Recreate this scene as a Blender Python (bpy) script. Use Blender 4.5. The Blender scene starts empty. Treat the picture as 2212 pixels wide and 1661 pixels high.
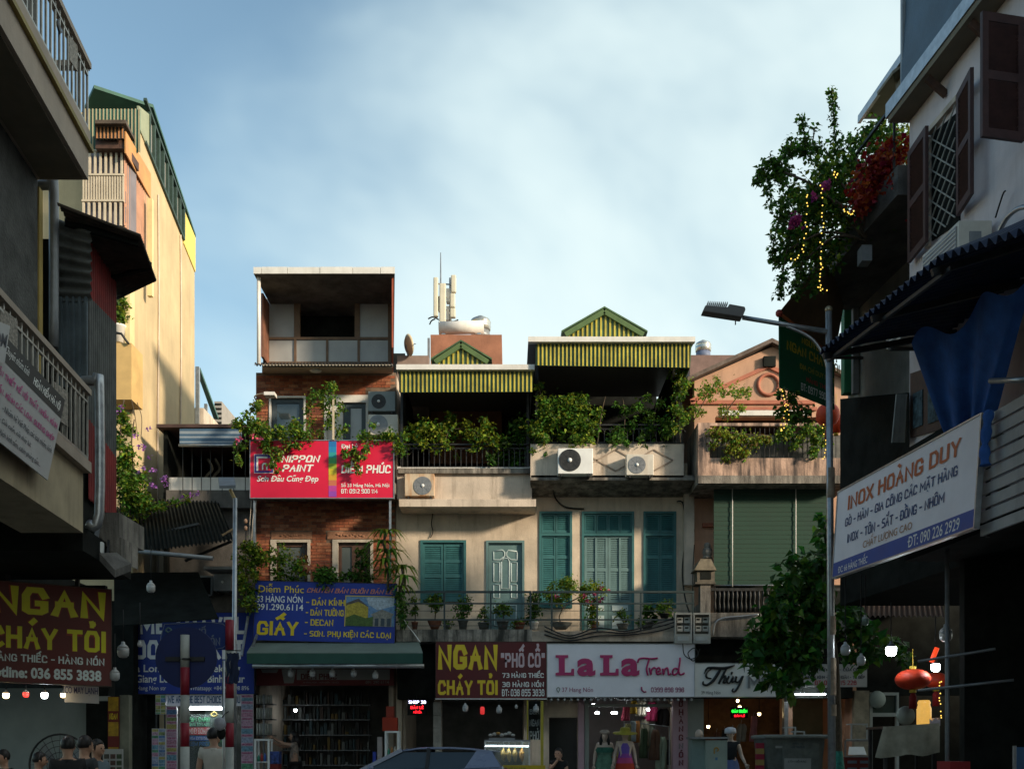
import bpy,bmesh,math,random,unicodedata
from mathutils import Vector,Matrix
R = math.radians
random.seed(7)
SC = bpy.context.scene
COL = SC.collection
# camera, sky, sun, exposure
F,U0,V0,CZ = 2150.0,1106.0,1616.0,1.42      # focal length and horizon in 2212-wide photo pixels, eye height (m)
cam_d = bpy.data.cameras.new('camera')
cam = bpy.data.objects.new('camera',cam_d)
COL.objects.link(cam)
cam.location = (0,0,CZ)
cam.rotation_euler = (R(90),0,0)
cam_d.sensor_width = 36
cam_d.lens = 36 * F / 2212
cam_d.shift_y = (V0 - 829.5) / 2212
cam_d.clip_start = 0.1
cam_d.clip_end = 3000
SC.camera = cam
SUN_AZ = Vector((0.86,-0.51,0)).normalized()
SUN_EL = R(17)
TO_SUN = (SUN_AZ * math.cos(SUN_EL) + Vector((0,0,math.sin(SUN_EL)))).normalized()
SKY_STRENGTH,SUN_STRENGTH,EXPOSURE = 0.14,3.1,0.85
SKYLOC = (3.3,6.1,1.3)
world = bpy.data.worlds.new('World')
SC.world = world
world.use_nodes = True
wn = world.node_tree
wn.nodes.clear()
def wnode(t,**kw):
    n = wn.nodes.new(t)
    for k,v in kw.items():
        setattr(n,k,v)
    return n
w_out = wnode('ShaderNodeOutputWorld')
w_bg = wnode('ShaderNodeBackground')
w_bg.inputs['Strength'].default_value = SKY_STRENGTH
w_sky = wnode('ShaderNodeTexSky',sky_type='NISHITA',sun_disc=False)
w_sky.sun_elevation = SUN_EL
w_sky.sun_rotation = math.atan2(SUN_AZ.x,SUN_AZ.y)
w_sky.air_density = 1.0
w_sky.dust_density = 1.2
w_sky.ozone_density = 1.5
w_tc = wnode('ShaderNodeTexCoord')
w_map = wnode('ShaderNodeMapping')
w_map.inputs['Location'].default_value = SKYLOC
w_map.inputs['Scale'].default_value = (1.0,1.0,1.5)
w_no = wnode('ShaderNodeTexNoise')
w_no.inputs['Scale'].default_value = 1.9
w_no.inputs['Detail'].default_value = 5.0
w_no.inputs['Roughness'].default_value = 0.54
w_no.inputs['Distortion'].default_value = 0.25
w_dot = wnode('ShaderNodeVectorMath',operation='DOT_PRODUCT')
w_dot.inputs[1].default_value = (0.95,0.05,-0.45)      # the cloud deck thickens towards the sun's side and the horizon
w_mad = wnode('ShaderNodeMath',operation='MULTIPLY_ADD')
w_mad.inputs[1].default_value = 0.58
w_ramp = wnode('ShaderNodeValToRGB')
w_ramp.color_ramp.interpolation = 'EASE'
w_ramp.color_ramp.elements[0].position = 0.24
w_ramp.color_ramp.elements[0].color = (0,0,0,1)
w_ramp.color_ramp.elements[1].position = 0.60
w_ramp.color_ramp.elements[1].color = (1,1,1,1)
w_ccol = wnode('ShaderNodeValToRGB')
w_ccol.color_ramp.elements[0].position = 0.18
w_ccol.color_ramp.elements[0].color = (0.50,0.71,0.79,1)
w_ccol.color_ramp.elements[1].position = 0.80
w_ccol.color_ramp.elements[1].color = (0.96,1.05,0.98,1)
w_cs = wnode('ShaderNodeVectorMath',operation='SCALE')
w_cs.inputs['Scale'].default_value = 3.7
w_skyc = wnode('ShaderNodeMix',data_type='RGBA',blend_type='MULTIPLY')
w_skyc.inputs['Factor'].default_value = 1.0
w_skyc.inputs['B'].default_value = (1.0,1.04,0.90,1)
w_mix = wnode('ShaderNodeMix',data_type='RGBA')
L_ = wn.links.new
L_(w_tc.outputs['Generated'],w_map.inputs['Vector'])
L_(w_map.outputs['Vector'],w_no.inputs['Vector'])
L_(w_tc.outputs['Generated'],w_dot.inputs[0])
L_(w_dot.outputs['Value'],w_mad.inputs[0])
L_(w_no.outputs['Fac'],w_mad.inputs[2])
L_(w_mad.outputs['Value'],w_ramp.inputs['Fac'])
L_(w_mad.outputs['Value'],w_ccol.inputs['Fac'])
L_(w_ccol.outputs['Color'],w_cs.inputs[0])
L_(w_sky.outputs['Color'],w_skyc.inputs['A'])
L_(w_skyc.outputs['Result'],w_mix.inputs['A'])
w_add = wnode('ShaderNodeVectorMath',operation='MULTIPLY_ADD')      # clouds scatter the light of the sky behind them
w_add.inputs[1].default_value = (0.22,0.22,0.22)
L_(w_skyc.outputs['Result'],w_add.inputs[0])
L_(w_cs.outputs['Vector'],w_add.inputs[2])
L_(w_add.outputs['Vector'],w_mix.inputs['B'])
L_(w_ramp.outputs['Color'],w_mix.inputs['Factor'])
L_(w_mix.outputs['Result'],w_bg.inputs['Color'])
L_(w_bg.outputs['Background'],w_out.inputs['Surface'])
sun_d = bpy.data.lights.new('sun','SUN')
sun_d.energy = SUN_STRENGTH
sun_d.angle = R(6.0)
sun_d.color = (1.0,0.83,0.62)
sun = bpy.data.objects.new('sun',sun_d)
COL.objects.link(sun)
sun.location = (30,-20,40)
sun.rotation_euler = (-TO_SUN).to_track_quat('-Z','Y').to_euler()
SC.view_settings.view_transform = 'Standard'
SC.view_settings.look = 'None'
SC.view_settings.gamma = 1
SC.view_settings.exposure = EXPOSURE
SC.view_settings.use_curve_mapping = False
SC.render.engine = 'CYCLES'
SC.cycles.use_denoising = True
SC.cycles.max_bounces = 7
SC.cycles.diffuse_bounces = 4
SC.cycles.glossy_bounces = 3
SC.cycles.transparent_max_bounces = 12
SC.cycles.sample_clamp_indirect = 4
# positions
def P(u,v,d):
    """point seen at photo pixel (u, v) and d metres away along the view axis"""
    return Vector(((u - U0) / F * d,d,CZ + (V0 - v) / F * d))
def W(u,v,xs):
    """point seen at pixel (u, v) on the street-side plane xs metres beside the street axis"""
    return P(u,v,F * xs / (u - 887.0))
def S(xs,y,z):
    """point on the plane xs beside the street axis, y metres ahead, z up"""
    return Vector((xs - 0.102 * y,y,z))
# materials
MATS = {}
def M(name,col,rough=0.75,var=0.18,scale=2.5,bump=0.0,metal=0.0,streak=0.0,dirt=(0.05,0.045,0.035),emis=0.0,
      emcol=None,trans=0.0,spec=0.4,fine=0.0,alpha=None):
    if name in MATS:
        return MATS[name]
    m = bpy.data.materials.new(name)
    m.use_nodes = True
    nt = m.node_tree
    b = nt.nodes['Principled BSDF']
    b.inputs['Roughness'].default_value = rough
    b.inputs['Metallic'].default_value = metal
    b.inputs['Specular IOR Level'].default_value = spec
    c = (col[0],col[1],col[2],1)
    b.inputs['Base Color'].default_value = c
    geo = nt.nodes.new('ShaderNodeNewGeometry')
    out = None
    if var > 0:
        no = nt.nodes.new('ShaderNodeTexNoise')
        no.inputs['Scale'].default_value = scale
        no.inputs['Detail'].default_value = 6
        no.inputs['Roughness'].default_value = 0.62
        nt.links.new(geo.outputs['Position'],no.inputs['Vector'])
        rp = nt.nodes.new('ShaderNodeValToRGB')
        rp.color_ramp.elements[0].position = 0.32
        rp.color_ramp.elements[0].color = tuple(x * (1 - var * 1.6) for x in col) + (1,)
        rp.color_ramp.elements[1].position = 0.68
        rp.color_ramp.elements[1].color = tuple(min(1,x * (1 + var * 0.6)) for x in col) + (1,)
        nt.links.new(no.outputs['Fac'],rp.inputs['Fac'])
        out = rp.outputs['Color']
        rr = nt.nodes.new('ShaderNodeMapRange')
        rr.inputs['To Min'].default_value = max(0.02,rough - 0.12)
        rr.inputs['To Max'].default_value = min(1,rough + 0.12)
        nt.links.new(no.outputs['Fac'],rr.inputs['Value'])
        nt.links.new(rr.outputs['Result'],b.inputs['Roughness'])
    if streak > 0:
        mp = nt.nodes.new('ShaderNodeMapping')
        mp.inputs['Scale'].default_value = (5.0,5.0,0.55)
        nt.links.new(geo.outputs['Position'],mp.inputs['Vector'])
        n2 = nt.nodes.new('ShaderNodeTexNoise')
        n2.inputs['Scale'].default_value = 1.0
        n2.inputs['Detail'].default_value = 7
        n2.inputs['Roughness'].default_value = 0.68
        nt.links.new(mp.outputs['Vector'],n2.inputs['Vector'])
        r2 = nt.nodes.new('ShaderNodeValToRGB')
        r2.color_ramp.elements[0].position = 0.50 if streak < .8 else .42
        r2.color_ramp.elements[0].color = (0,0,0,1)
        r2.color_ramp.elements[1].position = 0.74 if streak < .8 else .60
        r2.color_ramp.elements[1].color = (streak,streak,streak,1)
        nt.links.new(n2.outputs['Fac'],r2.inputs['Fac'])
        mx = nt.nodes.new('ShaderNodeMix')
        mx.data_type = 'RGBA'
        if out is not None:
            nt.links.new(out,mx.inputs['A'])
        else:
            mx.inputs['A'].default_value = c
        mx.inputs['B'].default_value = tuple(dirt) + (1,)
        nt.links.new(r2.outputs['Color'],mx.inputs['Factor'])
        out = mx.outputs['Result']
    if out is not None:
        nt.links.new(out,b.inputs['Base Color'])
    if bump > 0:
        n3 = nt.nodes.new('ShaderNodeTexNoise')
        n3.inputs['Scale'].default_value = fine or 35.0
        n3.inputs['Detail'].default_value = 5
        nt.links.new(geo.outputs['Position'],n3.inputs['Vector'])
        bp = nt.nodes.new('ShaderNodeBump')
        bp.inputs['Strength'].default_value = bump
        bp.inputs['Distance'].default_value = 0.02
        nt.links.new(n3.outputs['Fac'],bp.inputs['Height'])
        nt.links.new(bp.outputs['Normal'],b.inputs['Normal'])
    if emis > 0:
        b.inputs['Emission Color'].default_value = tuple(emcol or col) + (1,)
        b.inputs['Emission Strength'].default_value = emis
    if trans > 0:
        b.inputs['Transmission Weight'].default_value = trans
    if alpha is not None:
        b.inputs['Alpha'].default_value = alpha
    MATS[name] = m
    return m
def leafmat(name,col,tl=0.45):
    if name in MATS:
        return MATS[name]
    m = bpy.data.materials.new(name)
    m.use_nodes = True
    nt = m.node_tree
    b = nt.nodes['Principled BSDF']
    out = nt.nodes['Material Output']
    geo = nt.nodes.new('ShaderNodeNewGeometry')
    hs = nt.nodes.new('ShaderNodeHueSaturation')
    hs.inputs['Color'].default_value = tuple(col) + (1,)
    mr = nt.nodes.new('ShaderNodeMapRange')
    mr.inputs['To Min'].default_value = 0.55
    mr.inputs['To Max'].default_value = 1.45
    nt.links.new(geo.outputs['Random Per Island'],mr.inputs['Value'])
    nt.links.new(mr.outputs['Result'],hs.inputs['Value'])
    mh = nt.nodes.new('ShaderNodeMapRange')
    mh.inputs['To Min'].default_value = 0.47
    mh.inputs['To Max'].default_value = 0.53
    nt.links.new(geo.outputs['Random Per Island'],mh.inputs['Value'])
    nt.links.new(mh.outputs['Result'],hs.inputs['Hue'])
    nt.links.new(hs.outputs['Color'],b.inputs['Base Color'])
    b.inputs['Roughness'].default_value = 0.5
    b.inputs['Specular IOR Level'].default_value = 0.3
    t = nt.nodes.new('ShaderNodeBsdfTranslucent')
    nt.links.new(hs.outputs['Color'],t.inputs['Color'])
    mx = nt.nodes.new('ShaderNodeMixShader')
    mx.inputs['Fac'].default_value = tl
    nt.links.new(b.outputs['BSDF'],mx.inputs[1])
    nt.links.new(t.outputs['BSDF'],mx.inputs[2])
    nt.links.new(mx.outputs['Shader'],out.inputs['Surface'])
    MATS[name] = m
    return m
# mesh collecting
class MB:
    def __init__(self):
        self.v,self.f,self.m,self.sm = [],[],[],[]
    def poly(self,pts,mi=0,smooth=False):
        n = len(self.v)
        self.v += [tuple(p) for p in pts]
        self.f.append(tuple(range(n,n + len(pts))))
        self.m.append(mi);self.sm.append(smooth)
    def hexa(self,p,mi=0):
        """eight corners: bottom 0-3 counter-clockwise, top 4-7"""
        n = len(self.v)
        self.v += [tuple(q) for q in p]
        for a in ((3,2,1,0),(4,5,6,7),(0,1,5,4),(1,2,6,5),(2,3,7,6),(3,0,4,7)):
            self.f.append(tuple(n + i for i in a));self.m.append(mi);self.sm.append(False)
    def box(self,lo,hi,mi=0):
        x0,y0,z0 = lo;x1,y1,z1 = hi
        if x0 > x1: x0,x1 = x1,x0
        if y0 > y1: y0,y1 = y1,y0
        if z0 > z1: z0,z1 = z1,z0
        self.hexa([(x0,y0,z0),(x1,y0,z0),(x1,y1,z0),(x0,y1,z0),(x0,y0,z1),(x1,y0,z1),(x1,y1,z1),(x0,y1,z1)],mi)
    def pbox(self,u0,v0,u1,v1,d,th,mi=0):
        """box whose front face fills the pixel rectangle at depth d; th metres thick, away from the camera"""
        a,b = P(u0,v1,d),P(u1,v0,d)
        self.box((a.x,d,a.z),(b.x,d + th,b.z),mi)
    def slab(self,a,b,c,d,n,mi=0):
        """quad a b c d given thickness along vector n"""
        a,b,c,d = Vector(a),Vector(b),Vector(c),Vector(d)
        n = Vector(n)
        self.hexa([a,b,c,d,a + n,b + n,c + n,d + n],mi)
    def bar(self,a,b,w,h=None,mi=0,up=(0,0,1)):
        a,b = Vector(a),Vector(b)
        h = h or w
        t = (b - a).normalized()
        up = Vector(up)
        if abs(t.dot(up)) > 0.95:
            up = Vector((0,1,0)) if abs(t.y) < 0.9 else Vector((1,0,0))
        s = t.cross(up).normalized() * w / 2
        q = s.cross(t).normalized() * h / 2
        self.hexa([a - s - q,b - s - q,b + s - q,a + s - q,a - s + q,b - s + q,b + s + q,a + s + q],mi)
    def tube(self,pts,r,seg=6,mi=0,caps=True):
        pts = [Vector(p) for p in pts]
        rs = r if isinstance(r,(list,tuple)) else [r] * len(pts)
        n0 = len(self.v)
        prev = None
        for i,p in enumerate(pts):
            t = (pts[min(i + 1,len(pts) - 1)] - pts[max(i - 1,0)])
            t = t.normalized() if t.length > 1e-9 else Vector((0,0,1))
            if prev is None:
                a = Vector((0,0,1)) if abs(t.z) < 0.9 else Vector((1,0,0))
                s = t.cross(a).normalized()
            else:
                s = (prev - t * prev.dot(t))
                s = s.normalized() if s.length > 1e-6 else t.orthogonal().normalized()
            prev = s
            q = t.cross(s)
            for k in range(seg):
                an = 2 * math.pi * k / seg
                self.v.append(tuple(p + (s * math.cos(an) + q * math.sin(an)) * rs[i]))
        for i in range(len(pts) - 1):
            for k in range(seg):
                a = n0 + i * seg + k;b = n0 + i * seg + (k + 1) % seg
                self.f.append((a,b,b + seg,a + seg));self.m.append(mi);self.sm.append(True)
        if caps:
            self.f.append(tuple(n0 + k for k in reversed(range(seg))));self.m.append(mi);self.sm.append(False)
            e = n0 + (len(pts) - 1) * seg
            self.f.append(tuple(e + k for k in range(seg)));self.m.append(mi);self.sm.append(False)
    def lathe(self,prof,c=(0,0,0),seg=16,mi=0,axis='z',smooth=True):
        n0 = len(self.v)
        for (r,h) in prof:
            for k in range(seg):
                an = 2 * math.pi * k / seg
                x,y = r * math.cos(an),r * math.sin(an)
                p = (x,y,h) if axis == 'z' else ((x,h,y) if axis == 'y' else (h,x,y))
                self.v.append((c[0] + p[0],c[1] + p[1],c[2] + p[2]))
        for i in range(len(prof) - 1):
            for k in range(seg):
                a = n0 + i * seg + k;b = n0 + i * seg + (k + 1) % seg
                self.f.append((a,b,b + seg,a + seg));self.m.append(mi);self.sm.append(smooth)
        if prof[0][0] > 1e-4:
            self.f.append(tuple(n0 + k for k in reversed(range(seg))));self.m.append(mi);self.sm.append(False)
        if prof[-1][0] > 1e-4:
            e = n0 + (len(prof) - 1) * seg
            self.f.append(tuple(e + k for k in range(seg)));self.m.append(mi);self.sm.append(False)
    def ball(self,c,r,seg=12,mi=0,sq=(1,1,1)):
        n0 = len(self.v)
        rings = max(4,seg // 2)
        for i in range(rings + 1):
            th = math.pi * i / rings
            for k in range(seg):
                an = 2 * math.pi * k / seg
                self.v.append((c[0] + r * sq[0] * math.sin(th) * math.cos(an),c[1] + r * sq[1] * math.sin(th) * math.sin(an),c[2] + r * sq[2] * math.cos(th)))
        for i in range(rings):
            for k in range(seg):
                a = n0 + i * seg + k;b = n0 + i * seg + (k + 1) % seg
                self.f.append((a,a + seg,b + seg,b));self.m.append(mi);self.sm.append(True)
    def ext(self,pts,n,mi=0):
        """flat polygon extruded along n"""
        pts = [Vector(p) for p in pts]
        n = Vector(n)
        k = len(pts)
        n0 = len(self.v)
        self.v += [tuple(p) for p in pts] + [tuple(p + n) for p in pts]
        self.f.append(tuple(n0 + i for i in range(k)));self.m.append(mi);self.sm.append(False)
        self.f.append(tuple(n0 + k + i for i in reversed(range(k))));self.m.append(mi);self.sm.append(False)
        for i in range(k):
            j = (i + 1) % k
            self.f.append((n0 + j,n0 + i,n0 + k + i,n0 + k + j));self.m.append(mi);self.sm.append(False)
    def corr(self,a,b,c,d,ribs,amp,prof='sine',mi=0,rib_mi=None,sag=0.0,rows=1,th=0.004):
        """ribbed sheet on quad a(bottom left) b(bottom right) c(top right) d(top left); ribs run bottom to top"""
        a,b,c,d = (Vector(x) for x in (a,b,c,d))
        nrm = (b - a).cross(d - a).normalized()
        if prof == 'sine':
            st = 8
            offs = [(k / st,math.sin(2 * math.pi * k / st) * amp) for k in range(st)]
        else:
            offs = [(0,0),(0.42,0),(0.52,amp),(0.90,amp)]
        ts = []
        for i in range(ribs):
            for (t,o) in offs:
                ts.append(((i + t) / ribs,o,t))
        ts.append((1.0,offs[0][1],0))
        n0 = len(self.v)
        for r in range(rows + 1):
            s = r / rows
            for (t,o,_) in ts:
                p = (a * (1 - t) + b * t) * (1 - s) + (d * (1 - t) + c * t) * s
                p = p + nrm * o
                p.z -= sag * 4 * s * (1 - s)
                self.v.append(tuple(p))
        w = len(ts)
        for r in range(rows):
            for i in range(w - 1):
                q = n0 + r * w + i
                self.f.append((q,q + 1,q + w + 1,q + w))
                isrib = rib_mi is not None and prof != 'sine' and 0.5 < ts[i][2] < 0.6
                self.m.append(rib_mi if isrib else mi);self.sm.append(prof == 'sine')
    def grid(self,fn,nu,nv,mi=0,smooth=True):
        n0 = len(self.v)
        for i in range(nu + 1):
            for j in range(nv + 1):
                self.v.append(tuple(fn(i,j)))
        for i in range(nu):
            for j in range(nv):
                a = n0 + i * (nv + 1) + j
                self.f.append((a,a + nv + 1,a + nv + 2,a + 1));self.m.append(mi);self.sm.append(smooth)
    def mesh(self,name):
        me = bpy.data.meshes.new(name)
        me.from_pydata(self.v,[],self.f)
        me.polygons.foreach_set('material_index',self.m)
        me.polygons.foreach_set('use_smooth',self.sm)
        me.update()
        return me
    def build(self,name,mats,parent=None,fix=True):
        me = self.mesh(name)
        if not isinstance(mats,(list,tuple)):
            mats = [mats]
        for m in mats:
            me.materials.append(m)
        if fix:
            bm = bmesh.new();bm.from_mesh(me)
            bmesh.ops.recalc_face_normals(bm,faces=bm.faces)
            bm.to_mesh(me);bm.free()
        o = bpy.data.objects.new(name,me)
        COL.objects.link(o)
        if parent is not None:
            adopt(o,parent)
        return o
WORLD = {}
def adopt(o,parent):
    o.parent = parent
    o.matrix_parent_inverse = WORLD[parent.name].inverted() if parent.name in WORLD else Matrix.Identity(4)
    WORLD[o.name] = Matrix.Identity(4)      # part meshes hold world coordinates
def tag(o,label,cat,group=None):
    o['label'] = label;o['category'] = cat
    if group: o['group'] = group
    return o
def thing(name,label,cat,base=(0,0,0),group=None):
    e = bpy.data.objects.new(name,None)
    e.empty_display_size = 0.1
    COL.objects.link(e)
    e.location = base
    WORLD[e.name] = Matrix.Translation(Vector(base))
    return tag(e,label,cat,group)
def structure(o):
    o['kind'] = 'structure'
    return o
def stuff(o):
    o['kind'] = 'stuff'
    return o
def copy_tree(o,delta,parent=None,label=None,group=None):
    c = o.copy()
    COL.objects.link(c)
    if parent is None:
        c.location = Vector(o.location) + Vector(delta)
        if label: c['label'] = label
        if group: c['group'] = group
    else:
        c.parent = parent
        c.matrix_parent_inverse = o.matrix_parent_inverse.copy()
    for ch in o.children:
        copy_tree(ch,delta,c)
    return c
def pieces(name,me,mats,parent,mats_xyz):
    """many alike pieces sharing one mesh; mats_xyz: list of matrices"""
    if mats is not None and not me.materials:
        me.materials.append(mats)
    for mw in mats_xyz:
        o = bpy.data.objects.new(name,me)
        COL.objects.link(o)
        o.parent = parent
        o.matrix_parent_inverse = WORLD[parent.name].inverted() if parent.name in WORLD else Matrix.Identity(4)
        o.matrix_basis = mw
# lettering
_tc,_adv = {},{}
def _glyphs(body,bold=0.0,shear=0.0,space=1.0):
    cu = bpy.data.curves.new('lettering','FONT')
    cu.body = body;cu.size = 1.0;cu.offset = bold;cu.shear = shear
    cu.space_character = space;cu.resolution_u = 3
    o = bpy.data.objects.new('lettering',cu)
    COL.objects.link(o)
    dg = bpy.context.evaluated_depsgraph_get()
    me = bpy.data.meshes.new_from_object(o.evaluated_get(dg))
    bpy.data.objects.remove(o)
    vs = [v.co.copy() for v in me.vertices]
    fs = [tuple(p.vertices) for p in me.polygons]
    bpy.data.meshes.remove(me)
    return vs,fs
def _right(t):
    return max(v.x for v in _glyphs(t)[0])
def adv(c):
    if c not in _adv:
        _adv[c] = _right(c + 'l') - _right('l')
    return _adv[c]
_O = '20 03 0q 2z 8z zq z3 80'
BLOCK = {'A': '00 5z z0|2f 8f','B': '00 0z 8z zq zn 8k 0k|8k zh z3 80 00','C': 'zq 8z 2z 0q 03 20 80 z3','D': '00 0z 7z zq z4 70 00','E': 'zz 0z 00 z0|0i 8i','F': 'zz 0z 00|0i 8i','G': 'zq 8z 2z 0q 03 20 80 z3 ze 7e',
 'H': '00 0z|z0 zz|0i zi','I': '00 0z','J': 'zz z3 80 20 03 05','K': '00 0z|zz 1g|3l z0','L': '0z 00 z0','M': '00 0z 5b zz z0','N': '00 0z z0 zz','O': _O + ' 20','P': '00 0z 8z zq zl 8g 0g','Q': _O + ' 20|6a z0','R': '00 0z 8z zq zl 8g 0g|5g z0',
 'S': '9z 2z 0q 0n 2k 8h ze z3 80 10','T': '0z zz|5z 50','U': '0z 03 20 80 z3 zz','V': '0z 50 zz','W': '0z 20 5o 80 zz','X': '00 zz|0z z0','Y': '0z 5f zz|5f 50','Z': '0z zz 00 z0',
 '0': _O + ' 20','1': '0r 5z 50','2': '1z 8z zq zn 00 z0','3': '1z 8z zq zn 8k 4k|8k zh z3 80 10','4': '70 7z 0b zb','5': 'zz 0z 0k 8k zh z3 80 10','6': 'zq 8z 2z 0q 03 20 80 z3 ze 8j 0h','7': '0z zz 40','8': '2k 0n 0q 2z 8z zq zn 8k 2k 0h 03 20 80 z3 zh 8k','9': '10 80 z3 zq 8z 2z 0q 0m 2i zi',
 '-': '0g zg',':': '53 54|5m 5n','.': '50 51',',': '51 40','+': '0g zg|56 5p','“': '1z 1t|9z 9t','”': '1z 1t|9z 9t','&': '00 zz'}
def _num(c): return int(c,36) / 35 if c.isalpha() or c == '0' else int(c) / 10
def block_mesh(base,t):
    """heavy condensed capitals drawn as stroked polylines with mitred corners"""
    vs,fs,cen,x = [],[],[],0.0
    h = 0.735
    for ch in base:
        if ch == ' ':
            cen.append((x,.22));x += .24;continue
        w = {'I': 0,'.': 0,':': 0,',': .03,'1': .15,'M': .5,'W': .6,'-': .18,'+': .26,'“': .16,'”': .16,'L': .27,'E': .27,'F': .27}.get(ch,.34)
        for si,ln in enumerate(BLOCK[ch].split('|')):
            p = []
            for q in ln.split():
                fx = 1.0 if q[0] == 'z' else _num(q[0]) if not q[0].isdigit() else int(q[0]) / 10
                fy = int(q[1],36) / 35
                p.append(Vector((x + t / 2 + fx * w,t / 2 + fy * (h - t),0)))
            closed = (p[0] - p[-1]).length < 1e-6 and len(p) > 3
            n = len(p);k0 = len(vs)
            for i in range(n):
                a = p[i - 1] if i else (p[-2] if closed else None);b = p[i + 1] if i < n - 1 else (p[1] if closed else None)
                d1 = (p[i] - a).normalized() if a is not None else (b - p[i]).normalized()
                d2 = (b - p[i]).normalized() if b is not None else d1
                n1,n2 = Vector((-d1.y,d1.x,0)),Vector((-d2.y,d2.x,0))
                m = (n1 + n2);m = m.normalized() if m.length > .05 else n1
                m = m * min(1.9,1 / max(.3,m.dot(n1))) * t / 2
                c = p[i].copy()
                if a is None: c -= d1 * t / 2
                if b is None: c += d1 * t / 2
                c.z = .0012 * si
                vs += [c - m,c + m]
            for i in range(n - 1):
                k = k0 + 2 * i;fs.append((k,k + 2,k + 3,k + 1))
        cen.append((x,w + t));x += w + t + .055
    for v in vs: v.y = min(max(v.y,-.06),h + .0)
    return vs,fs,cen
def text_mesh(body,bold=0.0,shear=0.0,space=1.0):
    """letters from the built-in font; Vietnamese marks are drawn as strokes of their own"""
    key = (body,bold,shear,space)
    if key in _tc:
        return _tc[key]
    base,marks = [],[]
    for ch in body:
        n = unicodedata.normalize('NFD',ch)
        b = n[0];mk = list(n[1:])
        if b == 'Đ': b = 'D';mk.append('bar')
        if b == 'đ': b = 'd';mk.append('bar')
        if b == 'i' and any(m in '\u0301\u0300\u0309\u0303' for m in mk if len(m) == 1): b = 'ı'
        base.append(b);marks.append(mk)
    block = bold >= .012 and all(c in BLOCK or c == ' ' for c in base)
    if block:
        vs,fs,cen = block_mesh(base,.10 + bold * .85)
    else:
        vs,fs = _glyphs(''.join(base),bold,0.0,space)
        fs = list(fs)
    th = 0.045 + bold
    def quad_path(pts,w):
        for (a,b) in zip(pts,pts[1:]):
            a,b = Vector((*a,0)),Vector((*b,0))
            t = (b - a).normalized();nn = Vector((-t.y,t.x,0)) * w
            a2,b2 = a - t * w * .35,b + t * w * .35
            k = len(vs)
            for v_ in (a2 - nn,b2 - nn,b2 + nn,a2 + nn): v_.z = .0028 + .0004 * (k % 5);vs.append(v_)
            fs.append((k,k + 1,k + 2,k + 3))
    x = 0.0
    for i_,(b,mk) in enumerate(zip(base,marks)):
        if block: x,w = cen[i_]
        elif not mk and not any(marks[i_:]): break
        else: w = adv(b)
        up = b.isupper()
        top = 0.735 if up else 0.56
        cx = x + w / 2
        stack = 0.0
        for m in mk:
            y0 = top + 0.055 + stack + bold * 1.2
            if m == 'bar':
                if up: quad_path([(x - 0.01,0.37),(x + w * 0.48,0.37)],th * .8)
                else: quad_path([(x + w * .42,0.66),(x + w * 1.02,0.66)],th * .7)
            elif m == '\u031b': quad_path([(x + w * .88,top - .10),(x + w * 1.0,top - .02),(x + w * 1.0,top + .06)],th * .8)
            elif m == '\u0323': quad_path([(cx - .03,-0.16),(cx + .03,-0.16)],th)
            elif m == '\u0302': quad_path([(cx - .15,y0),(cx,y0 + .11),(cx + .15,y0)],th * .8);stack = 0.15
            elif m == '\u0306': quad_path([(cx - .14,y0 + .1),(cx - .07,y0 + .02),(cx + .07,y0 + .02),(cx + .14,y0 + .1)],th * .8);stack = 0.15
            elif m == '\u0301': quad_path([(cx - .03 + stack * .6,y0),(cx + .10 + stack * .6,y0 + .13)],th * .9)
            elif m == '\u0300': quad_path([(cx + .03 - stack * .6,y0),(cx - .10 - stack * .6,y0 + .13)],th * .9)
            elif m == '\u0303': quad_path([(cx - .15,y0 + .03),(cx - .06,y0 + .10),(cx + .06,y0 + .04),(cx + .15,y0 + .11)],th * .75)
            elif m == '\u0309': quad_path([(cx - .06,y0 + .14),(cx + .04,y0 + .16),(cx + .06,y0 + .09),(cx,y0 + .05),(cx,y0)],th * .7)
        x += w + (space - 1.0) * 0.3
    if shear:
        for v in vs: v.x += shear * v.y
    x0 = min(v.x for v in vs);x1 = max(v.x for v in vs)
    y0 = min(v.y for v in vs);y1 = max(v.y for v in vs)
    _tc[key] = ([((v.x - x0) / (x1 - x0),(v.y - y0) / (y1 - y0),v.z) for v in vs],fs)
    return _tc[key]
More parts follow.
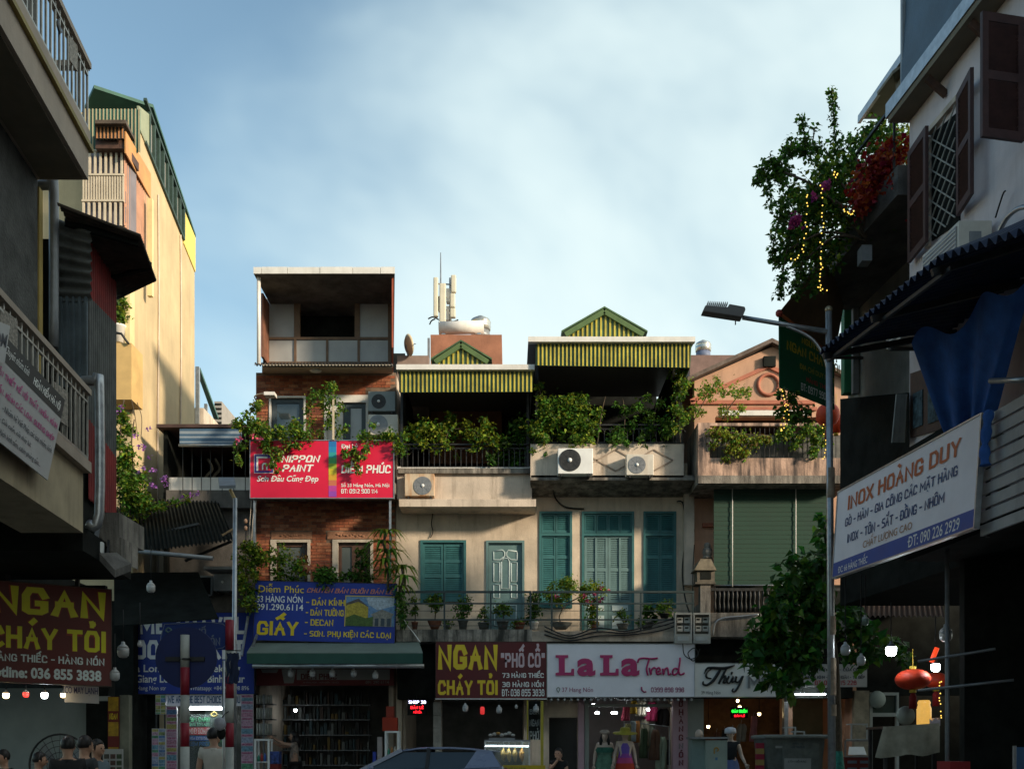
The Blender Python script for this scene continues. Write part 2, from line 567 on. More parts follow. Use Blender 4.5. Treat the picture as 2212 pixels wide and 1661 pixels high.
class Sign:
    """a flat board: bl, br, tl corners (front face); text and shapes are laid on its front"""
    def __init__(self,name,label,bl,br,tl,th,mats,cat='sign',group=None,frame=None,frame_w=0.03,rect=None,parent=None):
        self.o,self.x,self.y = Vector(bl),Vector(br) - Vector(bl),Vector(tl) - Vector(bl)
        self.n = self.x.cross(self.y).normalized()          # towards the reader
        self.rect = rect
        base = (Vector(bl) + Vector(br)) / 2
        self.root = parent if parent is not None else thing(name,label,cat,base,group)
        mb = MB()
        b = self.o
        mb.slab(b,b + self.x,b + self.x + self.y,b + self.y,-self.n * th)
        self.board = mb.build('board',mats,self.root)
        if frame is not None:
            fm = MB()
            xw,yw = self.x.normalized() * frame_w,self.y.normalized() * frame_w
            t = -self.n * (th + 0.01)
            o = b + self.n * 0.012
            c = [o,o + self.x,o + self.x + self.y,o + self.y]
            fm.slab(c[0] - xw - yw,c[1] + xw - yw,c[1] + xw,c[0] - xw,t)
            fm.slab(c[3] - xw,c[2] + xw,c[2] + xw + yw,c[3] - xw + yw,t)
            fm.slab(c[0] - xw,c[0],c[3],c[3] - xw,t)
            fm.slab(c[1],c[1] + xw,c[2] + xw,c[2],t)
            fm.build('frame',frame,self.root)
    def at(self,fx,fy,lift=0.0):
        return self.o + self.x * fx + self.y * (1 - fy) + self.n * lift
    def fr(self,u,v):
        r = self.rect
        return (u - r[0]) / (r[2] - r[0]),(v - r[1]) / (r[3] - r[1])
    def tf(self,body,x0,y0,x1,y1,mat,bold=0.02,shear=0.0,lift=0.006,name='lettering',depth=0.0,outline=None,ob=0.05,space=1.0):
        if outline is not None:
            self.tf(body,x0 - 0.004,y0 - 0.006,x1 + 0.004,y1 + 0.006,outline,bold + ob,shear,lift - 0.003,'lettering_edge',0,None,0,space)
        vs,fs = text_mesh(body,bold,shear,space)
        mb = MB()
        mb.v = [tuple(self.at(x0 + (x1 - x0) * a,y1 + (y0 - y1) * c,lift + depth + z_)) for (a,c,z_) in vs]
        mb.f = list(fs);mb.m = [0] * len(fs);mb.sm = [False] * len(fs)
        o = mb.build(name,mat,self.root,fix=False)
        if name.startswith('letter'): stuff(o)
        if depth > 0:
            md = o.modifiers.new('depth','SOLIDIFY');md.thickness = depth;md.offset = -1
        return o
    def t(self,body,u0,v0,u1,v1,mat,**kw):
        a,b = self.fr(u0,v0),self.fr(u1,v1)
        return self.tf(body,a[0],a[1],b[0],b[1],mat,**kw)
    def shape(self,pts,mat,lift=0.004,name='printed_shape',px=True):
        mb = MB()
        mb.poly([self.at(*(self.fr(*p) if px else p),lift) for p in pts])
        return mb.build(name,mat,self.root,fix=False)
    def stroke(self,pts,w,mat,lift=0.02,name='lettering',px=True,seg=6):
        mb = MB()
        for ln in (pts if isinstance(pts[0][0],(tuple,list)) else [pts]):
            q = smooth_path([self.at(*(self.fr(*p[:2]) if px else p[:2]),lift) for p in ln],4)
            ws = [p[2] if len(p) > 2 else w for p in ln]
            wr = []
            for i in range(len(q)):
                t = i / (len(q) - 1) * (len(ws) - 1)
                k = min(int(t),len(ws) - 2)
                wr.append((ws[k] * (1 - (t - k)) + ws[k + 1] * (t - k)) / 2)
            mb.tube(q,wr,seg)
        return mb.build(name,mat,self.root)
def smooth_path(pts,n=4):
    pts = [Vector(p) for p in pts]
    if len(pts) < 3:
        return pts
    out = []
    for i in range(len(pts) - 1):
        p0,p1,p2,p3 = pts[max(i - 1,0)],pts[i],pts[i + 1],pts[min(i + 2,len(pts) - 1)]
        for k in range(n):
            t = k / n
            out.append(0.5 * ((2 * p1) + (p2 - p0) * t + (2 * p0 - 5 * p1 + 4 * p2 - p3) * t * t + (3 * p1 - p0 - 3 * p2 + p3) * t ** 3))
    out.append(pts[-1])
    return out
def fsign(name,label,u0,v0,u1,v1,d,th,mats,**kw):
    """sign facing the camera street, filling a pixel rectangle at depth d"""
    return Sign(name,label,P(u0,v1,d),P(u1,v1,d),P(u0,v0,d),th,mats,rect=(u0,v0,u1,v1),**kw)
# foliage
def leaves(mb,clumps,n,size,rng,mis=(0,),up=0.4,stretch=1.9,curl=0.25,hang=0.0):
    """leaf-sized folded faces scattered through clumps [(centre, radius), ...]"""
    n = int(n * 1.9);size *= .78
    tot = sum(c[1] ** 2 for c in clumps)
    for (c,r) in clumps:
        k = max(3,int(n * r * r / tot))
        for _ in range(k):
            p = Vector(c) + Vector((rng.gauss(0,.5),rng.gauss(0,.5),rng.gauss(0,.5))) * r
            dr = Vector((rng.gauss(0,1),rng.gauss(0,1),rng.gauss(0,0.7) - hang)).normalized()
            nn = Vector((rng.gauss(0,0.7),rng.gauss(0,0.7),up + rng.random())).normalized()
            sd = dr.cross(nn)
            if sd.length < 1e-3: continue
            sd.normalize()
            nn = sd.cross(dr)
            s = size * rng.uniform(0.45,1.15)
            w = s / stretch / 2 * 1.25
            a = p
            m1 = p + dr * s * 0.45
            e = p + dr * s - nn * s * curl
            n0 = len(mb.v)
            mb.v += [tuple(a),tuple(m1 + sd * w + nn * s * 0.10),tuple(e),tuple(m1 - sd * w + nn * s * 0.10),tuple(m1)]
            mi = rng.choice(mis)
            mb.f += [(n0,n0 + 4,n0 + 1),(n0 + 4,n0 + 2,n0 + 1),(n0,n0 + 3,n0 + 4),(n0 + 4,n0 + 3,n0 + 2)]
            mb.m += [mi] * 4;mb.sm += [False] * 4
def pclumps(lst,d,jitter,rng,per=1):
    """pixel clumps [(u, v, radius_px), ...] at depth d -> world clumps"""
    out = []
    for (u,v,r) in lst:
        for _ in range(per):
            dd = d + rng.uniform(-jitter,jitter)
            k = 0 if per == 1 else .35
            out.append((P(u + rng.gauss(0,k) * r,v + rng.gauss(0,k) * r,dd),r / F * dd * (1 if per == 1 else rng.uniform(.5,1.0))))
    return out
G_DARK = leafmat('leaf dark green',(0.040,0.095,0.016))
G_MID = leafmat('leaf mid green',(0.105,0.215,0.026))
G_YEL = leafmat('leaf yellow green',(0.26,0.31,0.03))
G_DRY = leafmat('leaf dry',(0.20,0.13,0.03))
M_STEM = M('stem bark',(0.10,0.075,0.05),0.9,0.3,20)
# shared materials
CREAM = M('cream render',(0.62,0.51,0.39),0.85,0.18,1.3,0.3,streak=0.6,dirt=(0.22,0.17,0.12))
CREAM2 = M('pale render',(0.62,0.52,0.42),0.85,0.16,1.5,0.25,streak=0.75,dirt=(0.15,0.12,0.09))
PINK = M('pink render',(0.56,0.33,0.22),0.85,0.14,1.2,0.2,streak=0.35,dirt=(0.22,0.13,0.09))
PINKW = M('weathered pink concrete',(0.60,0.40,0.30),0.9,0.25,3.5,0.4,streak=0.95,dirt=(0.07,0.055,0.05))
CONC = M('weathered concrete',(0.30,0.27,0.23),0.92,0.3,3.0,0.5,streak=0.8,dirt=(0.05,0.045,0.04))
CONCD = M('dark concrete',(0.12,0.11,0.10),0.92,0.35,2.0,0.4,streak=0.6,dirt=(0.03,0.03,0.03))
YELW = M('yellow render',(0.56,0.44,0.26),0.85,0.12,0.9,0.2,streak=0.45,dirt=(0.34,0.25,0.15))
ORNG = M('orange painted sheet',(0.62,0.30,0.10),0.6,0.15,1.5)
BLACKISH = M('shade and soot black',(0.016,0.018,0.016),0.9,0.4,2.5,0.2,spec=.12)  # near black, stands in for deep shade indoors; also soot and black goods
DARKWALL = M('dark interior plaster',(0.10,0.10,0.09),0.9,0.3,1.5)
DKWOOD = M('dark brown timber',(0.09,0.045,0.030),0.6,0.3,8,0.2)
WHITE = M('white paint',(0.72,0.70,0.66),0.6,0.10,3.0,streak=0.25,dirt=(0.3,0.27,0.22))
WHITEP = M('white plastic',(0.75,0.76,0.74),0.4,0.06,5.0)
ACW = M('aged white enamel',(0.62,0.58,0.50),0.45,0.10,4.0,streak=0.35,dirt=(0.30,0.17,0.08))
GREYM = M('grey painted steel',(0.23,0.24,0.25),0.45,0.15,6.0,metal=0.3)
GALV = M('galvanised steel',(0.42,0.43,0.44),0.38,0.18,9.0,metal=0.75)
IRON = M('dark iron',(0.045,0.045,0.045),0.5,0.3,10,metal=0.4)
TEAL = M('teal painted timber',(0.040,0.150,0.155),0.55,0.14,6.0,0.1,streak=0.3,dirt=(0.02,0.06,0.06))
TEALD = M('grey teal painted door',(0.13,0.22,0.22),0.5,0.10,4.0,streak=0.2,dirt=(0.05,0.08,0.08))
TEALP = M('pale teal moulding',(0.48,0.58,0.58),0.5,0.1,5.0)
GRNSHEET = M('green corrugated sheet',(0.075,0.14,0.06),0.5,0.3,3.0,streak=0.6,dirt=(0.03,0.04,0.02))
YELRIB = M('yellow painted rib',(0.56,0.46,0.06),0.5,0.25,3.0,streak=0.5,dirt=(0.2,0.16,0.05))
GLASS = M('window glass',(0.05,0.07,0.08),0.06,0.0,spec=0.8)
FROST = M('frosted panel',(0.33,0.33,0.32),0.35,0.12,1.2,spec=0.5)
BRICKM = [M('brick red %d' % i,c,0.9,0.25,14,0.4) for i,c in enumerate([(0.30,0.090,0.042),(0.35,0.125,0.062),(0.21,0.066,0.038),(0.40,0.17,0.09)])]
MORTAR = M('mortar',(0.20,0.14,0.10),0.95,0.25,5,0.3)
BULB = M('bulb glass unlit',(0.42,0.42,0.41),0.3,0.05)
LIT_COOL = M('lit lamp cool',(1,1,1),0.4,0,emis=24.0,emcol=(0.86,0.96,1.0))
LIT_WARM = M('lit lamp warm',(1,0.9,0.7),0.4,0,emis=7.0,emcol=(1.0,0.72,0.35))
LIT_RED = M('lit lamp red',(0.9,0.05,0.03),0.4,0,emis=1.6,emcol=(1.0,0.04,0.03))
CABLE = M('black cable',(0.012,0.012,0.012),0.6,0.1)
CLAY = M('terracotta',(0.24,0.095,0.055),0.85,0.2,8)
GREYPOT = M('grey glazed pot',(0.16,0.17,0.16),0.5,0.2,8)
RED_LAN = M('red lantern silk',(0.62,0.045,0.012),0.6,0.15,8)
GOLD = M('gold trim',(0.60,0.42,0.05),0.45,0.15,8)
D0 = 24.4     # depth of the house fronts across the junction
# ground
def sheet(name,pts,z0,z1,mat):
    mb = MB()
    mb.ext([(p[0],p[1],z0) for p in pts],(0,0,z1 - z0))
    return structure(mb.build(name,mat))
sheet('ground',[(-400,-300),(400,-300),(400,600),(-400,600)],-0.5,-0.02,M('earth',(0.12,0.11,0.09),0.95,0.2))
ASPH = M('asphalt',(0.07,0.068,0.066),0.9,0.25,6,0.5)
PAVE = M('paving',(0.30,0.28,0.26),0.9,0.25,4,0.4)
KERB = M('kerb stone',(0.30,0.29,0.27),0.9,0.2,5,0.3)
sheet('road',[(-60,-30),(60,-30),(60,22.6),(-60,22.6)],-0.3,0.0,ASPH)
sheet('pavement_far',[(-60,22.75),(60,22.75),(60,30),(-60,30)],-0.2,0.13,PAVE)
sheet('pavement_left',[(-30,-30),(-2.6,-30),(-5.6,15.0),(-30,15.0)],-0.2,0.12,PAVE)
sheet('pavement_right',[(8.0,-30),(30,-30),(30,15.4),(3.6,15.4)],-0.2,0.12,PAVE)
for nm,a,b in (('kerb_far',(-60,22.675),(60,22.675)),('kerb_left',(-2.53,-30),(-5.53,15)),('kerb_right',(7.93,-30),(3.53,15.4))):
    mb = MB();mb.bar((a[0],a[1],-0.05),(b[0],b[1],-0.05),0.14,0.4)
    structure(mb.build(nm,KERB))
# wall helpers
def wall_holes(mb,u0,v0,u1,v1,d,th,holes,mi=0):
    us = sorted({u0,u1,*[h[0] for h in holes],*[h[2] for h in holes]})
    vs = sorted({v0,v1,*[h[1] for h in holes],*[h[3] for h in holes]})
    us = [u for u in us if u0 <= u <= u1];vs = [v for v in vs if v0 <= v <= v1]
    for j in range(len(vs) - 1):
        run = None
        for i in range(len(us) - 1):
            uc,vc = (us[i] + us[i + 1]) / 2,(vs[j] + vs[j + 1]) / 2
            hole = any(h[0] < uc < h[2] and h[1] < vc < h[3] for h in holes)
            if not hole and run is None: run = us[i]
            if run is not None and (hole or i == len(us) - 2):
                mb.pbox(run,vs[j],us[i] if hole else us[i + 1],vs[j + 1],d,th,mi)
                run = None
def part(name,mat,parent,*boxes,d=None,th=None):
    mb = MB()
    for b in boxes:
        mb.pbox(*b)
    return mb.build(name,mat,parent)
def bricks(parent,u0,v0,u1,v1,d,holes,budget,seed):
    """single bricks laid in courses on a wall seen frontally"""
    rng = random.Random(seed)
    a,b = P(u0,v1,d),P(u1,v0,d)
    bw,bh,j = 0.215,0.062,0.012
    meshes = []
    for m in BRICKM:
        q = MB();q.box((-bw / 2,-0.014,-bh / 2),(bw / 2,0.02,bh / 2));me = q.mesh('brick');me.materials.append(m);meshes.append(me)
    hw = [(P(h[0],h[3],d),P(h[2],h[1],d)) for h in holes]
    spots = []
    z = a.z + bh / 2;row = 0
    while z < b.z - bh / 2:
        x = a.x + (bw / 2 if row % 2 == 0 else 0)
        while x < b.x:
            x0,x1 = max(a.x,x - bw / 2),min(b.x,x + bw / 2)
            cut = [(p.x,q.x) for p,q in hw if p.z - bh / 2 < z < q.z + bh / 2]
            ok = x1 - x0 > 0.05
            for (c0,c1) in cut:
                if x0 < c1 and x1 > c0:
                    if x0 < c0 and c0 - x0 > 0.05: x1 = c0
                    elif x1 > c1 and x1 - c1 > 0.05: x0 = c1
                    else: ok = False
            if ok: spots.append(((x0 + x1) / 2,z,(x1 - x0) / bw))
            x += bw + j
        z += bh + j;row += 1
    rest = MB()
    for k,(x,z,s) in enumerate(spots):
        dy = rng.uniform(-0.006,0.006)
        mi = rng.choices((0,1,2,3),(4,4,3,2))[0]
        if k < budget:
            mw = Matrix.Translation((x,d + dy,z)) @ Matrix.Diagonal((s,1,1,1))
            pieces('brick',meshes[mi],None,parent,[mw])
        else:
            rest.box((x - bw * s / 2,d - 0.014 + dy,z - bh / 2),(x + bw * s / 2,d + 0.02,z + bh / 2),mi)
    if rest.v:
        stuff(rest.build('upper_bricks',BRICKM,parent))
def louvre_leaf(parent,u0,v0,u1,v1,d,mat,panels,name='shutter',rail=4,slat=0.045,th=0.04):
    """a shutter leaf: stiles and rails with louvre panels [(va, vb), ...] between"""
    mb = MB()
    wall_holes(mb,u0,v0,u1,v1,d,th,[(u0 + rail,a,u1 - rail,b) for (a,b) in panels])
    leaf = mb.build(name,mat,parent)
    lm = MB()
    for (a,b) in panels:
        p,q = P(u0 + rail,b,d),P(u1 - rail,a,d)
        n = max(3,int((q.z - p.z) / slat))
        for i in range(n):
            z = p.z + (i + 0.5) * (q.z - p.z) / n
            h = (q.z - p.z) / n * 0.62
            lm.hexa([(p.x,d + 0.004,z - h),(q.x,d + 0.004,z - h),(q.x,d + 0.012,z - h),(p.x,d + 0.012,z - h),
                     (p.x,d + 0.026,z + h * .5),(q.x,d + 0.026,z + h * .5),(q.x,d + 0.034,z + h * .5),(p.x,d + 0.034,z + h * .5)])
    stuff(lm.build('louvres',mat,leaf))
    return leaf
def ac_unit(label,u0,v0,u1,v1,d,fan,mat=ACW,th=0.3,group=None,blade=True,dark=False):
    """wall-hung outdoor unit; fan = (u, v, radius) in pixels"""
    a,b = P(u0,v1,d),P(u1,v0,d)
    t = thing('air_conditioner',label,'air conditioner',((a.x + b.x) / 2,d + th,a.z),group)
    mb = MB()
    mb.box((a.x,d,a.z),(b.x,d + th,b.z))
    cas = mb.build('casing',mat,t)
    bv = cas.modifiers.new('bevel','BEVEL');bv.width = 0.012;bv.segments = 2
    c = P(fan[0],fan[1],d);r = fan[2] / F * d
    g = MB()
    g.lathe([(r * 1.04,-0.012),(r * 1.04,-0.004),(r * 0.97,-0.004)],(c.x,d,c.z),28,0,'y')
    g.lathe([(0.0,-0.003),(r * 0.97,-0.003)],(c.x,d,c.z),28,1,'y')
    for k in range(1,6):
        rr = r * k / 6
        ring = [(c.x + rr * math.cos(x),d - 0.012,c.z + rr * math.sin(x)) for x in [2 * math.pi * i / 20 for i in range(21)]]
        g.tube(ring,0.003,4,0,False)
    for k in range(8):
        an = 2 * math.pi * k / 8
        g.bar((c.x,d - 0.014,c.z),(c.x + r * math.cos(an),d - 0.014,c.z + r * math.sin(an)),0.006)
    g.build('fan_guard',[GREYM if not dark else IRON,BLACKISH],t)
    h = MB();h.lathe([(0,-0.03),(r * 0.2,-0.026),(r * 0.2,-0.01)],(c.x,d,c.z),16,0,'y')
    h.build('fan_hub',WHITEP,t)
    if blade:
        bm_ = MB()
        for k in range(3):
            an = 2 * math.pi * k / 3 + 0.5
            pts = [(c.x + rr * r * math.cos(an + da),d - 0.008,c.z + rr * r * math.sin(an + da)) for rr,da in ((0.2,0),(0.55,-.25),(0.9,-.2),(0.92,.45),(0.5,.35))]
            bm_.poly(pts)
        bm_.build('fan_blade',GREYM,t)
    k = MB()
    for u in (u0 + 8,u1 - 8):
        x = P(u,v1,d).x
        k.box((x - 0.02,d + 0.02,a.z - 0.05),(x + 0.02,D0 if d + th < D0 else d + th,a.z - 0.003))
    k.build('bracket',IRON,t)
    return t
def bulb(label,u,v,r_px,d,mat=BULB,top=None,group=None,cap=BULB):
    """a hanging bulb: skirted cap, globe and a cord up to pixel height top"""
    c = P(u,v,d);r = r_px / F * d
    t = thing('hanging_bulb',label,'bulb',c - Vector((0,0,r * 1.3)),group)
    g = MB()
    g.lathe([(0,-1.25 * r),(0.6 * r,-1.15 * r),(0.95 * r,-0.75 * r),(1.0 * r,-0.1 * r),(1.0 * r,0.5 * r)],c,14)
    g.build('globe',mat,t)
    k = MB()
    k.lathe([(1.0 * r,0.51 * r),(0.75 * r,0.95 * r),(0.35 * r,1.25 * r),(0.3 * r,1.7 * r),(0,1.72 * r)],c,14)
    k.build('cap',cap,t)
    if top is not None:
        w = MB();w.tube([c + Vector((0,0,1.7 * r)),P(u,top,d)],0.008,5)
        w.build('cord',CABLE,t)
    return t
def cable(label,pts,r=0.012,name='cable',mat=CABLE,group=None):
    mb = MB()
    mb.tube(smooth_path(pts,5),r,5)
    o = mb.build(name,mat)
    return tag(o,label,'cable',group)
# brick house with the red sign
nh = thing('brick_house','narrow brick house with a glazed top room, behind red and blue signs','house',P(704,1741,D0))
HOLES_N = [(580,856,660,955),(702,862,793,955),(590,1168,668,1290),(724,1168,802,1290),(556,1478,850,1745)]
mb = MB()
wall_holes(mb,553,804,855,1745,D0,0.22,HOLES_N)
mb.build('wall',MORTAR,nh)
bricks(nh,554,806,854,960,D0,HOLES_N + [(790,842,858,946)],130,1)
bricks(nh,554,1074,854,1262,D0,HOLES_N + [(585,1146,675,1168),(705,1146,806,1168)],165,2)
# body behind
mb = MB()
a,b = P(553,1745,D0),P(855,804,D0)
mb.box((a.x,D0 + 0.22,a.z),(a.x + 0.2,29,b.z));mb.box((b.x - 0.2,D0 + 0.22,a.z),(b.x,29,b.z))
mb.box((a.x,29,a.z),(b.x,29.2,b.z + 0.3))
mb.box((a.x + .2,26.6,a.z + 3.4),(b.x - .2,29,b.z))
mb.build('side_wall',CREAM2,nh)
# top room
ztop = P(0,576,23.3).z;zs = P(0,590,23.3).z
xl,xr = P(547,0,23.3).x,P(853,0,23.3).x
mb = MB();xb_ = xr - .62;mb.hexa([(xl + .005,23.325,zs),(xr - .005,23.325,zs),(xb_,28.3,zs),(xl + .005,28.3,zs),(xl + .005,23.325,ztop - .01),(xr - .005,23.325,ztop - .01),(xb_,28.3,ztop - .01),(xl + .005,28.3,ztop - .01)]);roof = mb.build('roof',CONCD,nh)
us = [547,565,621,691,762,822,853]
for i in range(6):
    mb = MB();mb.pbox(us[i] + 0.5,576 - (i % 2) * 0.4,us[i + 1] - 0.5,590,23.295 + 0.004 * (i % 3),0.03)
    mb.build('fascia_tile',WHITE,roof)
zf = P(0,790,24.9).z
mb = MB()
mb.box((P(566,0,24.4).x,24.3,zf),(P(571,0,24.4).x,28.2,zs));mb.build('side_panel',M('rusty sheet',(0.24,0.10,0.06),0.8,0.3,4,streak=0.5),nh)
mb = MB();xs_ = P(850,0,23.5).x;mb.slab((xs_,23.5,zf - .1),(xs_ - .27,25.7,zf - .1),(xs_ - .27,25.7,zs),(xs_,23.5,zs),(-.04,0,0));mb.build('side_panel',M('red brown sheet',(0.36,0.09,0.05),0.7,0.2,4),nh)
mb = MB();mb.box((P(572,0,24.9).x,28.0,zf),(P(846,0,24.9).x,28.2,zs));mb.build('back_wall',DARKWALL,nh)
mb = MB();mb.tube([P(559,592,23.5),P(559,786,23.5)],0.045,10);mb.build('drain_pipe',WHITE,nh)
WINF = M('brown window frame',(0.14,0.085,0.05),0.6,0.2,6)
fr = MB()
for (u0,v0,u1,v1) in ((568,644,574,784),(838,644,845,784),(635,644,640,784),(772,644,777,784),(568,727,845,732),(568,780,845,784),(704,732,709,780),(640,650,648,727),(766,650,772,727)):
    fr.pbox(u0,v0,u1,v1,24.86 + 0.002 * (u0 % 7),0.07)
win = fr.build('window_frame',WINF,nh)
for (u0,v0,u1,v1) in ((574,644,635,727),(777,644,838,727),(574,732,635,780),(640,732,704,780),(709,732,772,780),(777,732,838,780)):
    part('pane',FROST,win,(u0,v0,u1,v1,24.9,0.02))
mb = MB();mb.pbox(648,640,766,727,25.6,0.02);mb.build('curtain',BLACKISH,nh)  # black sheet stands in for shade in the open window; no curtain
fr = MB();fr.box((P(572,0,24.9).x,24.98,zf - 0.15),(P(846,0,24.9).x,28.2,zf - 0.002));fr.build('floor_slab',CONCD,nh)
mb = MB()
mb.corr(P(550,789,23.4),P(851,789,23.4),P(851,783,24.85),P(550,783,24.85),42,0.02,'sine')
o = mb.build('sheet_roof',M('dark corrugated sheet',(0.06,0.055,0.05),0.6,0.3,5,metal=0.2),nh)
mb = MB();mb.slab(P(566,792,23.6),P(848,792,23.6),P(848,806,D0),P(566,806,D0),(0,0,0.06));mb.build('soffit',M('cream board',(0.45,0.38,0.28),0.8,0.15,3),nh)
mb = MB();mb.ball(P(682,800,23.9),0.09,12,0,(1.6,1.2,0.5));mb.build('ceiling_lamp',WHITE,nh)
# windows of the middle floors
BLUEG = M('blue grey frame',(0.055,0.075,0.09),0.5,0.15,5)
def nwin(u0,v0,u1,v1,glass,surround=4):
    q = MB();wall_holes(q,u0 - surround,v0 - surround,u1 + surround,v1,D0 - 0.035,0.06,[(u0,v0,u1,v1 + 1)])
    sr = q.build('window_surround',WHITE,nh)
    q = MB();wall_holes(q,u0,v0,u1,v1,D0 + 0.05,0.05,[(glass[0],glass[1],glass[2],glass[3])])
    f_ = q.build('window_frame',BLUEG,nh)
    part('pane',GLASS,f_,(glass[0],glass[1],glass[2],glass[3],D0 + 0.08,0.01))
nwin(585,858,656,952,(597,870,646,940))
q = MB();wall_holes(q,700,852,795,955,D0 - 0.03,0.05,[(705,868,790,956)]);q.build('window_surround',WHITE,nh)
part('door_panel',WHITE,nh,(706,870,741,955,D0 + 0.06,0.03))
q = MB();wall_holes(q,742,870,790,955,D0 + 0.04,0.05,[(757,880,781,956)]);dr = q.build('balcony_door',BLUEG,nh)
part('pane',M('pale glazed door',(0.45,0.48,0.50),0.3,0.05),dr,(757,880,781,955,D0 + 0.07,0.01))
CARV = M('carved stone',(0.34,0.17,0.10),0.9,0.25,6,0.6)
for (u0,u1) in ((586,674),(707,806)):
    q = MB();q.pbox(u0,1147,u1,1163,D0 - 0.03,0.06)
    pan = q.build('lintel_panel',CARV,nh)
    q = MB()
    rr = random.Random(int(u0))
    for k in range(9):
        c = P(u0 + 22 + k * (u1 - u0 - 44) / 8,1155 + rr.uniform(-2,2),D0 - 0.035)
        q.ball(c,0.035,8,0,(1.3,0.5,0.7))
    q.build('carving',CARV,pan)
for (u0,u1,g0,g1) in ((596,664,602,658),(730,800,738,760)):
    q = MB();wall_holes(q,u0 - 12,1164,u1 + 6,1290,D0 - 0.04,0.07,[(u0,1170,u1,1291)]);q.build('window_surround',M('pale lime surround',(0.52,0.46,0.38),0.85,0.15,4,streak=0.4),nh)
    q = MB();wall_holes(q,u0,1170,u1,1290,D0 + 0.06,0.05,[(g0,1180,g1,1262)]);f_ = q.build('window_frame',DKWOOD,nh)
    part('pane',M('grey glass',(0.10,0.12,0.12),0.15,0.1,2),f_,(g0,1180,g1,1262,D0 + 0.085,0.01))
# balconies hidden behind the two signs
for (v0,v1) in ((1040,1062),(1362,1384)):
    part('balcony_slab',CONC,nh,(555,v0,853,v1,23.5,D0 - 23.5))
part('lower_floor',DARKWALL,nh,(556,1384,850,1442,D0 + 0.25,0.1))
# twin cream houses
c1 = thing('cream_house','cream townhouse with green louvred window and iron roof terrace under the small gable','house',P(1002,1741,D0))
c2 = thing('cream_house','cream townhouse with three tall teal shuttered openings and the larger green gable','house',P(1324,1741,D0))
def house_shell(t,u0,u1,vtop,mat,holes,back=33.0):
    q = MB();wall_holes(q,u0,vtop,u1,1745,D0,0.25,holes);q.build('wall',mat,t)
    a,b = P(u0,1745,D0),P(u1,vtop,D0)
    q = MB()
    q.box((a.x + 0.004,D0 + 0.25,a.z),(a.x + 0.2,back,b.z));q.box((b.x - 0.2,D0 + 0.25,a.z),(b.x - 0.004,back,b.z))
    q.box((a.x,back,a.z),(b.x,back + 0.2,b.z))
    q.build('side_wall',mat,t)
H1 = [(910,1167,1005,1300),(1052,1168,1131,1360),(868,1508,938,1745),(953,1508,1178,1745)]
H2 = [(1165,1103,1236,1312),(1257,1103,1370,1360),(1390,1103,1461,1312),(1186,1548,1248,1745),(1272,1506,1452,1745)]
house_shell(c1,856,1149,1010,CREAM,H1)
house_shell(c2,1149,1500,1000,CREAM,H2)
GF = [(856,1384,1149,1508),(1149,1384,1500,1508)]
# terrace floors, back walls, side posts
def terrace(t,u0,u1,vfloor,vroof,dfront,dback,bm_,roofmat):
    a,b = P(u0,vfloor,dfront),P(u1,vroof,dfront)
    zb = b.z + 0.52
    q = MB();q.box((a.x,dfront,a.z - 0.12),(b.x,dback,a.z));q.build('terrace_floor',CONC,t)
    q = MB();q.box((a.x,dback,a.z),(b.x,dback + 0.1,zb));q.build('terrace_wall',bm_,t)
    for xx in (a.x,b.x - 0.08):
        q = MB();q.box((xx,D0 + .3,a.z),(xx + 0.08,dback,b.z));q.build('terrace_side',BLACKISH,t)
    return a,b
# left terrace
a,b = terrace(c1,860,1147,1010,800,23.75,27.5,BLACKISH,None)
for u in (868,1140):
    q = MB();q.bar(P(u,1010,23.85),P(u,795,23.85),0.06);q.build('post',IRON,c1)
q = MB();q.slab(P(856,796,22.95),P(1155,796,22.95),P(1155,796,22.95) + Vector((0,4.6,0.45)),P(856,796,22.95) + Vector((0,4.6,0.45)),(0,0,0.05));q.build('roof_sheet',GREYM,c1)
q = MB();q.pbox(856,786,1155,797,22.85,0.14);q.build('gutter',WHITE,c1)
q = MB();q.corr(P(862,847,23.0),P(1150,846,23.0),P(1150,800,23.0),P(862,800,23.0),32,0.03,'trap',0,1);q.build('valance',[GRNSHEET,YELRIB],c1)
def gable(t,uc,vtop,hw_l,hw_r,vbot,d,ribs):
    q = MB()
    zb = P(0,vbot,d).z;zt = P(0,vtop,d).z
    xc = P(uc,0,d).x;x0 = P(uc - hw_l,0,d).x;x1 = P(uc + hw_r,0,d).x
    n = ribs
    for k in range(n):
        for (f0,f1,dy,mi) in ((0,0.62,0,0),(0.62,1.0,-0.025,1)):
            xa = x0 + (x1 - x0) * (k + f0) / n;xb = x0 + (x1 - x0) * (k + f1) / n
            hz = lambda x: zb + (zt - zb) * ((x - x0) / (xc - x0) if x <= xc else (x1 - x) / (x1 - xc))
            q.ext([(xa,d + dy,zb),(xb,d + dy,zb),(xb,d + dy,max(zb + .002,hz(xb))),(xa,d + dy,max(zb + .002,hz(xa)))],(0,0.03,0),mi)
    q.build('gable_sheet',[GRNSHEET,YELRIB],t)
    for (xa,xb) in ((x0,xc),(x1,xc)):
        q = MB();q.bar((xa,d - 0.06,zb + 0.05),(xb,d - 0.06,zt + 0.06),0.06,0.12);q.build('barge_board',M('green trim',(0.09,0.15,0.05),0.6,0.15,4),t)
    q = MB()
    for (xa,xb) in ((x0 - .1,xc),(x1 + .1,xc)):
        q.slab((xa,d - 0.1,zb + 0.1),(xb,d - 0.1,zt + 0.14),(xb,d + 4,zt + 0.14),(xa,d + 4,zb + 0.1),(0,0,0.04))
    q.build('gable_roof',GRNSHEET,t)
gable(c1,996,752,56,58,788,24.6,11)
gable(c2,1305,680,84,84,729,24.6,17)
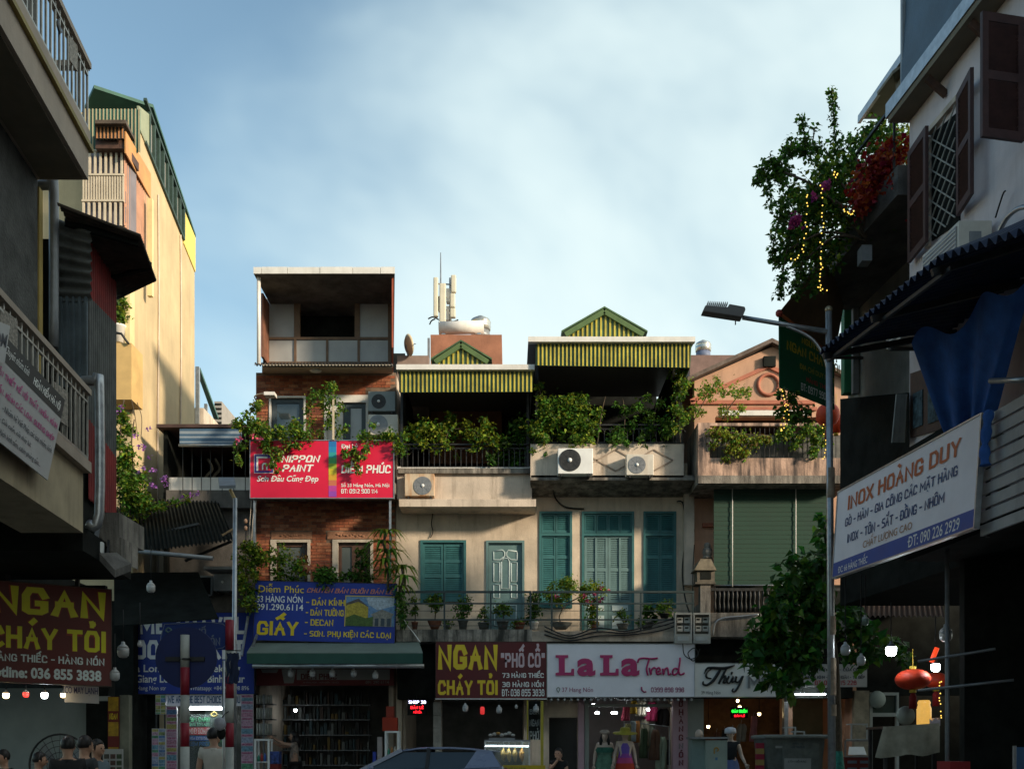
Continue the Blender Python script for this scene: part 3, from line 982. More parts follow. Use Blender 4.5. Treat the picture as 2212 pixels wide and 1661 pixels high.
# railing with arched tops
def arched_rail(t,u0,u1,v0,v1,d,n):
    a,b = P(u0,v1,d),P(u1,v0,d)
    q = MB();q.box((a.x,d,b.z - 0.03),(b.x,d + 0.04,b.z));q.box((a.x,d,a.z + 0.02),(b.x,d + 0.03,a.z + 0.045));q.box((a.x,d + .005,b.z - 0.115),(b.x,d + 0.025,b.z - 0.10));q.build('rail',IRON,t)
    w = (b.x - a.x) / n
    q = MB();h = b.z - a.z
    q.bar((0,0,0.03),(0,0,h - 0.18),0.018)
    arc = [(w / 2 * (1 - math.cos(x)),0,h - 0.19 + 0.075 * math.sin(x)) for x in [math.pi * k / 8 for k in range(9)]]
    q.tube(arc,0.010,5)
    me = q.mesh('baluster')
    pieces('baluster',me,IRON,t,[Matrix.Translation((a.x + (i + 0.25) * w,d + 0.018,a.z)) for i in range(n)])
arched_rail(c1,866,1143,957,1010,23.8,24)
# left parapet beam and ledge
part('parapet',CREAM2,c1,(858,1010,1149,1077,23.85,0.3))
part('coping',WHITE,c1,(858,1006.5,1147,1012,23.8,0.4))
part('ledge',CREAM2,c1,(862,1077,1158,1093,23.6,D0 - 23.6))
# right terrace
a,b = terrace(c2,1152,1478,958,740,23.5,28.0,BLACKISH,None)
for u in (1160,1470):
    q = MB();q.bar(P(u,958,23.65),P(u,740,23.65),0.07);q.build('post',IRON,c2)
q = MB();q.slab(P(1141,736,22.7),P(1502,736,22.7),P(1502,736,22.7) + Vector((0,5,0.5)),P(1141,736,22.7) + Vector((0,5,0.5)),(0,0,0.05));q.build('roof_sheet',GREYM,c2)
q = MB();q.pbox(1141,726,1502,737,22.6,0.14);q.build('gutter',WHITE,c2)
q = MB();q.corr(P(1157,789,22.75),P(1489,794,22.75),P(1489,742,22.75),P(1157,742,22.75),38,0.03,'trap',0,1);q.build('valance',[GRNSHEET,YELRIB],c2)
q = MB();q.slab(P(1489,794,22.75),P(1492,742,22.75),P(1492,742,22.75) + Vector((0,2.2,0)),P(1489,794,22.75) + Vector((0,2.2,0)),(0.02,0,0));q.build('valance_side',GRNSHEET,c2)
arched_rail(c2,1153,1477,915,958,23.55,26)
part('parapet',CREAM2,c2,(1146,958,1477,1030,23.45,0.25))
DIAM = M('relief line',(0.30,0.24,0.19),0.9,0.2,5)
q = MB()
for uc in (1330,1412,1248):
    for (ua,va,ub,vb) in ((uc - 41,993,uc,970),(uc,970,uc + 41,993),(uc + 41,993,uc,1016),(uc,1016,uc - 41,993)):
        q.bar(P(ua,va,23.44),P(ub,vb,23.44),0.02,0.03)
q.build('diamond_relief',DIAM,c2)
part('balcony_slab',CONC,c2,(1146,1030,1502,1036,23.4,D0 - 23.4))
q = MB();q.slab(P(1147,1036.5,23.45),P(1498,1036.5,23.45),P(1498,1036.5,23.45) + Vector((0,.93,-0.16)),P(1147,1036.5,23.45) + Vector((0,.93,-0.16)),(0,0,0.12));q.build('slab_haunch',CONC,c2)
part('room_backing',BLACKISH,c1,(858,1120,1147,1383,D0 + .5,.05));part('room_backing',BLACKISH,c2,(1151,1060,1498,1383,D0 + .5,.05))  # black sheets added behind the louvres to keep skylight out of the rooms
# louvred openings
w = louvre_leaf(c1,914,1171,957,1298,D0 + 0.03,TEAL,[(1180,1208),(1215,1240),(1247,1290)])
w = louvre_leaf(c1,958.5,1171,1001,1298,D0 + 0.03,TEAL,[(1180,1208),(1215,1240),(1247,1290)])
q = MB();wall_holes(q,908,1165,1007,1302,D0 - 0.03,0.06,[(913.5,1170.5,1001.5,1302)]);q.build('window_frame',TEAL,c1)
for (u0,u1,k) in ((1165,1236,0),(1390,1461,0)):
    um = (u0 + u1) / 2
    q = MB();wall_holes(q,u0,1103,u1,1312,D0 - 0.03,0.06,[(u0 + 5,1108,u1 - 5,1150),(u0 + 5,1156,u1 - 5,1306)]);q.build('window_frame',TEAL,c2)
    for (ua,ub) in ((u0 + 5.5,um - 0.5),(um + 0.5,u1 - 5.5)):
        louvre_leaf(c2,ua,1108.5,ub,1149.5,D0 + 0.02,TEAL,[(1113,1145)],'transom_shutter',3)
        louvre_leaf(c2,ua,1156.5,ub,1305.5,D0 + 0.02,TEAL,[(1161,1199),(1206,1300)],'shutter',3)
q = MB();wall_holes(q,1257,1103,1370,1360,D0 - 0.03,0.06,[(1262,1108,1365,1150),(1262,1156,1365,1361)]);q.build('door_frame',TEAL,c2)
for (ua,ub) in ((1262.5,1313),(1314,1364.5)):
    um = (ua + ub) / 2
    for (x,y) in ((ua,um - .5),(um + .5,ub)):
        louvre_leaf(c2,x,1108.5,y,1149.5,D0 + 0.02,TEAL,[(1113,1145)],'transom_shutter',3)
    leaf = louvre_leaf(c2,ua,1156.5,ub,1360,D0 + 0.02,TEALD,[(1162,1226),(1233,1296)],'door_leaf',5)
    part('panel_moulding',TEALP,leaf,(ua + 8,1306,ub - 8,1318,D0 + 0.005,0.02))
    part('panel_moulding',TEALP,leaf,(ua + 8,1328,ub - 8,1356,D0 + 0.005,0.02))
    q = MB();q.bar(P(um,1160,D0 + .015),P(um,1298,D0 + .015),0.05,0.02,0,(0,1,0));q.build('mid_stile',TEALD,leaf)
# panelled door with pale mouldings
q = MB();wall_holes(q,1050,1166,1133,1360,D0 - 0.03,0.06,[(1055,1171,1128,1361)]);q.build('door_frame',TEALD,c1)
part('door_leaf',TEALD,c1,(1055.5,1171.5,1127.5,1360,D0 + 0.05,0.04))
def mould(pts,d=D0 + 0.05,r=0.02,parent=c1):
    q = MB();q.tube([P(x,y,d) for x,y in pts],r,5);q.build('door_moulding',TEALP,parent)
mould([(1066,1190),(1085,1187),(1090,1192),(1090,1200),(1080,1208),(1066,1208),(1066,1190)])
mould([(1117,1190),(1098,1187),(1094,1192),(1094,1200),(1104,1208),(1117,1208),(1117,1190)])
mould([(1066,1214),(1079,1214),(1079,1255),(1066,1255),(1066,1214)])
mould([(1104,1214),(1117,1214),(1117,1255),(1104,1255),(1104,1214)])
mould([(1083,1212),(1087,1205),(1097,1205),(1100,1212),(1100,1270),(1083,1270),(1083,1212)])
mould([(1066,1262),(1079,1262),(1079,1290),(1066,1290),(1066,1262)])
mould([(1104,1262),(1117,1262),(1117,1290),(1104,1290),(1104,1262)])
mould([(1068,1306),(1115,1306),(1115,1350),(1068,1350),(1068,1306)])
# shared first-floor balcony
SLAB = M('mossy balcony edge',(0.34,0.30,0.25),0.95,0.35,5,0.5,streak=0.95,dirt=(0.025,0.025,0.02))
part('balcony_slab',SLAB,c1,(856,1358,1149,1384,23.3,D0 - 23.3))
part('balcony_slab',M('pale balcony edge',(0.45,0.37,0.29),0.92,0.25,4,0.4,streak=0.6),c2,(1149,1362,1460,1384,23.3,D0 - 23.3))
RAILM = M('teal grey rail',(0.035,0.055,0.055),0.5,0.2,6)
for (t,ua,ub,posts) in ((c1,862,1148.5,(866,960,1060,1146)),(c2,1149.5,1500,(1192,1290,1384,1497))):
    for v,h in ((1277,0.05),(1302,0.035),(1337,0.035),(1318,0.012),(1350,0.012)):
        x0,x1 = P(ua,v,23.36).x,P(ub,v,23.36).x
        q = MB();q.box((x0,23.36,P(0,v,23.36).z - h / 2),(x1,23.36 + h,P(0,v,23.36).z + h / 2));q.build('rail',RAILM,t)
    for u in posts:
        q = MB();q.bar(P(u,1277,23.39),P(u,1384,23.39),0.04);q.build('rail_post',RAILM,t)
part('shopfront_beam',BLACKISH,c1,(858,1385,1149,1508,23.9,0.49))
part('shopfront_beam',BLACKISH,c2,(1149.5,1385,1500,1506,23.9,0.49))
# pink gabled house
ph = thing('pink_house','salmon pink gabled house with orange trim and a green roller blind','house',P(1645,1741,D0))
HP = [(1545,1050,1790,1262),(1520,1506,1690,1745),(1712,1506,1842,1745),(1545,900,1790,990)]
q = MB()
wall_holes(q,1500,860,1850,1745,D0,0.25,HP)
ap = P(1668,748,D0)
q.ext([P(1500,860,D0),P(1850,860,D0),P(1850,826,D0),ap,P(1500,822,D0)],(0,0.25,0))
q.build('wall',PINK,ph)
xa,xb = P(1500,0,D0).x,P(1850,0,D0).x
q = MB();q.box((xa + .004,D0 + .25,0),(xa + .2,33,ap.z - 1.2));q.box((xb - .2,D0 + .25,0),(xb,33,ap.z - 1.2));q.box((xa,33,0),(xb,33.2,ap.z - 1.2));q.box((xa + .2,27.8,0),(xb - .2,27.9,ap.z - 1.3));q.build('side_wall',PINK,ph)
ROOFT = M('grey brown roof tiles',(0.16,0.12,0.10),0.9,0.3,5,0.4)
q = MB()
for (e,s) in ((P(1485,822,24.2),1),(P(1862,828,24.2),-1)):
    r0 = P(1668,738,24.2)
    q.slab(e,r0,r0 + Vector((0,9,0)),e + Vector((0,9,0)),(0,0,0.10))
q.build('roof',ROOFT,ph)
ORT = M('orange red trim',(0.44,0.15,0.09),0.7,0.15,4)
for (pa,pb,wd) in (((1492,866),(1660,790),0.09),((1492,868),(1760,868),0.09),((1570,882),(1765,882),0.08),((1660,790),(1764,838),0.09)):
    q = MB();q.bar(P(*pa,D0 - 0.03),P(*pb,D0 - 0.03),wd,0.05,0,(0,1,0));q.build('trim_band',ORT,ph)
c = P(1660,830,D0 - 0.02)
q = MB();q.tube([(c.x + 0.25 * math.cos(x),c.y,c.z + 0.25 * math.sin(x)) for x in [2 * math.pi * k / 28 for k in range(29)]],0.045,8);q.build('trim_ring',ORT,ph)
part('soot_box',BLACKISH,ph,(1650,768,1676,790,D0 - 0.12,0.12))
part('sill_band',WHITE,ph,(1560,884,1752,896,D0 - 0.05,0.07))
# projecting balcony
zt,zb = P(0,912,23.0).z,P(0,1032,23.0).z
x0,x1 = P(1508,0,23.0).x,P(1842,0,23.0).x
q = MB();q.box((x0,23.0,zb + 0.06),(x0 + 0.27,23.2,zt));q.build('pier',PINKW,ph)
q = MB();q.box((x0 + 0.27,23.01,zb + 0.06),(x1,23.16,P(0,988,23.0).z));q.build('parapet',PINKW,ph)
q = MB();q.box((x0 + 0.27,23.005,zt - 0.07),(x1,23.12,zt - 0.003));q.build('top_rail',PINKW,ph)
q = MB();q.box((x0,23.2,zb + 0.06),(x0 + 0.12,D0 - .002,zt));q.build('side_parapet',CONC,ph)
q = MB();q.box((x0,22.98,zb - 0.12),(x1,D0 - .002,zb + 0.06));q.build('balcony_slab',CONC,ph)
q = MB();q.box((x0 + 0.3,23.3,P(0,990,23).z),(x1,23.35,P(0,930,23).z));q.build('balcony_screen',M('grey lattice board',(0.16,0.16,0.15),0.8,0.3,6),ph)
q = MB()
for k in range(30):
    x = x0 + 0.35 + k * 0.11
    q.bar((x,23.08,P(0,988,23.0).z),(x,23.08,zt - 0.08),0.015)
stuff(q.build('balcony_bars',IRON,ph))
# green roller blind
BLIND = M('green roller blind',(0.020,0.056,0.038),0.8,0.10,0.8,0.1)
q = MB()
n = 22
for k in range(n):
    va = 1046 + k * (1262 - 1046) / n;vb = va + (1262 - 1046) / n
    q.pbox(1542,va,1788,vb - 0.4,23.5 + 0.006 * (k % 2),0.012)
bl = q.build('roller_blind',BLIND,ph)
q = MB();q.tube([P(1541,1043,23.5),P(1789,1043,23.5)],0.05,8);q.build('blind_roller',GREYM,bl)
for u in (1582,1719):
    q = MB();q.tube([P(u,1043,23.46),P(u,1266,23.46)],0.012,5);q.build('blind_cord',WHITE,bl)
q = MB();q.tube([P(1541,1263,23.5),P(1789,1263,23.5)],0.02,6);q.build('blind_bar',GALV,bl)
part('lower_shade_sheet',BLACKISH,ph,(1546,1262,1838,1321,D0 - .03,.02))  # black sheet on the wall puts shade behind the balusters
# lower balcony
zs_ = P(0,1322,23.4).z
q = MB();q.box((P(1536,0,23.4).x,23.4,P(0,1374,23.4).z),(P(1842,0,23.4).x,D0 - .002,zs_));q.build('balcony_slab',CONC,ph)
q = MB();q.box((P(1536,0,23.4).x,23.45,P(0,1274,23.4).z),(P(1842,0,23.4).x,23.5,P(0,1268,23.4).z));q.build('rail',IRON,ph)
q = MB();h = P(0,1270,23.4).z - zs_;q.lathe([(0.012,0),(0.035,h * .25),(0.014,h * .5),(0.035,h * .75),(0.012,h)],(0,0,0),6)
pieces('baluster',q.mesh('baluster'),IRON,ph,[Matrix.Translation((P(1546 + k * 9.5,0,23.4).x,23.47,zs_)) for k in range(28)])
q = MB();q.box((P(1513,0,23.35).x,23.35,P(0,1322,23.35).z),(P(1535,0,23.35).x,23.6,P(0,1258,23.35).z));q.box((P(1513,0,23.35).x,23.6,P(0,1322,23.35).z),(P(1535,0,23.35).x,D0 - .002,P(0,1300,23.35).z));q.build('corner_pier',CONC,ph)
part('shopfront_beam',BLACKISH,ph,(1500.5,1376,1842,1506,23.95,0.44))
part('wall_pipe',CREAM2,ph,(1478,1046,1500,1262,24.2,0.19))
# rear brown roofs seen over the pink house
q = MB();q.box((P(1490,0,30).x,30,6),(P(1700,0,30).x,34,P(0,766,30).z));q.build('rear_roof_wall',M('mauve brown tiles',(0.22,0.14,0.12),0.9,0.2,3,0.3),ph)
# near building on the left
lb = thing('balcony_building','near left building with a rough grey wall and two long railed balconies','building',S(-5.2,9,0.12))
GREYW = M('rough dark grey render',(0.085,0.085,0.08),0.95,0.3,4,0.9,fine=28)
BEIGE = M('beige concrete',(0.42,0.34,0.27),0.85,0.12,2,0.2,streak=0.25,dirt=(0.2,0.15,0.1))
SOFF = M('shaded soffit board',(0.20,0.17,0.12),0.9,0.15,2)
XW,XB,YE = -4.63,-4.0,12.36
def sbox(mb,x0,x1,y0,y1,z0,z1,mi=0):
    """box along the street: x0/x1 lateral to the street axis"""
    mb.hexa([S(x0,y0,z0),S(x1,y0,z0),S(x1,y1,z0),S(x0,y1,z0),S(x0,y0,z1),S(x1,y0,z1),S(x1,y1,z1),S(x0,y1,z1)],mi)
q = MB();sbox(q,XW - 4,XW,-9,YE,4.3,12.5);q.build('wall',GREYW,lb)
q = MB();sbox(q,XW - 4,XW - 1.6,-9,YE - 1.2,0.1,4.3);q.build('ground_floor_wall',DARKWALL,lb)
q = MB();sbox(q,XW - 0.25,XW + 0.02,YE + 0.003,YE + 0.12,4.3,8.4);q.build('edge_strip',M('mustard strip',(0.42,0.30,0.09),0.8,0.15,2),lb)
z1 = P(191,388,YE).z
q = MB();sbox(q,XW - .2,XB,-9,YE,z1,z1 + 0.36);q.build('upper_slab',BEIGE,lb)
q = MB();sbox(q,XW - .2,XB + 0.05,-9,YE + 0.05,z1 + 0.362,z1 + 0.42);q.build('slab_moulding',M('ochre moulding',(0.28,0.21,0.06),0.7,0.2,4),lb)
q = MB();sbox(q,XW - .2,XB + 0.02,-9,YE + 0.02,z1 + 0.422,z1 + 0.60);q.build('slab_curb',BEIGE,lb)
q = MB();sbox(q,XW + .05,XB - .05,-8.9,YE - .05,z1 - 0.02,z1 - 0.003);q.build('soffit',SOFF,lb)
def rail_run(t,zb,zt,xb,y0,y1,mat,rail_h,step,wide):
    q = MB();sbox(q,xb - wide,xb + 0.03,y0,y1 + .03,zt - rail_h,zt);q.build('handrail',BEIGE,t)
    q = MB();sbox(q,xb - 0.03,xb,y0,y1,zb + 0.03,zb + 0.06);q.build('bottom_rail',mat,t)
    q = MB();sbox(q,xb - 0.03,xb,y0,y1,zb + (zt - zb) * 0.80,zb + (zt - zb) * 0.80 + 0.025);q.build('upper_rail',mat,t)
    me = MB();me.bar((0,0,0),(0,0,zt - rail_h - zb),0.022);me = me.mesh('railing_bar')
    n = int((y1 - y0) / step)
    pieces('railing_bar',me,mat,t,[Matrix.Translation(S(xb - 0.015,y1 - i * step,zb)) for i in range(n)])
STEEL = M('pale steel rail',(0.40,0.38,0.34),0.4,0.2,8,metal=0.35)
rail_run(lb,z1 + 0.60,z1 + 1.46,XB,8.0,YE,STEEL,0.07,0.14,0.10)
q = MB();q.bar(S(XB,YE,z1 + 1.42),S(XW - .1,YE,z1 + 1.42),0.1,0.07);q.build('end_handrail',BEIGE,lb)
for k in range(4):
    q = MB();q.bar(S(XB - .12 - k * .14,YE,z1 + .6),S(XB - .12 - k * .14,YE,z1 + 1.4),0.022);q.build('railing_bar',STEEL,lb)
FRET = M('fretted plate',(0.33,0.29,0.24),0.7,0.45,30,0.5)
q = MB();q.slab(W(150,75,XB),W(168,100,XB),W(168,155,XB),W(150,128,XB),(-0.02,0,0));q.build('railing_plate',FRET,lb)
q = MB();c = W(127,58,XB);q.lathe([(0,-.01),(.09,0),(0,.01)],c,4,0,'x');q.build('railing_rosette',IRON,lb)
z2 = P(191,1020,YE).z
q = MB();sbox(q,XW - .2,XB + 0.03,-9,YE + .03,z2,z2 + 0.13);q.build('lower_slab',BEIGE,lb)
q = MB();sbox(q,XW - .2,XB - 0.06,-9,YE - .02,z2 - 0.75,z2 - 0.002);q.build('lower_beam',M('cream beam',(0.46,0.37,0.24),0.85,0.15,2,streak=0.4,dirt=(0.10,0.08,0.05)),lb)
rail_run(lb,z2 + 0.13,P(191,840,YE).z,XB,7.0,YE,STEEL,0.07,0.15,0.10)
for k in range(4):
    q = MB();q.bar(S(XB - .15 - k * .15,YE,z2 + .13),S(XB - .15 - k * .15,YE,z2 + 1.0),0.022);q.build('railing_bar',STEEL,lb)
for (u,v) in ((133,873),(20,720)):
    c = W(u,v,XB + .01);q = MB();q.slab(c + Vector((0,-.17,-.2)),c + Vector((0,.17,-.2)),c + Vector((0,.17,.2)),c + Vector((0,-.17,.2)),(-0.015,0,0));q.build('railing_plate',FRET,lb)
for nm,pts,r in (('upper_drain_pipe',[P(84,400,12.7),P(108,400,12.7),P(116,412,12.7),P(116,750,12.7)],0.06),
                   ('lower_drain_pipe',[P(178,822,12.6),P(205,822,12.6),P(214,832,12.6),P(214,1110,12.6),P(190,1130,12.6)],0.062)):
    q = MB();q.tube(smooth_path(pts,4),r,12)
    q.build('drain_pipe',GREYM if 'upper' in nm else GALV,lb)
# banners tied to the lower railing
XS = XB + 0.07
PALE = M('pale vinyl banner',(0.46,0.45,0.44),0.6,0.10,2)
BLKB = M('black vinyl',(0.02,0.022,0.022),0.6,0.2,3)
MAG = M('magenta print',(0.50,0.06,0.24),0.6,0.1)
TXTW = M('white print',(0.82,0.82,0.78),0.6,0.06)
TXTK = M('dark print',(0.03,0.04,0.06),0.6,0.1)
tr,br,tl = W(140,863,XS),W(103,1036,XS),W(-50,660,XS)
bl_ = br + (tl - tr)
s = Sign('trade_banner','pale banner with magenta lines under a black strip, tied to the near left balcony railing',bl_,br,tl,0.012,PALE,cat='banner')
s.shape([(0,0),(1,0),(1,0.24),(0,0.24)],BLKB,0.003,'black_strip',px=False)
s.tf('HOÀN KIẾM HÀ NỘI',0.62,0.05,0.96,0.20,TXTW,0.02)
s.tf('Chuyên nhôm kính',0.30,0.06,0.56,0.18,TXTW,0.0,0.2)
s.tf('CHUYÊN THIẾT KẾ NỘI THẤT NHÔM, KÍNH',0.18,0.30,0.97,0.42,MAG,0.03)
s.tf('MÁI CUỐN, KÍNH CÁC LOẠI, GƯƠNG GHÉP',0.18,0.47,0.97,0.58,MAG,0.03)
s.tf('- Nhôm hệ Việt Pháp, các loại nhôm, kính',0.40,0.63,0.97,0.72,TXTK,0.01)
s.tf('- Cửa cuốn, cửa thủy lực',0.40,0.75,0.74,0.83,TXTK,0.01)
s.tf('- Vách kính tắm, cabin phòng tắm...',0.40,0.86,0.88,0.95,TXTK,0.01)
s = Sign('small_banner','small pale board lettered OM on the balcony rail at the left edge',W(-25,775,XS + .05),W(10,785,XS + .05),W(-12,690,XS + .05),0.01,PALE,cat='sign')
s.tf('OM',0.1,0.25,0.9,0.6,TXTK,0.01)
# corrugated lean-to past the balconies
cs = thing('corrugated_annex','rusty corrugated iron annex with a jutting sheet roof beside the near left balconies','annex',S(-4.6,14,0.12))
REDS = M('oxide red sheet',(0.26,0.028,0.025),0.7,0.25,3,streak=0.4)
GREYS = M('weathered grey sheet',(0.11,0.115,0.11),0.65,0.3,3,metal=0.2,streak=0.6)
BLUS = M('blue grey sheet',(0.10,0.13,0.15),0.6,0.25,3,metal=0.2,streak=0.5)
BRNS = M('brown rusty sheet',(0.10,0.075,0.055),0.75,0.35,4,streak=0.3)
XA = -4.28
def astrip(va0,va1,vb0,vb1,mat,nm):
    """street-facing cladding band between the lines (191,va0)-(251,va1) and (191,vb0)-(251,vb1)"""
    q = MB();q.corr(W(191,vb0,XA),W(251,vb1,XA),W(251,va1,XA),W(191,va0,XA),14,0.022,'sine');return q.build(nm,mat,cs)
astrip(470,580,640,700,REDS,'red_cladding')
astrip(640,700,905,990,GREYS,'grey_cladding')
astrip(905,990,1075,1125,REDS,'red_cladding')
q = MB();q.hexa([S(XA - 3,12.95,4.2),S(XA - .05,12.95,4.2),S(XA - .05,14.5,4.2),S(XA - 3,14.5,4.2),S(XA - 3,12.95,8.05),S(XA - .05,12.95,8.05),S(XA - .05,14.5,8.05),S(XA - 3,14.5,8.05)]);q.build('core_wall',BLACKISH,cs)
q = MB()
a_,b_,c_,d_ = P(120,650,12.9),P(197,650,12.9),P(197,500,12.85),P(120,470,12.85)
q.corr(a_,d_,c_,b_,7,0.03,'sine');q.build('horizontal_cladding',GREYS,cs)
q = MB();q.corr(P(122,835,12.92),P(190,835,12.92),P(190,640,12.92),P(122,640,12.92),5,0.02,'trap');q.build('vertical_cladding',BLUS,cs)
q = MB()
q.corr(P(252,648,15.06),P(123,436,12.35),P(303,506,13.1),P(338,606,14.43),22,0.03,'sine')
o = q.build('sheet_roof',BRNS,cs)
for nm,pa,pb in (('rafter',P(140,478,12.75),P(298,524,13.25)),('rafter',P(215,600,14.3),P(325,572,14.0))):
    q = MB();q.bar(pa,pb,0.06,0.1);q.build(nm,BLACKISH,cs)
part('concrete_beam',CONC,cs,(205,1106,258,1160,13.4,0.9))
q = MB();q.ext([P(218,1160,13.4),P(262,1160,13.4),P(262,1212,13.4),P(248,1206,13.4)],(0,0.6,0));q.build('broken_corbel',CONC,cs)
q = MB();sbox(q,-9,-4.1,12.45,14.6,3.9,4.2);q.build('lower_beam',BLACKISH,cs)
# camera and lamp hood under the beam
t = thing('security_camera','white security camera bracketed under the concrete corbel by the maroon sign','camera',P(200,1205,13.2))
q = MB();q.pbox(187,1164,213,1192,13.1,0.2);bx_ = q.build('housing',WHITEP,t);bv = bx_.modifiers.new('b','BEVEL');bv.width = .02;bv.segments = 2
c = P(200,1177,13.1);q = MB();q.lathe([(0,-.05),(.04,-.05),(.055,-.005),(.0,-.004)],c,16,0,'y');q.build('lens',BLACKISH,t)
q = MB();q.pbox(191,1193,210,1204,13.12,0.15);q.build('light_bar',WHITEP,t)
q = MB();q.bar(P(207,1166,13.2),P(212,1140,13.4),0.05);q.build('bracket',GREYM,t)
t = thing('lamp_hood','grey tilted lamp hood hanging beside the security camera','lamp',P(250,1230,13.2))
q = MB();q.slab(P(215,1210,13.0),P(248,1246,13.0),P(284,1232,13.3),P(252,1208,13.3),(0,0,0.10));q.build('hood',CONCD,t)
q = MB();q.bar(P(232,1205,13.2),P(238,1214,13.15),0.05);q.bar(P(232,1206,13.2),P(236,1150,13.5),0.03);q.build('arm',IRON,t)
# yellow tall house
yh = thing('yellow_house','tall yellow house with a sunlit blank side wall and slatted cage balconies','house',(-10.5,26,0.13))
A0,A1 = Vector((-9.0,23.6,0)),Vector((-9.25,29.0,0))
def yz(f,z0,z1): return z0 + (z1 - z0) * f
q = MB()
q.hexa([(A0.x - 5,23.6,0),(A0.x,23.6,0),(A1.x,29,0),(A1.x - 5,29,0),(A0.x - 5,23.6,16.5),(A0.x,23.6,16.5),(A1.x,29,15.4),(A1.x - 5,29,15.4)])
q.build('wall',YELW,yh)
SL = M('dark teal sheet',(0.045,0.13,0.10),0.6,0.2,2,streak=0.2)
q = MB();q.slab(P(203,190,24.3),P(331,232,24.95),P(423,512,29.4),P(423,512,29.4) + Vector((-5,0,0)),(0,0,0.08));q.build('roof',SL,yh)
# attic glazing between side wall and roof
FRD = M('dark green frame',(0.03,0.06,0.05),0.6,0.2,4)
q = MB()
def wallpt(f,z,off=0.0):
    p = A0.lerp(A1,f);return Vector((p.x + off,p.y,z))
for k in range(9):
    f = 0.22 + k * 0.07
    zb_,zt_ = yz(f,16.5,15.4),yz(f,17.65,16.2)
    q.bar(wallpt(f,zb_,.02),wallpt(f,zt_,.02),0.07)
q.bar(wallpt(.16,yz(.16,16.5,15.4),.02),wallpt(.78,yz(.78,16.5,15.4),.02),0.08);q.bar(wallpt(.16,yz(.16,17.6,16.2),.02),wallpt(.78,yz(.78,17.6,16.2),.02),0.08)
af = q.build('attic_window_frame',FRD,yh)
for k in range(8):
    f,g = 0.22 + k * 0.07,0.22 + (k + 1) * 0.07
    q = MB();q.slab(wallpt(f,yz(f,16.5,15.4),-.02),wallpt(g,yz(g,16.5,15.4),-.02),wallpt(g,yz(g,17.5,16.2),-.02),wallpt(f,yz(f,17.5,16.2),-.02),(-.02,0,0));q.build('pane',GLASS if k % 3 else FROST,af)
q = MB();q.slab(wallpt(.78,yz(.78,16.4,15.3),.03),wallpt(1.0,15.3,.03),wallpt(1.0,16.3,.03),wallpt(.78,yz(.78,17.5,16.2),.03),(-.03,0,0));q.build('attic_panel',M('bright yellow sheet',(0.70,0.58,0.14),0.6,0.1,2),yh)
q = MB();q.slab(wallpt(.07,16.4,.03),wallpt(.22,yz(.22,16.5,15.4),.03),wallpt(.22,17.2,.03),wallpt(.07,16.9,.03),(-.05,0,0));q.build('attic_panel',M('pale green sheet',(0.30,0.33,0.22),0.6,0.12,2),yh)
# attic front, canopy and cage balcony
q = MB();q.corr(P(180,330,23.3),P(303,330,23.5),P(303,236,23.5),P(180,236,23.3),16,0.03,'trap',0,1);q.build('attic_front',[SL,M('pale rib',(0.35,0.30,0.18),0.6,0.1)],yh)
q = MB();q.slab(P(205,266,22.3),P(272,266,22.3),P(302,325,24.2),P(205,325,24.2),(0,0,0.08));q.build('cage_canopy',BRNS,yh)
q = MB();q.corr(P(205,300,22.5),P(268,300,22.5),P(268,275,22.5),P(205,275,22.5),8,0.03,'trap',0,1);q.build('canopy_valance',[BRNS,M('orange rib',(0.5,0.22,0.08),0.6,0.1)],yh)
part('cage_lintel',DKWOOD,yh,(206,302,268,320,22.6,0.9))
q = MB();q.slab(P(272,283,22.55),P(326,375,24.9),P(326,428,24.9),P(272,330,22.55),(-0.03,0,0));q.build('orange_side_panel',ORNG,yh)
CAGE = M('cream slats',(0.56,0.48,0.36),0.6,0.12,4)
q = MB();q.box((P(178,0,22.8).x,22.95,P(0,480,22.8).z),(P(266,0,22.8).x,23.6,P(0,322,22.8).z));q.build('cage_room',M('mauve shade',(0.20,0.18,0.20),0.7,0.15,2),yh)
for (v0,v1) in ((322,325),(374,378),(430,434)):
    part('cage_rail',CAGE,yh,(176,v0,267,v1,22.74,0.06))
h1 = P(0,326,22.76).z;h2 = P(0,374,22.76).z;h3 = P(0,430,22.76).z;h4 = P(0,486,22.76).z
def slats(zb,zt,us,w,nm='cage_slat'):
    me = MB();me.box((-w / 2,0,0),(w / 2,0.03,zt - zb));me = me.mesh(nm)
    pieces(nm,me,CAGE,yh,[Matrix.Translation((P(u,0,22.76).x,22.76,zb)) for u in us])
slats(h2,h1,[182 + 11.5 * k for k in range(8)],0.05)
slats(h3,h2,[180 + 5.7 * k for k in range(16)],0.035)
slats(h4,h3,[180 + 11.5 * k for k in range(8)],0.05)
q = MB();q.corr(P(268,486,22.8),P(322,560,24.9),P(322,425,24.9),P(268,322,22.8),16,0.02,'sine');q.build('cage_side',M('salmon ribbed sheet',(0.42,0.22,0.14),0.65,0.15,3),yh)
for (pa,pb,pc,pd) in (((271,412),(281,425),(281,450),(271,437)),((270,445),(282,458),(282,490),(270,478)),((286,445),(297,460),(297,500),(286,485)),((300,470),(309,480),(309,512),(300,500))):
    ds = [22.8 + (u[0] - 268) / 54 * 2.1 - 0.03 for u in (pa,pb,pc,pd)]
    q = MB();q.slab(P(*pd,ds[3]),P(*pc,ds[2]),P(*pb,ds[1]),P(*pa,ds[0]),(-.03,0,0));q.build('cage_window',GLASS,yh)
q = MB();q.bar(P(325,430,24.4),P(325,640,24.4),0.12,0.12);q.build('pilaster',M('light yellow pilaster',(0.72,0.60,0.32),0.8,0.1,2),yh)
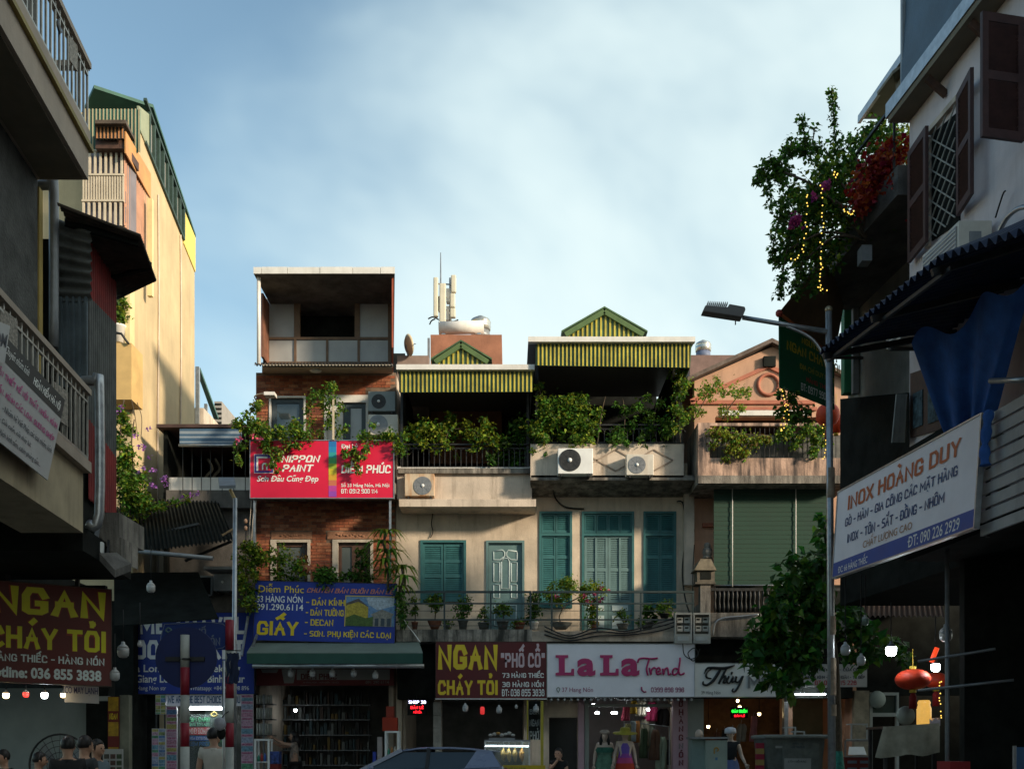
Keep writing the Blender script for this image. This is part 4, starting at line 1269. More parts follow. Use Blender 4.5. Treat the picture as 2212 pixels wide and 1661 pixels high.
q = MB();q.box((-14,23.4,0.1),(-8.9,24.28,4.9));q.build('dark_ground_floor',BLACKISH,yh)
for f,nm in ((.35,'wall_conduit'),(.72,'wall_conduit')):
    q = MB();q.tube(smooth_path([wallpt(f,15.6,.03),wallpt(f + .01,12.5,.03),wallpt(f - .01,9,.03),wallpt(f,5,.03)],4),.022,6);q.build(nm,CREAM2,yh)
# lower front: balconies in yellow
q = MB();q.box((-12,22.9,P(0,862,22.9).z),(P(284,0,22.9).x,23.6,P(0,740,22.9).z));q.build('lower_balcony',M('ochre balcony front',(0.60,0.40,0.16),0.8,0.12,2),yh)
q = MB();q.box((P(274,0,23.2).x,23.1,P(0,760,22.9).z),(P(284,0,23.2).x,23.4,P(0,560,22.9).z));q.build('balcony_post',MATS['light yellow pilaster'],yh)
q = MB();q.tube([P(250,718,22.85),P(262,720,22.85),P(278,742,22.85)],0.03,6);q.build('hand_rail',IRON,yh)
t = thing('potted_shrub','bushy green shrub in a pale tub on the sunny yellow balcony','plant',P(257,738,22.9))
q = MB();q.lathe([(0.10,0),(0.15,0.35),(0.17,0.36),(0.17,0.4),(0,0.4)],P(257,740,23.1),14);q.build('tub',WHITE,t)
rg = random.Random(3)
q = MB();leaves(q,pclumps([(258,668,14),(265,690,12),(256,650,10),(268,655,9),(262,708,8)],23.1,0.1,rg),240,0.16,rg,(0,1,2));q.build('foliage',[G_MID,G_YEL,G_DARK],t)
q = MB();q.tube([P(257,708,23.1),P(259,660,23.1)],0.02,5);q.build('stem',M_STEM,t)
# flowering climber down the yellow front
t = thing('purple_vine','tall climber with purple flowers hanging in front of the yellow wall','plant',P(275,1110,22.6))
rg = random.Random(4)
lst = [(252,880,12),(262,900,14),(270,925,16),(262,950,18),(275,975,20),(270,1005,22),(285,1035,24),(268,1060,24),(295,1065,22),(310,1090,18),(335,1095,12),(355,1098,10),(285,1090,24),(256,1030,16),(380,1085,8),(405,1072,7)]
q = MB();leaves(q,pclumps(lst,22.6,0.25,rg,3),2300,0.15,rg,(0,0,1,2));q.build('foliage',[G_MID,G_DARK,G_YEL],t)
q = MB()
for ln in ([(260,1110),(258,1000),(262,900),(268,862)],[(280,1110),(290,1040),(284,960),(290,905)],[(300,1110),(340,1098),(380,1088),(418,1065)]):
    q.tube(smooth_path([P(x,y,22.6) for x,y in ln],4),0.015,5)
q.build('stem',M_STEM,t)
PURP = leafmat('purple petal',(0.34,0.14,0.46),0.3)
q = MB()
for (u,v) in ((300,965),(312,965),(320,925),(322,985),(325,1047),(330,1015),(310,1010),(333,1050),(392,1072),(412,1068),(425,1065),(300,1018),(352,1035),(360,1045),(255,890),(262,880),(292,940),(358,1030)):
    leaves(q,[(P(u,v,22.35),0.05)],7,0.09,rg,(0,),0.2,1.4)
stuff(q.build('flowers',PURP,t))
q = MB();
for ln in ([(284,862),(292,900),(298,950)],[(296,868),(306,900),(305,940)]):
    q.tube(smooth_path([P(x,y,22.4) for x,y in ln],4),0.008,4)
q.build('twig',M_STEM,t)
# far houses behind
t = thing('far_house','small far house with a stepped teal sheet roof behind the yellow wall','house',P(440,1500,33))
q = MB();q.box((P(395,0,33).x,33,0),(P(440,0,33).x,37,P(0,880,33).z));q.build('wall',CREAM2,t)
q = MB();q.slab(P(424,800,33),P(433,800,33),P(472,905,38),P(462,905,38),(0,0,0.1));q.build('roof',SL,t)
q = MB();q.bar(P(427,792,32.9),P(427,915,32.9),0.12);q.build('post',GALV,t)
q = MB();q.bar(P(445,872,34),P(445,930,34),0.1);q.build('post',GALV,t)
t = thing('far_tower_block','grey banded far block at the foot of the sky beside the brick house','building',P(475,1500,60))
q = MB();q.box((P(463,0,60).x,60,0),(P(479,0,60).x,64,P(0,866,60).z));q.build('wall',M('grey far wall',(0.3,0.28,0.26),0.9,0.1),t)
for k in range(5):
    part('window_band',BLACKISH,t,(463.5,870 + k * 10,478.5,874 + k * 10,59.97,0.02))
# low dark house beside the brick house
lh = thing('low_house','low dark house between the yellow wall and the brick house, striped blind rolled down','house',P(450,1741,24.3))
x0,x1 = P(356,0,24.2).x,P(550,0,24.2).x
q = MB();q.box((x0,24.2,P(0,1062,24.2).z),(x1,28,P(0,1030,24.2).z));q.build('parapet',WHITE,lh)
q = MB();q.box((x0,28,3.5),(x1,28.2,P(0,918,24.2).z));q.build('rear_wall',BLACKISH,lh)
q = MB();q.box((x0,24.1,3.5),(x0 + 0.1,28,P(0,925,24.2).z));q.build('side_wall',BLACKISH,lh)
q = MB();q.box((x0 - .1,23.9,P(0,922,23.9).z),(x1,28.3,P(0,915,23.9).z));q.build('roof',M('rust dark roof',(0.07,0.04,0.035),0.8,0.3,3),lh)
q = MB();q.box((x0 + .1,24.0,P(0,1100,24.2).z),(x1,28,P(0,1062,24.2).z));q.build('floor_beam',CONCD,lh)
q = MB();q.box((x0,24.25,3.6),(x1,24.5,P(0,1100,24.2).z));q.build('wall',CONCD,lh)
BLU = M('blue awning cloth',(0.04,0.09,0.15),0.8,0.1,3)
PBL = M('pale awning cloth',(0.20,0.24,0.28),0.8,0.1,3)
q = MB()
for k,(va,vb,mi) in enumerate(((925,930,0),(930,936,1),(936,941,0),(941,945,1),(945,952,0),(952,955,1),(955,961,0))):
    q.slab(P(388,vb,23.8 - .03 * k),P(522,vb,23.8 - .03 * k),P(522,va,23.83 - .03 * k),P(388,va,23.83 - .03 * k),(0,0.02,0),mi)
aw = q.build('striped_blind',[BLU,PBL],lh)
q = MB();q.tube([P(386,961,23.6),P(524,961,23.6)],0.035,8);q.build('blind_bar',GALV,aw)
for u in (395,415,435,455,480,505,530):
    q = MB();q.bar(P(u,924,23.95),P(u,1062,23.95),0.015);q.build('wire',IRON,lh)
for u in (436,452):
    q = MB();q.tube(smooth_path([P(u,1062,25),P(u + 8,1030,25),P(u + 22,1012,25),P(u + 12,990,25)],4),0.04,6);q.build('rack_frame',BLACKISH,lh)
# sheet canopy over the travel shop
q = MB();q.corr(P(240,1200,21.6),P(505,1165,21.6),P(470,1080,24.1),P(236,1072,24.1),30,0.03,'sine');q.build('canopy_sheet',M('black corrugated sheet',(0.016,0.018,0.016),0.95,0.3,4,spec=.08),lh)
q = MB();q.tube([P(262,1186,21.5),P(460,1205,21.5)],0.05,8);q.build('gutter_pipe',GREYM,lh)
for (pa,pb) in (((270,1150),(380,1172)),((300,1160),(430,1130)),((400,1210),(500,1168))):
    q = MB();q.bar(P(*pa,22.6),P(*pb,22.4),0.05);q.build('canopy_strut',IRON,lh)
part('upper_window',BLACKISH,lh,(412,1246,455,1282,24.1,0.1))
q = MB();wall_holes(q,408,1242,459,1286,24.05,0.1,[(412,1246,455,1282)]);q.build('window_frame',GREYM,lh)
part('rain_hood',GALV,lh,(440,1222,505,1228,23.4,0.7))
q = MB();q.slab(P(247,1352,20.9),P(472,1336,20.9),P(428,1236,23.4),P(246,1238,23.4),(0,0,0.02));q.build('black_awning',M('black awning cloth',(0.010,0.012,0.011),1.0,0.3,3,spec=.05),lh)
ac_unit('dark recessed air conditioner under a tin hood above the blue travel sign',461,1238,500,1275,23.8,(481,1256,14),GREYM,0.3)
# near building on the right
rb = thing('shutter_building','near right white building with brown shutters, deep eave and blue tarpaulin top','building',S(8.5,8,0.12))
RW = M('mauve white render',(0.70,0.62,0.62),0.85,0.12,1.2,0.15,streak=0.25,dirt=(0.2,0.16,0.15))
BRSH = M('brown shutter paint',(0.075,0.035,0.032),0.6,0.2,6,0.1)
XR,YR = 7.0,13.96
q = MB();sbox(q,XR,XR + 5,-9,YR,4.25,10.215);q.build('wall',RW,rb)
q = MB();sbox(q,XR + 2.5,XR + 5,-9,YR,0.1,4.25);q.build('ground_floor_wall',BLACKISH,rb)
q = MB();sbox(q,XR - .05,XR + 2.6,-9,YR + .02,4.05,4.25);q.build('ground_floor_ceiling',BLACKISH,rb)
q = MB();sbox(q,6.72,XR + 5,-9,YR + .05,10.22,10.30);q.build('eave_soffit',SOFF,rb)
q = MB();sbox(q,6.70,6.78,-9,YR + .08,10.305,10.50);q.build('gutter',GALV,rb)
TARP = M('blue grey tarpaulin',(0.075,0.12,0.17),0.55,0.25,1.2,0.3)
q = MB()
n = 26
def tp(kk,jj):
    y = -9 + (YR + 9 - .02) * kk / n;z = 10.62 + (12.05 - 10.62) * jj / 4
    return S(6.9 + 0.03 * math.sin(kk * 2.1 + jj),y,z)
q.grid(tp,n,4)
q.build('tarpaulin',TARP,rb)
q = MB();sbox(q,7.0,XR + 5,-9,YR - .1,10.305,12.0);q.build('roof_storey',BLACKISH,rb)
q = MB();sbox(q,7.05,XR + 5,-9,7.0,12.0,17.0);q.build('shade_storeys',RW,rb)  # unseen storeys added to keep the sun off the left building
q = MB();q.bar(S(6.92,YR,10.3),S(6.92,YR,12.1),0.07);q.build('corner_post',GREYM,rb)
for y in (13.0,12.0,11.0,10.0):
    q = MB();q.bar(S(6.75,y,10.17),S(XR,y,9.95),0.05,0.09);q.build('eave_bracket',DKWOOD,rb)
def wall_shutter(pa,pb,z0,z1,nm='shutter'):
    """louvred leaf standing between floor-plan points pa and pb"""
    pa,pb = Vector((pa.x,pa.y,0)),Vector((pb.x,pb.y,0))
    t = (pb - pa).normalized();nn = Vector((t.y,-t.x,0)) * 0.045
    W_ = (pb - pa).length
    def quad(x0,x1,za,zb_,q,off=Vector((0,0,0)),n=nn):
        q.slab(pa + t * x0 + Vector((0,0,za)) + off,pa + t * x1 + Vector((0,0,za)) + off,pa + t * x1 + Vector((0,0,zb_)) + off,pa + t * x0 + Vector((0,0,zb_)) + off,n)
    q = MB();st = 0.075;zm = (z0 + z1) / 2
    quad(0,st,z0,z1,q);quad(W_ - st,W_,z0,z1,q)
    for (a,b) in ((z0,z0 + .1),(zm - .05,zm + .05),(z1 - .1,z1)):
        quad(st,W_ - st,a,b,q)
    leaf = q.build(nm,BRSH,rb)
    me = MB();w2 = W_ - 2 * st
    me.hexa([Vector(x) for x in ((0,-.004,-.020),(w2,-.004,-.020),(w2,.004,-.020),(0,.004,-.020),(0,.034,.016),(w2,.034,.016),(w2,.042,.016),(0,.042,.016))])
    me = me.mesh('slat');me.materials.append(BRSH)
    rot = Matrix(((t.x,nn.normalized().x,0,0),(t.y,nn.normalized().y,0,0),(0,0,1,0),(0,0,0,1)))
    mw = []
    for (a,b) in ((z0 + .1,zm - .05),(zm + .05,z1 - .1)):
        k = int((b - a) / 0.055)
        for i in range(k):
            mw.append(Matrix.Translation(pa + t * st + Vector((0,0,a + (i + .5) * (b - a) / k))) @ rot)
    pieces('slat',me,None,leaf,mw)
zt1,zb1 = W(2022,283,XR).z,W(2022,519,XR).z
wall_shutter(W(1967,0,XR - .06),W(2006,0,XR - .12),zb1 - .03,zt1 + .05)
wall_shutter(W(2073,0,XR - .05),W(2104,0,XR - .16),zb1 - .03,zt1 + .05)
wall_shutter(P(2117,0,11.2),P(2207,0,11.3),P(0,375,11.9).z,P(0,122,11.9).z)
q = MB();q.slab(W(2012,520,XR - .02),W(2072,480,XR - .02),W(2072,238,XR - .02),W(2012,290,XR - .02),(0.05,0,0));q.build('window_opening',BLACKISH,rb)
y0w,y1w = W(2012,0,XR).y,W(2072,0,XR).y
q = MB()
for i in range(7):
    f = i / 6;za,zb_ = zb1,zt1
    def gp(ff,z): return S(XR - .05,y0w + (y1w - y0w) * ff,z)
for i in range(-7,8):
    for sgn in (1,-1):
        pts = []
        for s_ in range(0,25):
            f = s_ / 24;z = zb1 + (zt1 - zb1) * ((i / 7.0) + sgn * f * 0.42)
            if zb1 <= z <= zt1: pts.append(gp(f,z))
        if len(pts) > 1: q.bar(pts[0],pts[-1],0.014)
q.build('window_grille',M('pale grille',(0.35,0.34,0.30),0.6,0.15,6),rb)
q = MB();sbox(q,XR - .06,XR + .02,y1w - .02,y0w + .02,zt1 + .03,zt1 + .10);q.build('window_head',CREAM2,rb)
q = MB();sbox(q,XR - .04,XR + .02,y0w,y0w + .1,zb1,zt1);q.build('window_jamb',CREAM2,rb)
# brown casement, curtain and dark boards below the blue awning
q = MB();q.slab(W(1966,945,XR - .03),W(2072,915,XR - .03),W(2072,770,XR - .03),W(1966,806,XR - .03),(0.06,0,0));q.build('casement_frame',DKWOOD,rb)
CURT = M('patterned blue curtain',(0.08,0.13,0.15),0.9,0.6,9)
for (ua,ub,va,vb) in ((1972,1992,850,925),(2004,2060,845,915)):
    q = MB();q.slab(W(ua,vb,XR - .045),W(ub,vb - (ub - ua) * .4,XR - .045),W(ub,va - (ub - ua) * .5,XR - .045),W(ua,va,XR - .045),(0.01,0,0));q.build('curtain_pane',CURT,rb)
q = MB()
q.grid(lambda i,j: W(1931 + i * 2.6 + j * 4 - (1 - j) * (6 - i * .4),955 - j * 105,XR - .1 - .05 * (i % 2)),10,1)
tag(q.build('white_curtain',M('grey white cloth',(0.35,0.36,0.33),0.9,0.2,5)),'grey white curtain hanging beside the brown casement on the right','curtain')
q = MB();sbox(q,XR - .08,XR - .01,12.4,YR,4.25,5.6);q.build('dark_boarding',BLACKISH,rb)
# blue corrugated awning
aw = thing('corrugated_awning','dark blue corrugated awning jutting over the right pavement','awning',S(7,11,6.6))
XO = 5.2
o1,o2,o3 = W(1769,761,XO),W(2030,556,XO),W(2232,492,XO)
i1,i2,i3 = S(XR,o1.y + .25,6.85),S(XR,o2.y,6.8),S(XR,o3.y,6.7)
NAVY = M('navy corrugated sheet',(0.014,0.024,0.060),0.55,0.3,4,metal=0.2)
q = MB();q.corr(i1,i2,o2,o1,22,0.035,'sine',rows=3,sag=-0.05);q.build('sheet',NAVY,aw)
q = MB();q.corr(i2,i3,o3,o2,10,0.035,'sine',rows=3,sag=-0.05);q.build('sheet',NAVY,aw)
for f in (0.05,0.5,0.95):
    q = MB();q.bar(i1.lerp(i2,f) - Vector((0,0,.09)),o1.lerp(o2,f) - Vector((0,0,.09)),0.05,0.07);q.build('rafter',IRON,aw)
q = MB();q.bar(o1 - Vector((-.12,0,.1)),o2 - Vector((-.12,0,.1)),0.04);q.build('edge_rail',IRON,aw)
# wall unit above the awning
def street_ac(label,y0,y1,zb_,xs):
    zt_ = zb_ + 0.55
    t = thing('air_conditioner',label,'air conditioner',S(xs,(y0 + y1) / 2,zb_))
    q = MB();sbox(q,xs,XR - .05,y0,y1,zb_,zt_);c_ = q.build('casing',ACW,t)
    q = MB();sbox(q,xs - .012,xs - .002,y0 + .05,y1 - .03,zb_ + .04,zt_ - .04);q.build('coil_grille',GREYM,t)
    q = MB()
    for k in range(9): sbox(q,xs - .018,xs - .013,y0 + .05,y1 - .04,zb_ + .06 + k * .05,zb_ + .075 + k * .05)
    stuff(q.build('grille_bars',ACW,t))
    q = MB();sbox(q,xs + .12,xs + .26,y0 - .012,y0 - .002,zb_ + .28,zb_ + .42);q.build('service_panel',GREYM,t)
    for y in (y0 + .1,y1 - .1):
        q = MB();q.bar(S(xs,y,zb_ - .03),S(XR,y,zb_ - .03),0.04);q.build('bracket',IRON,t)
street_ac('white outdoor air conditioner above the blue awning on the right wall',11.9,12.75,7.18,6.56)
street_ac('outdoor air conditioner half hidden by the blue awning below the open brown shutter',13.0,13.8,6.95,6.6)
cable('grey looping hoses above the right air conditioner',[W(2150,470,6.9),W(2166,420,6.9),W(2172,412,6.9)],0.01)
cable('thick pale hose curving up at the right edge above the blue awning',[W(2158,500,6.85),W(2175,470,6.85),W(2200,450,6.85),W(2230,445,6.85)],0.03,mat=GALV)
# blue tarpaulin curtain
CLOTH = M('bright blue cloth',(0.03,0.115,0.40),0.85,0.25,3,0.2)
TL_,TR_ = P(1975,745,12.0),P(2235,590,9.9)
BL_,BR_ = P(2050,940,12.4),P(2142,896,11.3)
q = MB();NU,NV = 28,14
def drape(i,j):
    f,g = i / NU,j / NV
    top = TL_.lerp(TR_,f);bot = BL_.lerp(BR_,f)
    g2 = g ** 1.2
    p = top.lerp(bot,g2)
    w_ = math.sin(f * 21 + g * 2) * 0.07 * (0.3 + g) + math.sin(f * 9 + 1) * 0.10
    p += Vector((-0.7,-0.7,0)).normalized() * w_
    p.z -= 0.22 * math.sin(math.pi * f) * g
    p.z += 0.10 * math.sin(f * 13) * (1 - g)
    return p
q.grid(drape,NU,NV)
tp_ = thing('blue_tarpaulin','bright blue tarpaulin slung under the right awning and knotted over the white slats','tarpaulin',BR_)
ob = q.build('cloth',CLOTH,tp_)
q = MB()
tail = [P(2137,885,10.95),P(2132,920,10.95),P(2127,970,10.95),P(2128,1004,10.95)]
q.tube(smooth_path(tail,4),[.03 + .035 * abs(math.sin(k * .9)) for k in range(13)],8);q.build('knotted_tail',CLOTH,tp_)
# slatted white screen
sc_ = thing('slatted_screen','white horizontal slat screen to the right of the tilted stainless steel sign','screen',S(6.4,10.5,3.9))
ye,ys = 11.25,9.6
n = 9
SLM = M('off white slat',(0.45,0.43,0.41),0.7,0.12,3,streak=0.3)
me = MB();me.hexa([S(6.44,ys,0) ,S(6.47,ys,0),S(6.47,ye,0),S(6.44,ye,0),S(6.44,ys,.118),S(6.47,ys,.118),S(6.47,ye,.118),S(6.44,ye,.118)])
pieces('slat',me.mesh('slat'),SLM,sc_,[Matrix.Translation((0,0,3.82 + k * 0.15)) for k in range(n)])
for y in (ye - .05,10.4,ys + .1):
    q = MB();q.bar(S(6.5,y,3.8),S(6.5,y,5.2),0.04);q.build('screen_post',IRON,sc_)
q = MB();q.tube([W(2140,822,6.2),W(2235,818,6.2)],0.03,8);q.build('pipe',GALV,sc_)
# stainless steel workshop sign
INX_O = M('orange red print',(0.55,0.13,0.04),0.5,0.08)
INX_B = M('navy print',(0.025,0.07,0.20),0.5,0.08)
INX_T = M('tan print',(0.45,0.24,0.13),0.5,0.08)
INX_BAND = M('blue print band',(0.035,0.085,0.36),0.5,0.08)
s = Sign('workshop_sign','big white workshop sign with orange and navy lettering and a blue foot band',P(1799,1246,14.7),P(2104,1137,11.1),P(1811,1063,14.7),0.06,M('white sign sheet',(0.88,0.84,0.88),0.5,0.05,2),frame=GALV,frame_w=0.02)
s.tf('INOX HOÀNG DUY',0.10,0.045,0.90,0.285,INX_O,0.03)
s.tf('GÒ - HÀN - GIA CÔNG CÁC MẶT HÀNG',0.085,0.325,0.89,0.485,INX_B,0.015)
s.tf('INOX - TÔN - SẮT - ĐỒNG - NHÔM',0.115,0.50,0.82,0.665,INX_B,0.015)
s.tf('CHẤT LƯỢNG CAO',0.255,0.67,0.62,0.815,INX_T,0.005)
s.shape([(0,0.835),(1,0.835),(1,1),(0,1)],INX_BAND,0.003,'foot_band',px=False)
s.tf('ĐC: 66 HÀNG THIẾC',0.05,0.855,0.30,0.975,TXTW,0.01)
s.tf('ĐT: 090 226 2929',0.60,0.86,0.92,0.975,TXTW,0.01)
q = MB()
for y in (11.4,13.0,14.4):
    q = MB();q.bar(S(6.42,y,4.4),S(XR,y,4.4),0.05);q.build('bracket',IRON,s.root)
    q = MB();q.bar(S(6.40,y,5.0),S(XR,y,5.0),0.05);q.build('bracket',IRON,s.root)
# corner building on the right
cb = thing('corner_building','right corner building with a pale wall, green post and overgrown upper balcony','building',S(9,15,0.12))
GREYP = M('pale grey panel',(0.30,0.29,0.26),0.8,0.2,1.5,0.2,streak=0.3)
XC,YC = 8.0,18.2
z6 = P(0,845,16.5).z
zb3 = P(0,562,16).z
q = MB();sbox(q,XC,XC + 4,YR + .01,YC,6.0,zb3 + .4);q.build('wall',GREYP,cb)
q = MB();q.hexa([S(XC - .1,YR + .01,4.05),S(XC + 4,YR + .01,4.05),S(XC + 4,YC + .1,4.05),S(XC - .1,YC + .1,4.05),S(XC - .1,YR + .01,6.5),S(XC + 4,YR + .01,6.5),S(XC + 4,YC + .1,7.85),S(XC - .1,YC + .1,7.85)]);q.build('dark_lower_wall',BLACKISH,cb)
q = MB();q.bar(P(1831,580,18.0),P(1831,850,18.0),0.18,0.18);q.build('green_post',M('green paint',(0.02,0.18,0.075),0.6,0.15,3),cb)
q = MB();q.bar(P(1847,560,17.75),P(1847,850,17.75),0.10,0.1);q.build('grey_post',GREYM,cb)
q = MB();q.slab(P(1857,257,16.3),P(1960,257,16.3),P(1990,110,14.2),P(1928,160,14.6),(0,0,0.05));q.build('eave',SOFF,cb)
q = MB();q.bar(P(1856,258,16.25),P(1960,108,14.2),0.05,0.12);q.build('gutter',GALV,cb)
q = MB();q.slab(P(1935,225,14.9),P(1990,190,14.2),P(1990,80,14.2),P(1935,145,14.9),(0.2,0,0));q.build('roof_wall',GREYP,cb)
zb3 = P(0,562,16).z
q = MB();sbox(q,6.9,XC,14.1,17.8,zb3,zb3 + .42);q.build('balcony',CONCD,cb)
q = MB();q.bar(S(6.9,14.2,zb3 + 1.35),S(6.9,17.8,zb3 + 1.35),0.04);q.build('balcony_rail',IRON,cb)
for y in (14.2,15.4,16.6,17.8):
    q = MB();q.bar(S(6.9,y,zb3 + .42),S(6.9,y,zb3 + 1.35),0.03);q.build('balcony_bar',IRON,cb)
q = MB();q.box((6.25,13.75,.1),(9.6,13.9,4.05));q.build('shop_shade_screen',BLACKISH,cb)  # black screen added to stand for the dark shop interior
part('junction_box',GREYM,cb,(1862,528,1884,562,15.0,0.2))
# unseen block added past the frame to keep the sun off the lower floors
tb = thing('shade_block','unseen plain block added beyond the right corner to shade the house fronts','building',(18,10,0.12))
q = MB();q.box((11.6,-2,0),(44,15.2,9.3));q.build('wall',CREAM2,tb)
q = MB();q.box((11.4,-2.2,9.3),(44.2,15.4,9.6));q.build('parapet',CONC,tb)
# canvas canopy with the green lettered valance
gc = thing('lettered_canopy','brown canvas canopy with a green lettered valance at the right corner','awning',P(1740,880,16.8))
g_bl,g_br = P(1684,836,16.0),P(1803,884,17.6)
g_tl,g_tr = P(1683,676,16.0),P(1803,772,17.6)
q = MB();q.slab(g_bl,g_br,g_tr,g_tl,(0.01,-0.01,0));
GREENV = M('green vinyl valance',(0.010,0.11,0.045),0.6,0.15,2)
sv = Sign('x','x',g_bl,g_br,g_tl,0.012,GREENV,parent=gc)
YT = M('ochre yellow print',(0.50,0.36,0.02),0.5,0.1)
sv.tf('NGUYỄN TOÀN',0.38,0.12,1.05,0.26,YT,0.02)
sv.tf('NGAN CHÁY TỎI',0.12,0.25,1.1,0.45,YT,0.03)
sv.tf('ĐỊA CHỈ DUY NHẤT',0.34,0.50,1.0,0.64,YT,0.01)
sv.tf('HÀNG THIẾC',0.46,0.66,0.92,0.77,M('red print',(0.45,0.03,0.03),0.5,0.1),0.03)
sv.tf('ĐT: 0977 990 689',0.36,0.81,0.98,0.92,TXTW,0.02)
q = MB();q.slab(g_tl,g_tr,P(1826,640,17.6),P(1778,560,15.6),(0,0,0.02));q.build('canvas',M('brown canvas',(0.14,0.085,0.045),0.9,0.2,2),gc)
q = MB();q.tube([g_tl,g_tr],0.03,8);q.build('front_bar',M('orange bar',(0.45,0.12,0.04),0.6,0.1),gc)
q = MB();q.ball(g_tl,0.06,10);q.build('bar_cap',M('red cap',(0.5,0.08,0.06),0.6),gc)
q = MB();q.bar(g_tr,S(XC,17.6,g_tr.z),0.04);q.build('side_arm',IRON,gc)
# bougainvillea on the upper balcony
rg = random.Random(11)
bv_ = thing('bougainvillea','rambling bougainvillea spilling over the upper right balcony against the sky','plant',P(1850,520,15.6))
main = [(1930,300,40),(1880,320,45),(1840,350,50),(1800,380,50),(1770,420,50),(1860,400,55),(1920,400,50),(1740,450,42),(1800,470,50),(1850,480,45),(1720,500,34),(1770,520,40),(1900,460,45),(1940,350,35),(1740,550,32),(1780,570,26),(1815,530,28)]
thin = [(1700,540,26),(1690,480,26),(1705,420,24),(1690,370,20),(1670,360,20),(1655,380,18),(1700,330,16),(1730,320,18),(1765,320,18),(1640,390,12),(1660,410,14),(1725,590,20),(1710,620,14),(1755,600,18),(1690,600,12),(1680,560,14),(1900,275,20),(1870,285,22),(1850,310,20),(1690,440,16),(1668,440,12)]
q = MB()
leaves(q,pclumps(main,15.6,0.55,rg,5),3900,0.13,rg,(0,0,1,1,2))
leaves(q,pclumps(thin,15.6,0.4,rg,4),1100,0.12,rg,(0,0,1))
shoots = [[(1805,330),(1803,280),(1800,230),(1797,198)],[(1740,330),(1738,290),(1730,255)],[(1690,400),(1672,350),(1650,362),(1632,390)],[(1780,370),(1730,325),(1695,335),(1675,372)],[(1705,330),(1710,300)],[(1755,310),(1760,275)],
          [(1720,480),(1700,540),(1688,610),(1684,640)],[(1740,520),(1730,590),(1722,640)],[(1770,540),(1762,600),(1758,630)],[(1690,440),(1672,520),(1668,560)]]
for ln in shoots:
    pts = smooth_path([P(x,y,15.2) for x,y in ln],5)
    cl = [(p,0.07) for p in pts]
    leaves(q,cl,8 * len(pts),0.11,rg,(0,1))
q.build('foliage',[G_DARK,G_MID,G_YEL],bv_)
q = MB()
for ln in shoots:
    q.tube(smooth_path([P(x,y,15.2) for x,y in ln],4),0.010,4)
for (u,v) in ((1700,540),(1690,370),(1760,420),(1800,380),(1850,340),(1740,560),(1930,300)):
    q.tube(smooth_path([P(1870,520,15.2),P((1870 + u) / 2,(520 + v) / 2 - 30,15.0),P(u,v,15.2)],4),0.018,5)
q.build('stem',M_STEM,bv_)
REDL = leafmat('scarlet bract',(0.30,0.025,0.012),0.35)
MAGL = leafmat('magenta bract',(0.42,0.05,0.22),0.35)
q = MB();leaves(q,pclumps([(1900,380,36),(1930,360,36),(1940,410,34),(1880,420,34),(1900,345,22),(1860,440,22)],14.6,0.25,rg,3),1000,0.12,rg,(0,),0.3,1.3);stuff(q.build('scarlet_bracts',REDL,bv_))
q = MB();leaves(q,pclumps([(1784,400,10),(1720,475,12),(1712,482,8),(1760,425,6)],14.7,0.05,rg),110,0.09,rg,(0,),0.3,1.3);stuff(q.build('magenta_bracts',MAGL,bv_))
# fairy-light strings
FAIRY = M('fairy light glow',(1,0.7,0.15),0.4,0,emis=1.1,emcol=(1.0,0.62,0.10))
strings = [('left outer edge of the bougainvillea',[(1745,420),(1742,480),(1735,540),(1710,560)],14.3,16),('middle of the bougainvillea',[(1775,400),(1778,460),(1774,520),(1772,580)],14.3,16),
           ('canopy below the bougainvillea',[(1776,560),(1774,600),(1770,620),(1784,626)],14.2,12),('green valance above the pink balcony',[(1688,840),(1694,880),(1688,930),(1702,905),(1700,870)],15.8,18),
           ('gap beside the lamp post',[(1778,918),(1782,960),(1778,990)],16.5,9),('dangling red lanterns by the dark shop post',[(2031,1470),(2031,1510),(2032,1550)],14.0,10),('top of the bougainvillea',[(1800,370),(1806,380),(1812,372)],14.3,5),('flowers over the balcony slab',[(1825,455),(1832,460),(1846,458)],14.3,7)]
for (lb_,pts,dd,n) in strings:
    pp = smooth_path([P(x,y,dd) for x,y in pts],8)
    q = MB();q.tube(pp,0.003,4,0)
    for k in range(n):
        c = pp[int(k * (len(pp) - 1) / max(1,n - 1))]
        q.ball(c + Vector((rg.uniform(-.02,.02),0,rg.uniform(-.02,.02))),0.010,6,1)
    tag(q.build('fairy_light_string',[CABLE,FAIRY]),'string of tiny yellow fairy lights on the ' + lb_ if not lb_.startswith('dang') else 'string of tiny amber lights beside the red lanterns at the dark shop post','string lights','fairy lights')
# signs on the house row
RED = M('crimson sign vinyl',(0.66,0.010,0.05),0.5,0.06,1.5)
BLUE = M('royal blue sign vinyl',(0.014,0.04,0.30),0.5,0.08,1.5)
MAROON = M('maroon sign vinyl',(0.105,0.006,0.008),0.5,0.12,1.5)
MAROON2 = M('maroon backlit vinyl',(0.13,0.010,0.006),0.5,0.12,1.5)
YEL = M('yellow print',(0.78,0.56,0.02),0.5,0.05)
ORP = M('coral print',(0.62,0.22,0.13),0.5,0.05)
WHT = TXTW
PURPLE = M('violet print',(0.05,0.03,0.26),0.5,0.06)
